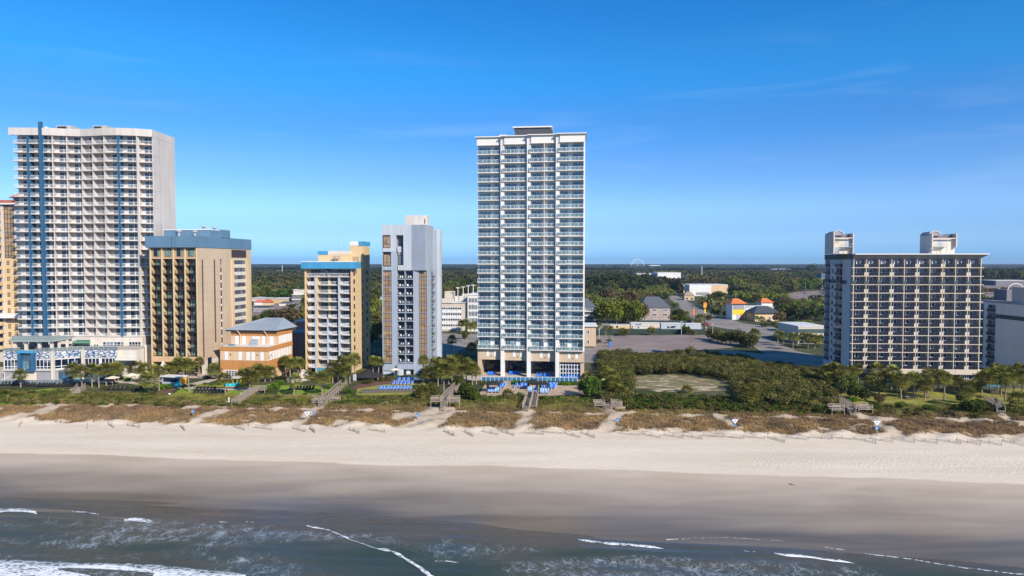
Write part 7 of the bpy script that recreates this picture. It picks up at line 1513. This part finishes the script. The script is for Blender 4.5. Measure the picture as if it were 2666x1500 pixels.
bld('grey_house', 'steep grey roofed house behind the slab hotel corner', 2138, 2160, 745, 722, 20, 'grey wall', 'grey shingle', 'house', 0, 'hip', 6)
bld('motel_row', 'long yellow flat motel behind the orange hall', 700, 748, 790, 778, 18, 'cream yellow', 'roof membrane', 'motel', 10); bld('motel', 'low pale building with flat roof behind the tan hotel', 655, 700, 785, 776, 16, 'white stucco', 'roof membrane', 'motel', 5)
bld('red_roof_diner', 'small diner with dark red rounded roof', 661, 682, 795, 787, 8, 'bright stucco', 'pink paint', 'restaurant', 5, 'hip', 2); bld('red_roof_shop', 'small shop with brick red roof beside the diner', 681, 702, 795, 788, 8, 'cream yellow', 'tile roof', 'shop building', 5, 'hip', 3)
bld('dark_roof_shop', 'single storey shop with dark flat roof', 657, 696, 812, 800, 10, 'slate wall', 'dark roof', 'shop building', 5, None, 0, [(5, .6, 2.2, .5, 'dark glass', 1)]); bld('grey_shed', 'low shed with grey hip roof behind the brown trees', 726, 754, 797, 790, 10, 'pale wall', 'grey shingle', 'shed', 0, 'hip', 1.5)
r, f, W, h = bld('modern_house', 'modern timber and white two storey house behind the yellow hotel', 760, 797, 791, 768, 12, 'mauve wall', 'bright stucco', 'house', 4); MB().box(.5, W*.6, 2, 9, h+.36, h+4.2, 'pale wall').hull([(.1, 1.6, h+4.2), (W*.62, 1.6, h+3.2), (W*.62, 9.4, h+3.2), (.1, 9.4, h+4.2)], [(.1, 1.6, h+4.6), (W*.62, 1.6, h+3.6), (W*.62, 9.4, h+3.6), (.1, 9.4, h+4.6)], 'bright stucco').build('roof_room', r); MB().box(-.2, W+.2, -.5, -.02, h*.45, h*.55, 'bright stucco').build('floor_band', r)
bld('villa', 'small white villa half hidden between yellow and blue towers', 988, 997, 808, 780, 8, 'white stucco', 'blue roof', 'house', 0, 'hip', 2); bld('red_stall', 'small red roofed stall between the two towers', 962, 972, 808, 803, 4, 'bright stucco', 'pink paint', 'stall', 0, 'hip', 1)
bld('long_store', 'long white roofed store among trees right of the slab hotel', 2592, 2690, 744, 731, 40, 'mauve wall', 'bright stucco', 'store'); bld('green_roof_store', 'low green roofed store beside the long store', 2556, 2590, 742, 730, 30, 'slate wall', 'dark green band', 'store')
bld('far_hangar', 'large white tent-roofed hall on the horizon left of centre gap', 1686, 1726, 700, 694, 60, 'bright stucco', 'bright stucco', 'hall', 0, 'hip', 8); bld('blue_white_hall', 'wide pale blue roofed hall in the far trees', 2010, 2068, 710, 703, 60, 'bright stucco', 'light grey blue', 'hall', 0, 'hip', 4)
for k in range(4): bld('rooftop', 'pale distant roof in the woods, %s from the left' % ORD[k+1], *[(1003, 1030, 725, 722), (1640, 1652, 742, 738), (1880, 1888, 706, 703), (2095, 2112, 703, 699)][k], 15, 'white stucco', 'roof membrane', 'building')
# poles
GP = 'utility poles inland'
for px, gy, ty, lb in ((1855, 888, 845, 'pale pole at the lot corner, taller of the pair'), (1838, 882, 853, 'pale pole at the lot corner, shorter of the pair'), (1856, 820, 785, 'thin pole by the inland avenue'), (1867, 826, 778, 'dark thin pole right of the avenue'), (1915, 815, 767, 'timber utility pole behind the orange roofed shop'),
                   (2097, 758, 734, 'lamp pole in the far parking lot'), (2140, 762, 727, 'tall thin pole left of the slab hotel'), (1879, 828, 804, 'short white pole near the shop'), (1774, 872, 838, 'thin pole before the blue trailer'), (1766, 765, 748, 'thin pole near the strip mall'), (1900, 742, 722, 'pole behind the strip mall'), (1863, 742, 724, 'thin pole over the strip mall roof'), (1560, 895, 858, 'thin pole left of the empty lot'), (1586, 896, 866, 'dark short pole by the blue bin')):
    lamp('utility_pole', lb, px, gy, ty, None, .5, .32, 'concrete' if 'dark' not in lb else 'dark metal', group=GP, cat='utility pole')
lamp('flood_pole', 'white floodlight pole behind the motels', 714, 782, 756, None, 2.2, .6, 'concrete', cat='street lamp'); lamp('garden_lamp', 'small white lamp in the shaded gap', 976, 918, 888, None, .7, .2, 'concrete', cat='street lamp')
X, Y, z = gr(1834.5, 866); t_ = thing('marker_pole', 'tall dark pole with a yellow striped marker panel', 'utility pole', (X, Y, z)); hp = zt(772, Y)
MB().cyl(0, 0, 0, hp, .32, .2, 'dark timber').build('pole', t_); MB().box(-1, 1, -.1, .1, hp-.2, hp, 'concrete').build('crossarm', t_); z1, z0_ = zt(787.5, Y), zt(801.5, Y); pn = MB().box(-.8, .8, -.36, -.3, z0_, z1, 'orange paint'); pn.build('marker_panel', t_)
sp_ = MB(); [sp_.hull([(-.78, -.365, z0_+.2+.8*k), (.78, -.365, z0_+.9+.8*k), (.78, -.361, z0_+.9+.8*k), (-.78, -.361, z0_+.2+.8*k)], [(-.78, -.365, z0_+.5+.8*k), (.78, -.365, z0_+1.2+.8*k), (.78, -.361, z0_+1.2+.8*k), (-.78, -.361, z0_+.5+.8*k)], 'yellow paint') for k in range(2)]; sp_.build('stripes', t_); MB().box(-.3, .3, -.34, -.3, zt(816, Y), zt(804, Y), 'yellow paint').build('lower_panel', t_)
X, Y, z = gr(1803, 838); t_ = thing('marker_pole', 'smaller pole with an orange marker panel', 'utility pole', (X, Y, z)); hp = zt(778, Y); MB().cyl(0, 0, 0, hp, .25, .16, 'dark timber').build('pole', t_); MB().box(-.1, .9, -.3, -.25, zt(821, Y), zt(805, Y), 'orange paint').build('marker_panel', t_)
for px, gy, ty, lb in ((735, 717, 690, 'white monopole mast above the left woods'), (1579.5, 702, 688, 'white monopole mast near the wheel'), (1563, 702, 696, 'short distant white mast'), (1827, 726, 693, 'tall white monopole mast above the strip mall'), (1141.5, 727, 688, 'white mast beside the grey blue tower'), (2290, 690, 686, 'tiny distant mast'))[:5]:
    lamp('monopole_mast', lb, px, gy, ty, None, 0, 1.5, 'white metal', group='white masts in the woods', cat='mast')
X, Y, z = kx(882)*226, 226, 38; t_ = thing('antenna', 'thin whip antenna on the yellow hotel roof', 'antenna', (X, Y, 37.6)); MB().cyl(0, 0, 0, 8.0, .09, .03, 'grey metal', 5).build('mast', t_); MB().cyl(0, 0, 0, .5, .25, .2, 'grey metal', 6).build('base', t_)
# ferris wheel
X, Y, z = gr(1660, 699); Yw = Y; cz_ = zt(692, Yw); rr = 17*Yw/F; t_ = thing('ferris_wheel', 'white observation wheel on the horizon', 'ferris wheel', (X, Yw, 0)); rm_ = MB(); n = 32
for R_ in (rr, rr*.93):
    for k in range(n): a, b = 2*math.pi*k/n, 2*math.pi*(k+1)/n; rm_.bar((R_*math.cos(a), 0, cz_+R_*math.sin(a)), (R_*math.cos(b), 0, cz_+R_*math.sin(b)), rr*.03, 'white metal')
rm_.build('rim', t_)
for k in range(16): a = 2*math.pi*k/16; MB().bar((0, 0, cz_), (rr*math.cos(a), 0, cz_+rr*math.sin(a)), rr*.008, 'white metal').build('spoke', t_)
for k in range(16): a = 2*math.pi*(k+.5)/16; MB().box(rr*1.03*math.cos(a)-1, rr*1.03*math.cos(a)+1, -1, 1, cz_+rr*1.03*math.sin(a)-1.2, cz_+rr*1.03*math.sin(a)+1.2, 'white metal').build('cabin', t_)
MB().bar((-rr*.5, 0, 0), (0, 0, cz_), 1.2, 'white metal').build('leg', t_); MB().bar((rr*.5, 0, 0), (0, 0, cz_), 1.2, 'white metal').build('leg', t_)
# cars
def car(px, py, mat, label, rz):
    X, Y, z = gr(px, py); t_ = thing('parked_car', label, 'car', (X, Y, z+.06), rz, 'cars parked inland'); b = MB(); b.hull([(-2.2, -.88, .35), (2.2, -.88, .35), (2.2, .88, .35), (-2.2, .88, .35)], [(-2.15, -.85, .9), (2.1, -.85, .82), (2.1, .85, .82), (-2.15, .85, .9)], mat); b.build('body', t_)
    MB().hull([(-1.5, -.8, .9), (1.0, -.8, .85), (1.0, .8, .85), (-1.5, .8, .9)], [(-1.1, -.65, 1.42), (.4, -.65, 1.42), (.4, .65, 1.42), (-1.1, .65, 1.42)], 'dark glass').build('cabin', t_); MB().box(-1.05, .35, -.64, .64, 1.421, 1.46, mat).build('roof', t_)
    for x in (-1.35, 1.35):
        for y in (-.9, .72): MB().hull([(x+.33*math.cos(a), y, .33+.33*math.sin(a)) for a in np.linspace(0, 2*math.pi, 11)[:-1]], [(x+.33*math.cos(a), y+.18, .33+.33*math.sin(a)) for a in np.linspace(0, 2*math.pi, 11)[:-1]], 'rubber').build('wheel', t_)
car(2096, 765, 'car blue', 'small dark blue car alone in the far parking lot', .3); car(1839, 846, 'car red', 'red car at the avenue junction', .2); car(2141, 752, 'car white', 'white car left of the slab hotel', .1); car(2600, 752, 'car white', 'white car before the long store', 0); car(786, 796, 'car white', 'white car in front of the modern house', .1); car(790, 793, 'car grey', 'grey car behind the white car', .1); car(2125, 797, 'car white', 'white car on the street left of the slab hotel', .6)
X, Y, z = gr(1589, 903); t_ = thing('recycling_bin', 'dark blue bin at the corner of the empty lot', 'bin', (X, Y, z+.06)); MB().box(-.5, .5, -.5, .5, 0, 2.0, 'sign blue').build('body', t_); MB().box(-.55, .55, -.55, .55, 2.01, 2.15, 'sign blue').build('lid', t_)
X, Y, z = gr(880, 994); t_ = thing('information_board', 'grey information board by the yellow hotel lawn', 'notice', (X+5, Y, z)); MB().box(-.5, .5, -.05, .05, .4, 2.2, 'light grey blue').build('panel', t_); MB().box(-.5, -.42, -.04, .04, 0, .4, 'grey metal').build('post', t_); MB().box(.42, .5, -.04, .04, 0, .4, 'grey metal').build('post', t_)
# ------------------------------------------------------------------ sea haze
m, t = new_mat('haze'); v = t.nodes.new('ShaderNodeVolumePrincipled'); v.inputs['Color'].default_value = (.62, .78, 1, 1); v.inputs['Density'].default_value = .00007; v.inputs['Anisotropy'].default_value = .3
t.links.new(v.outputs[0], t.nodes.new('ShaderNodeOutputMaterial').inputs['Volume'])
hz = MB().box(-9500, 9500, -9400, 9600, -12, 92, 'haze').build('haze'); setting(hz, 'stuff', 'thin pale blue sea haze')
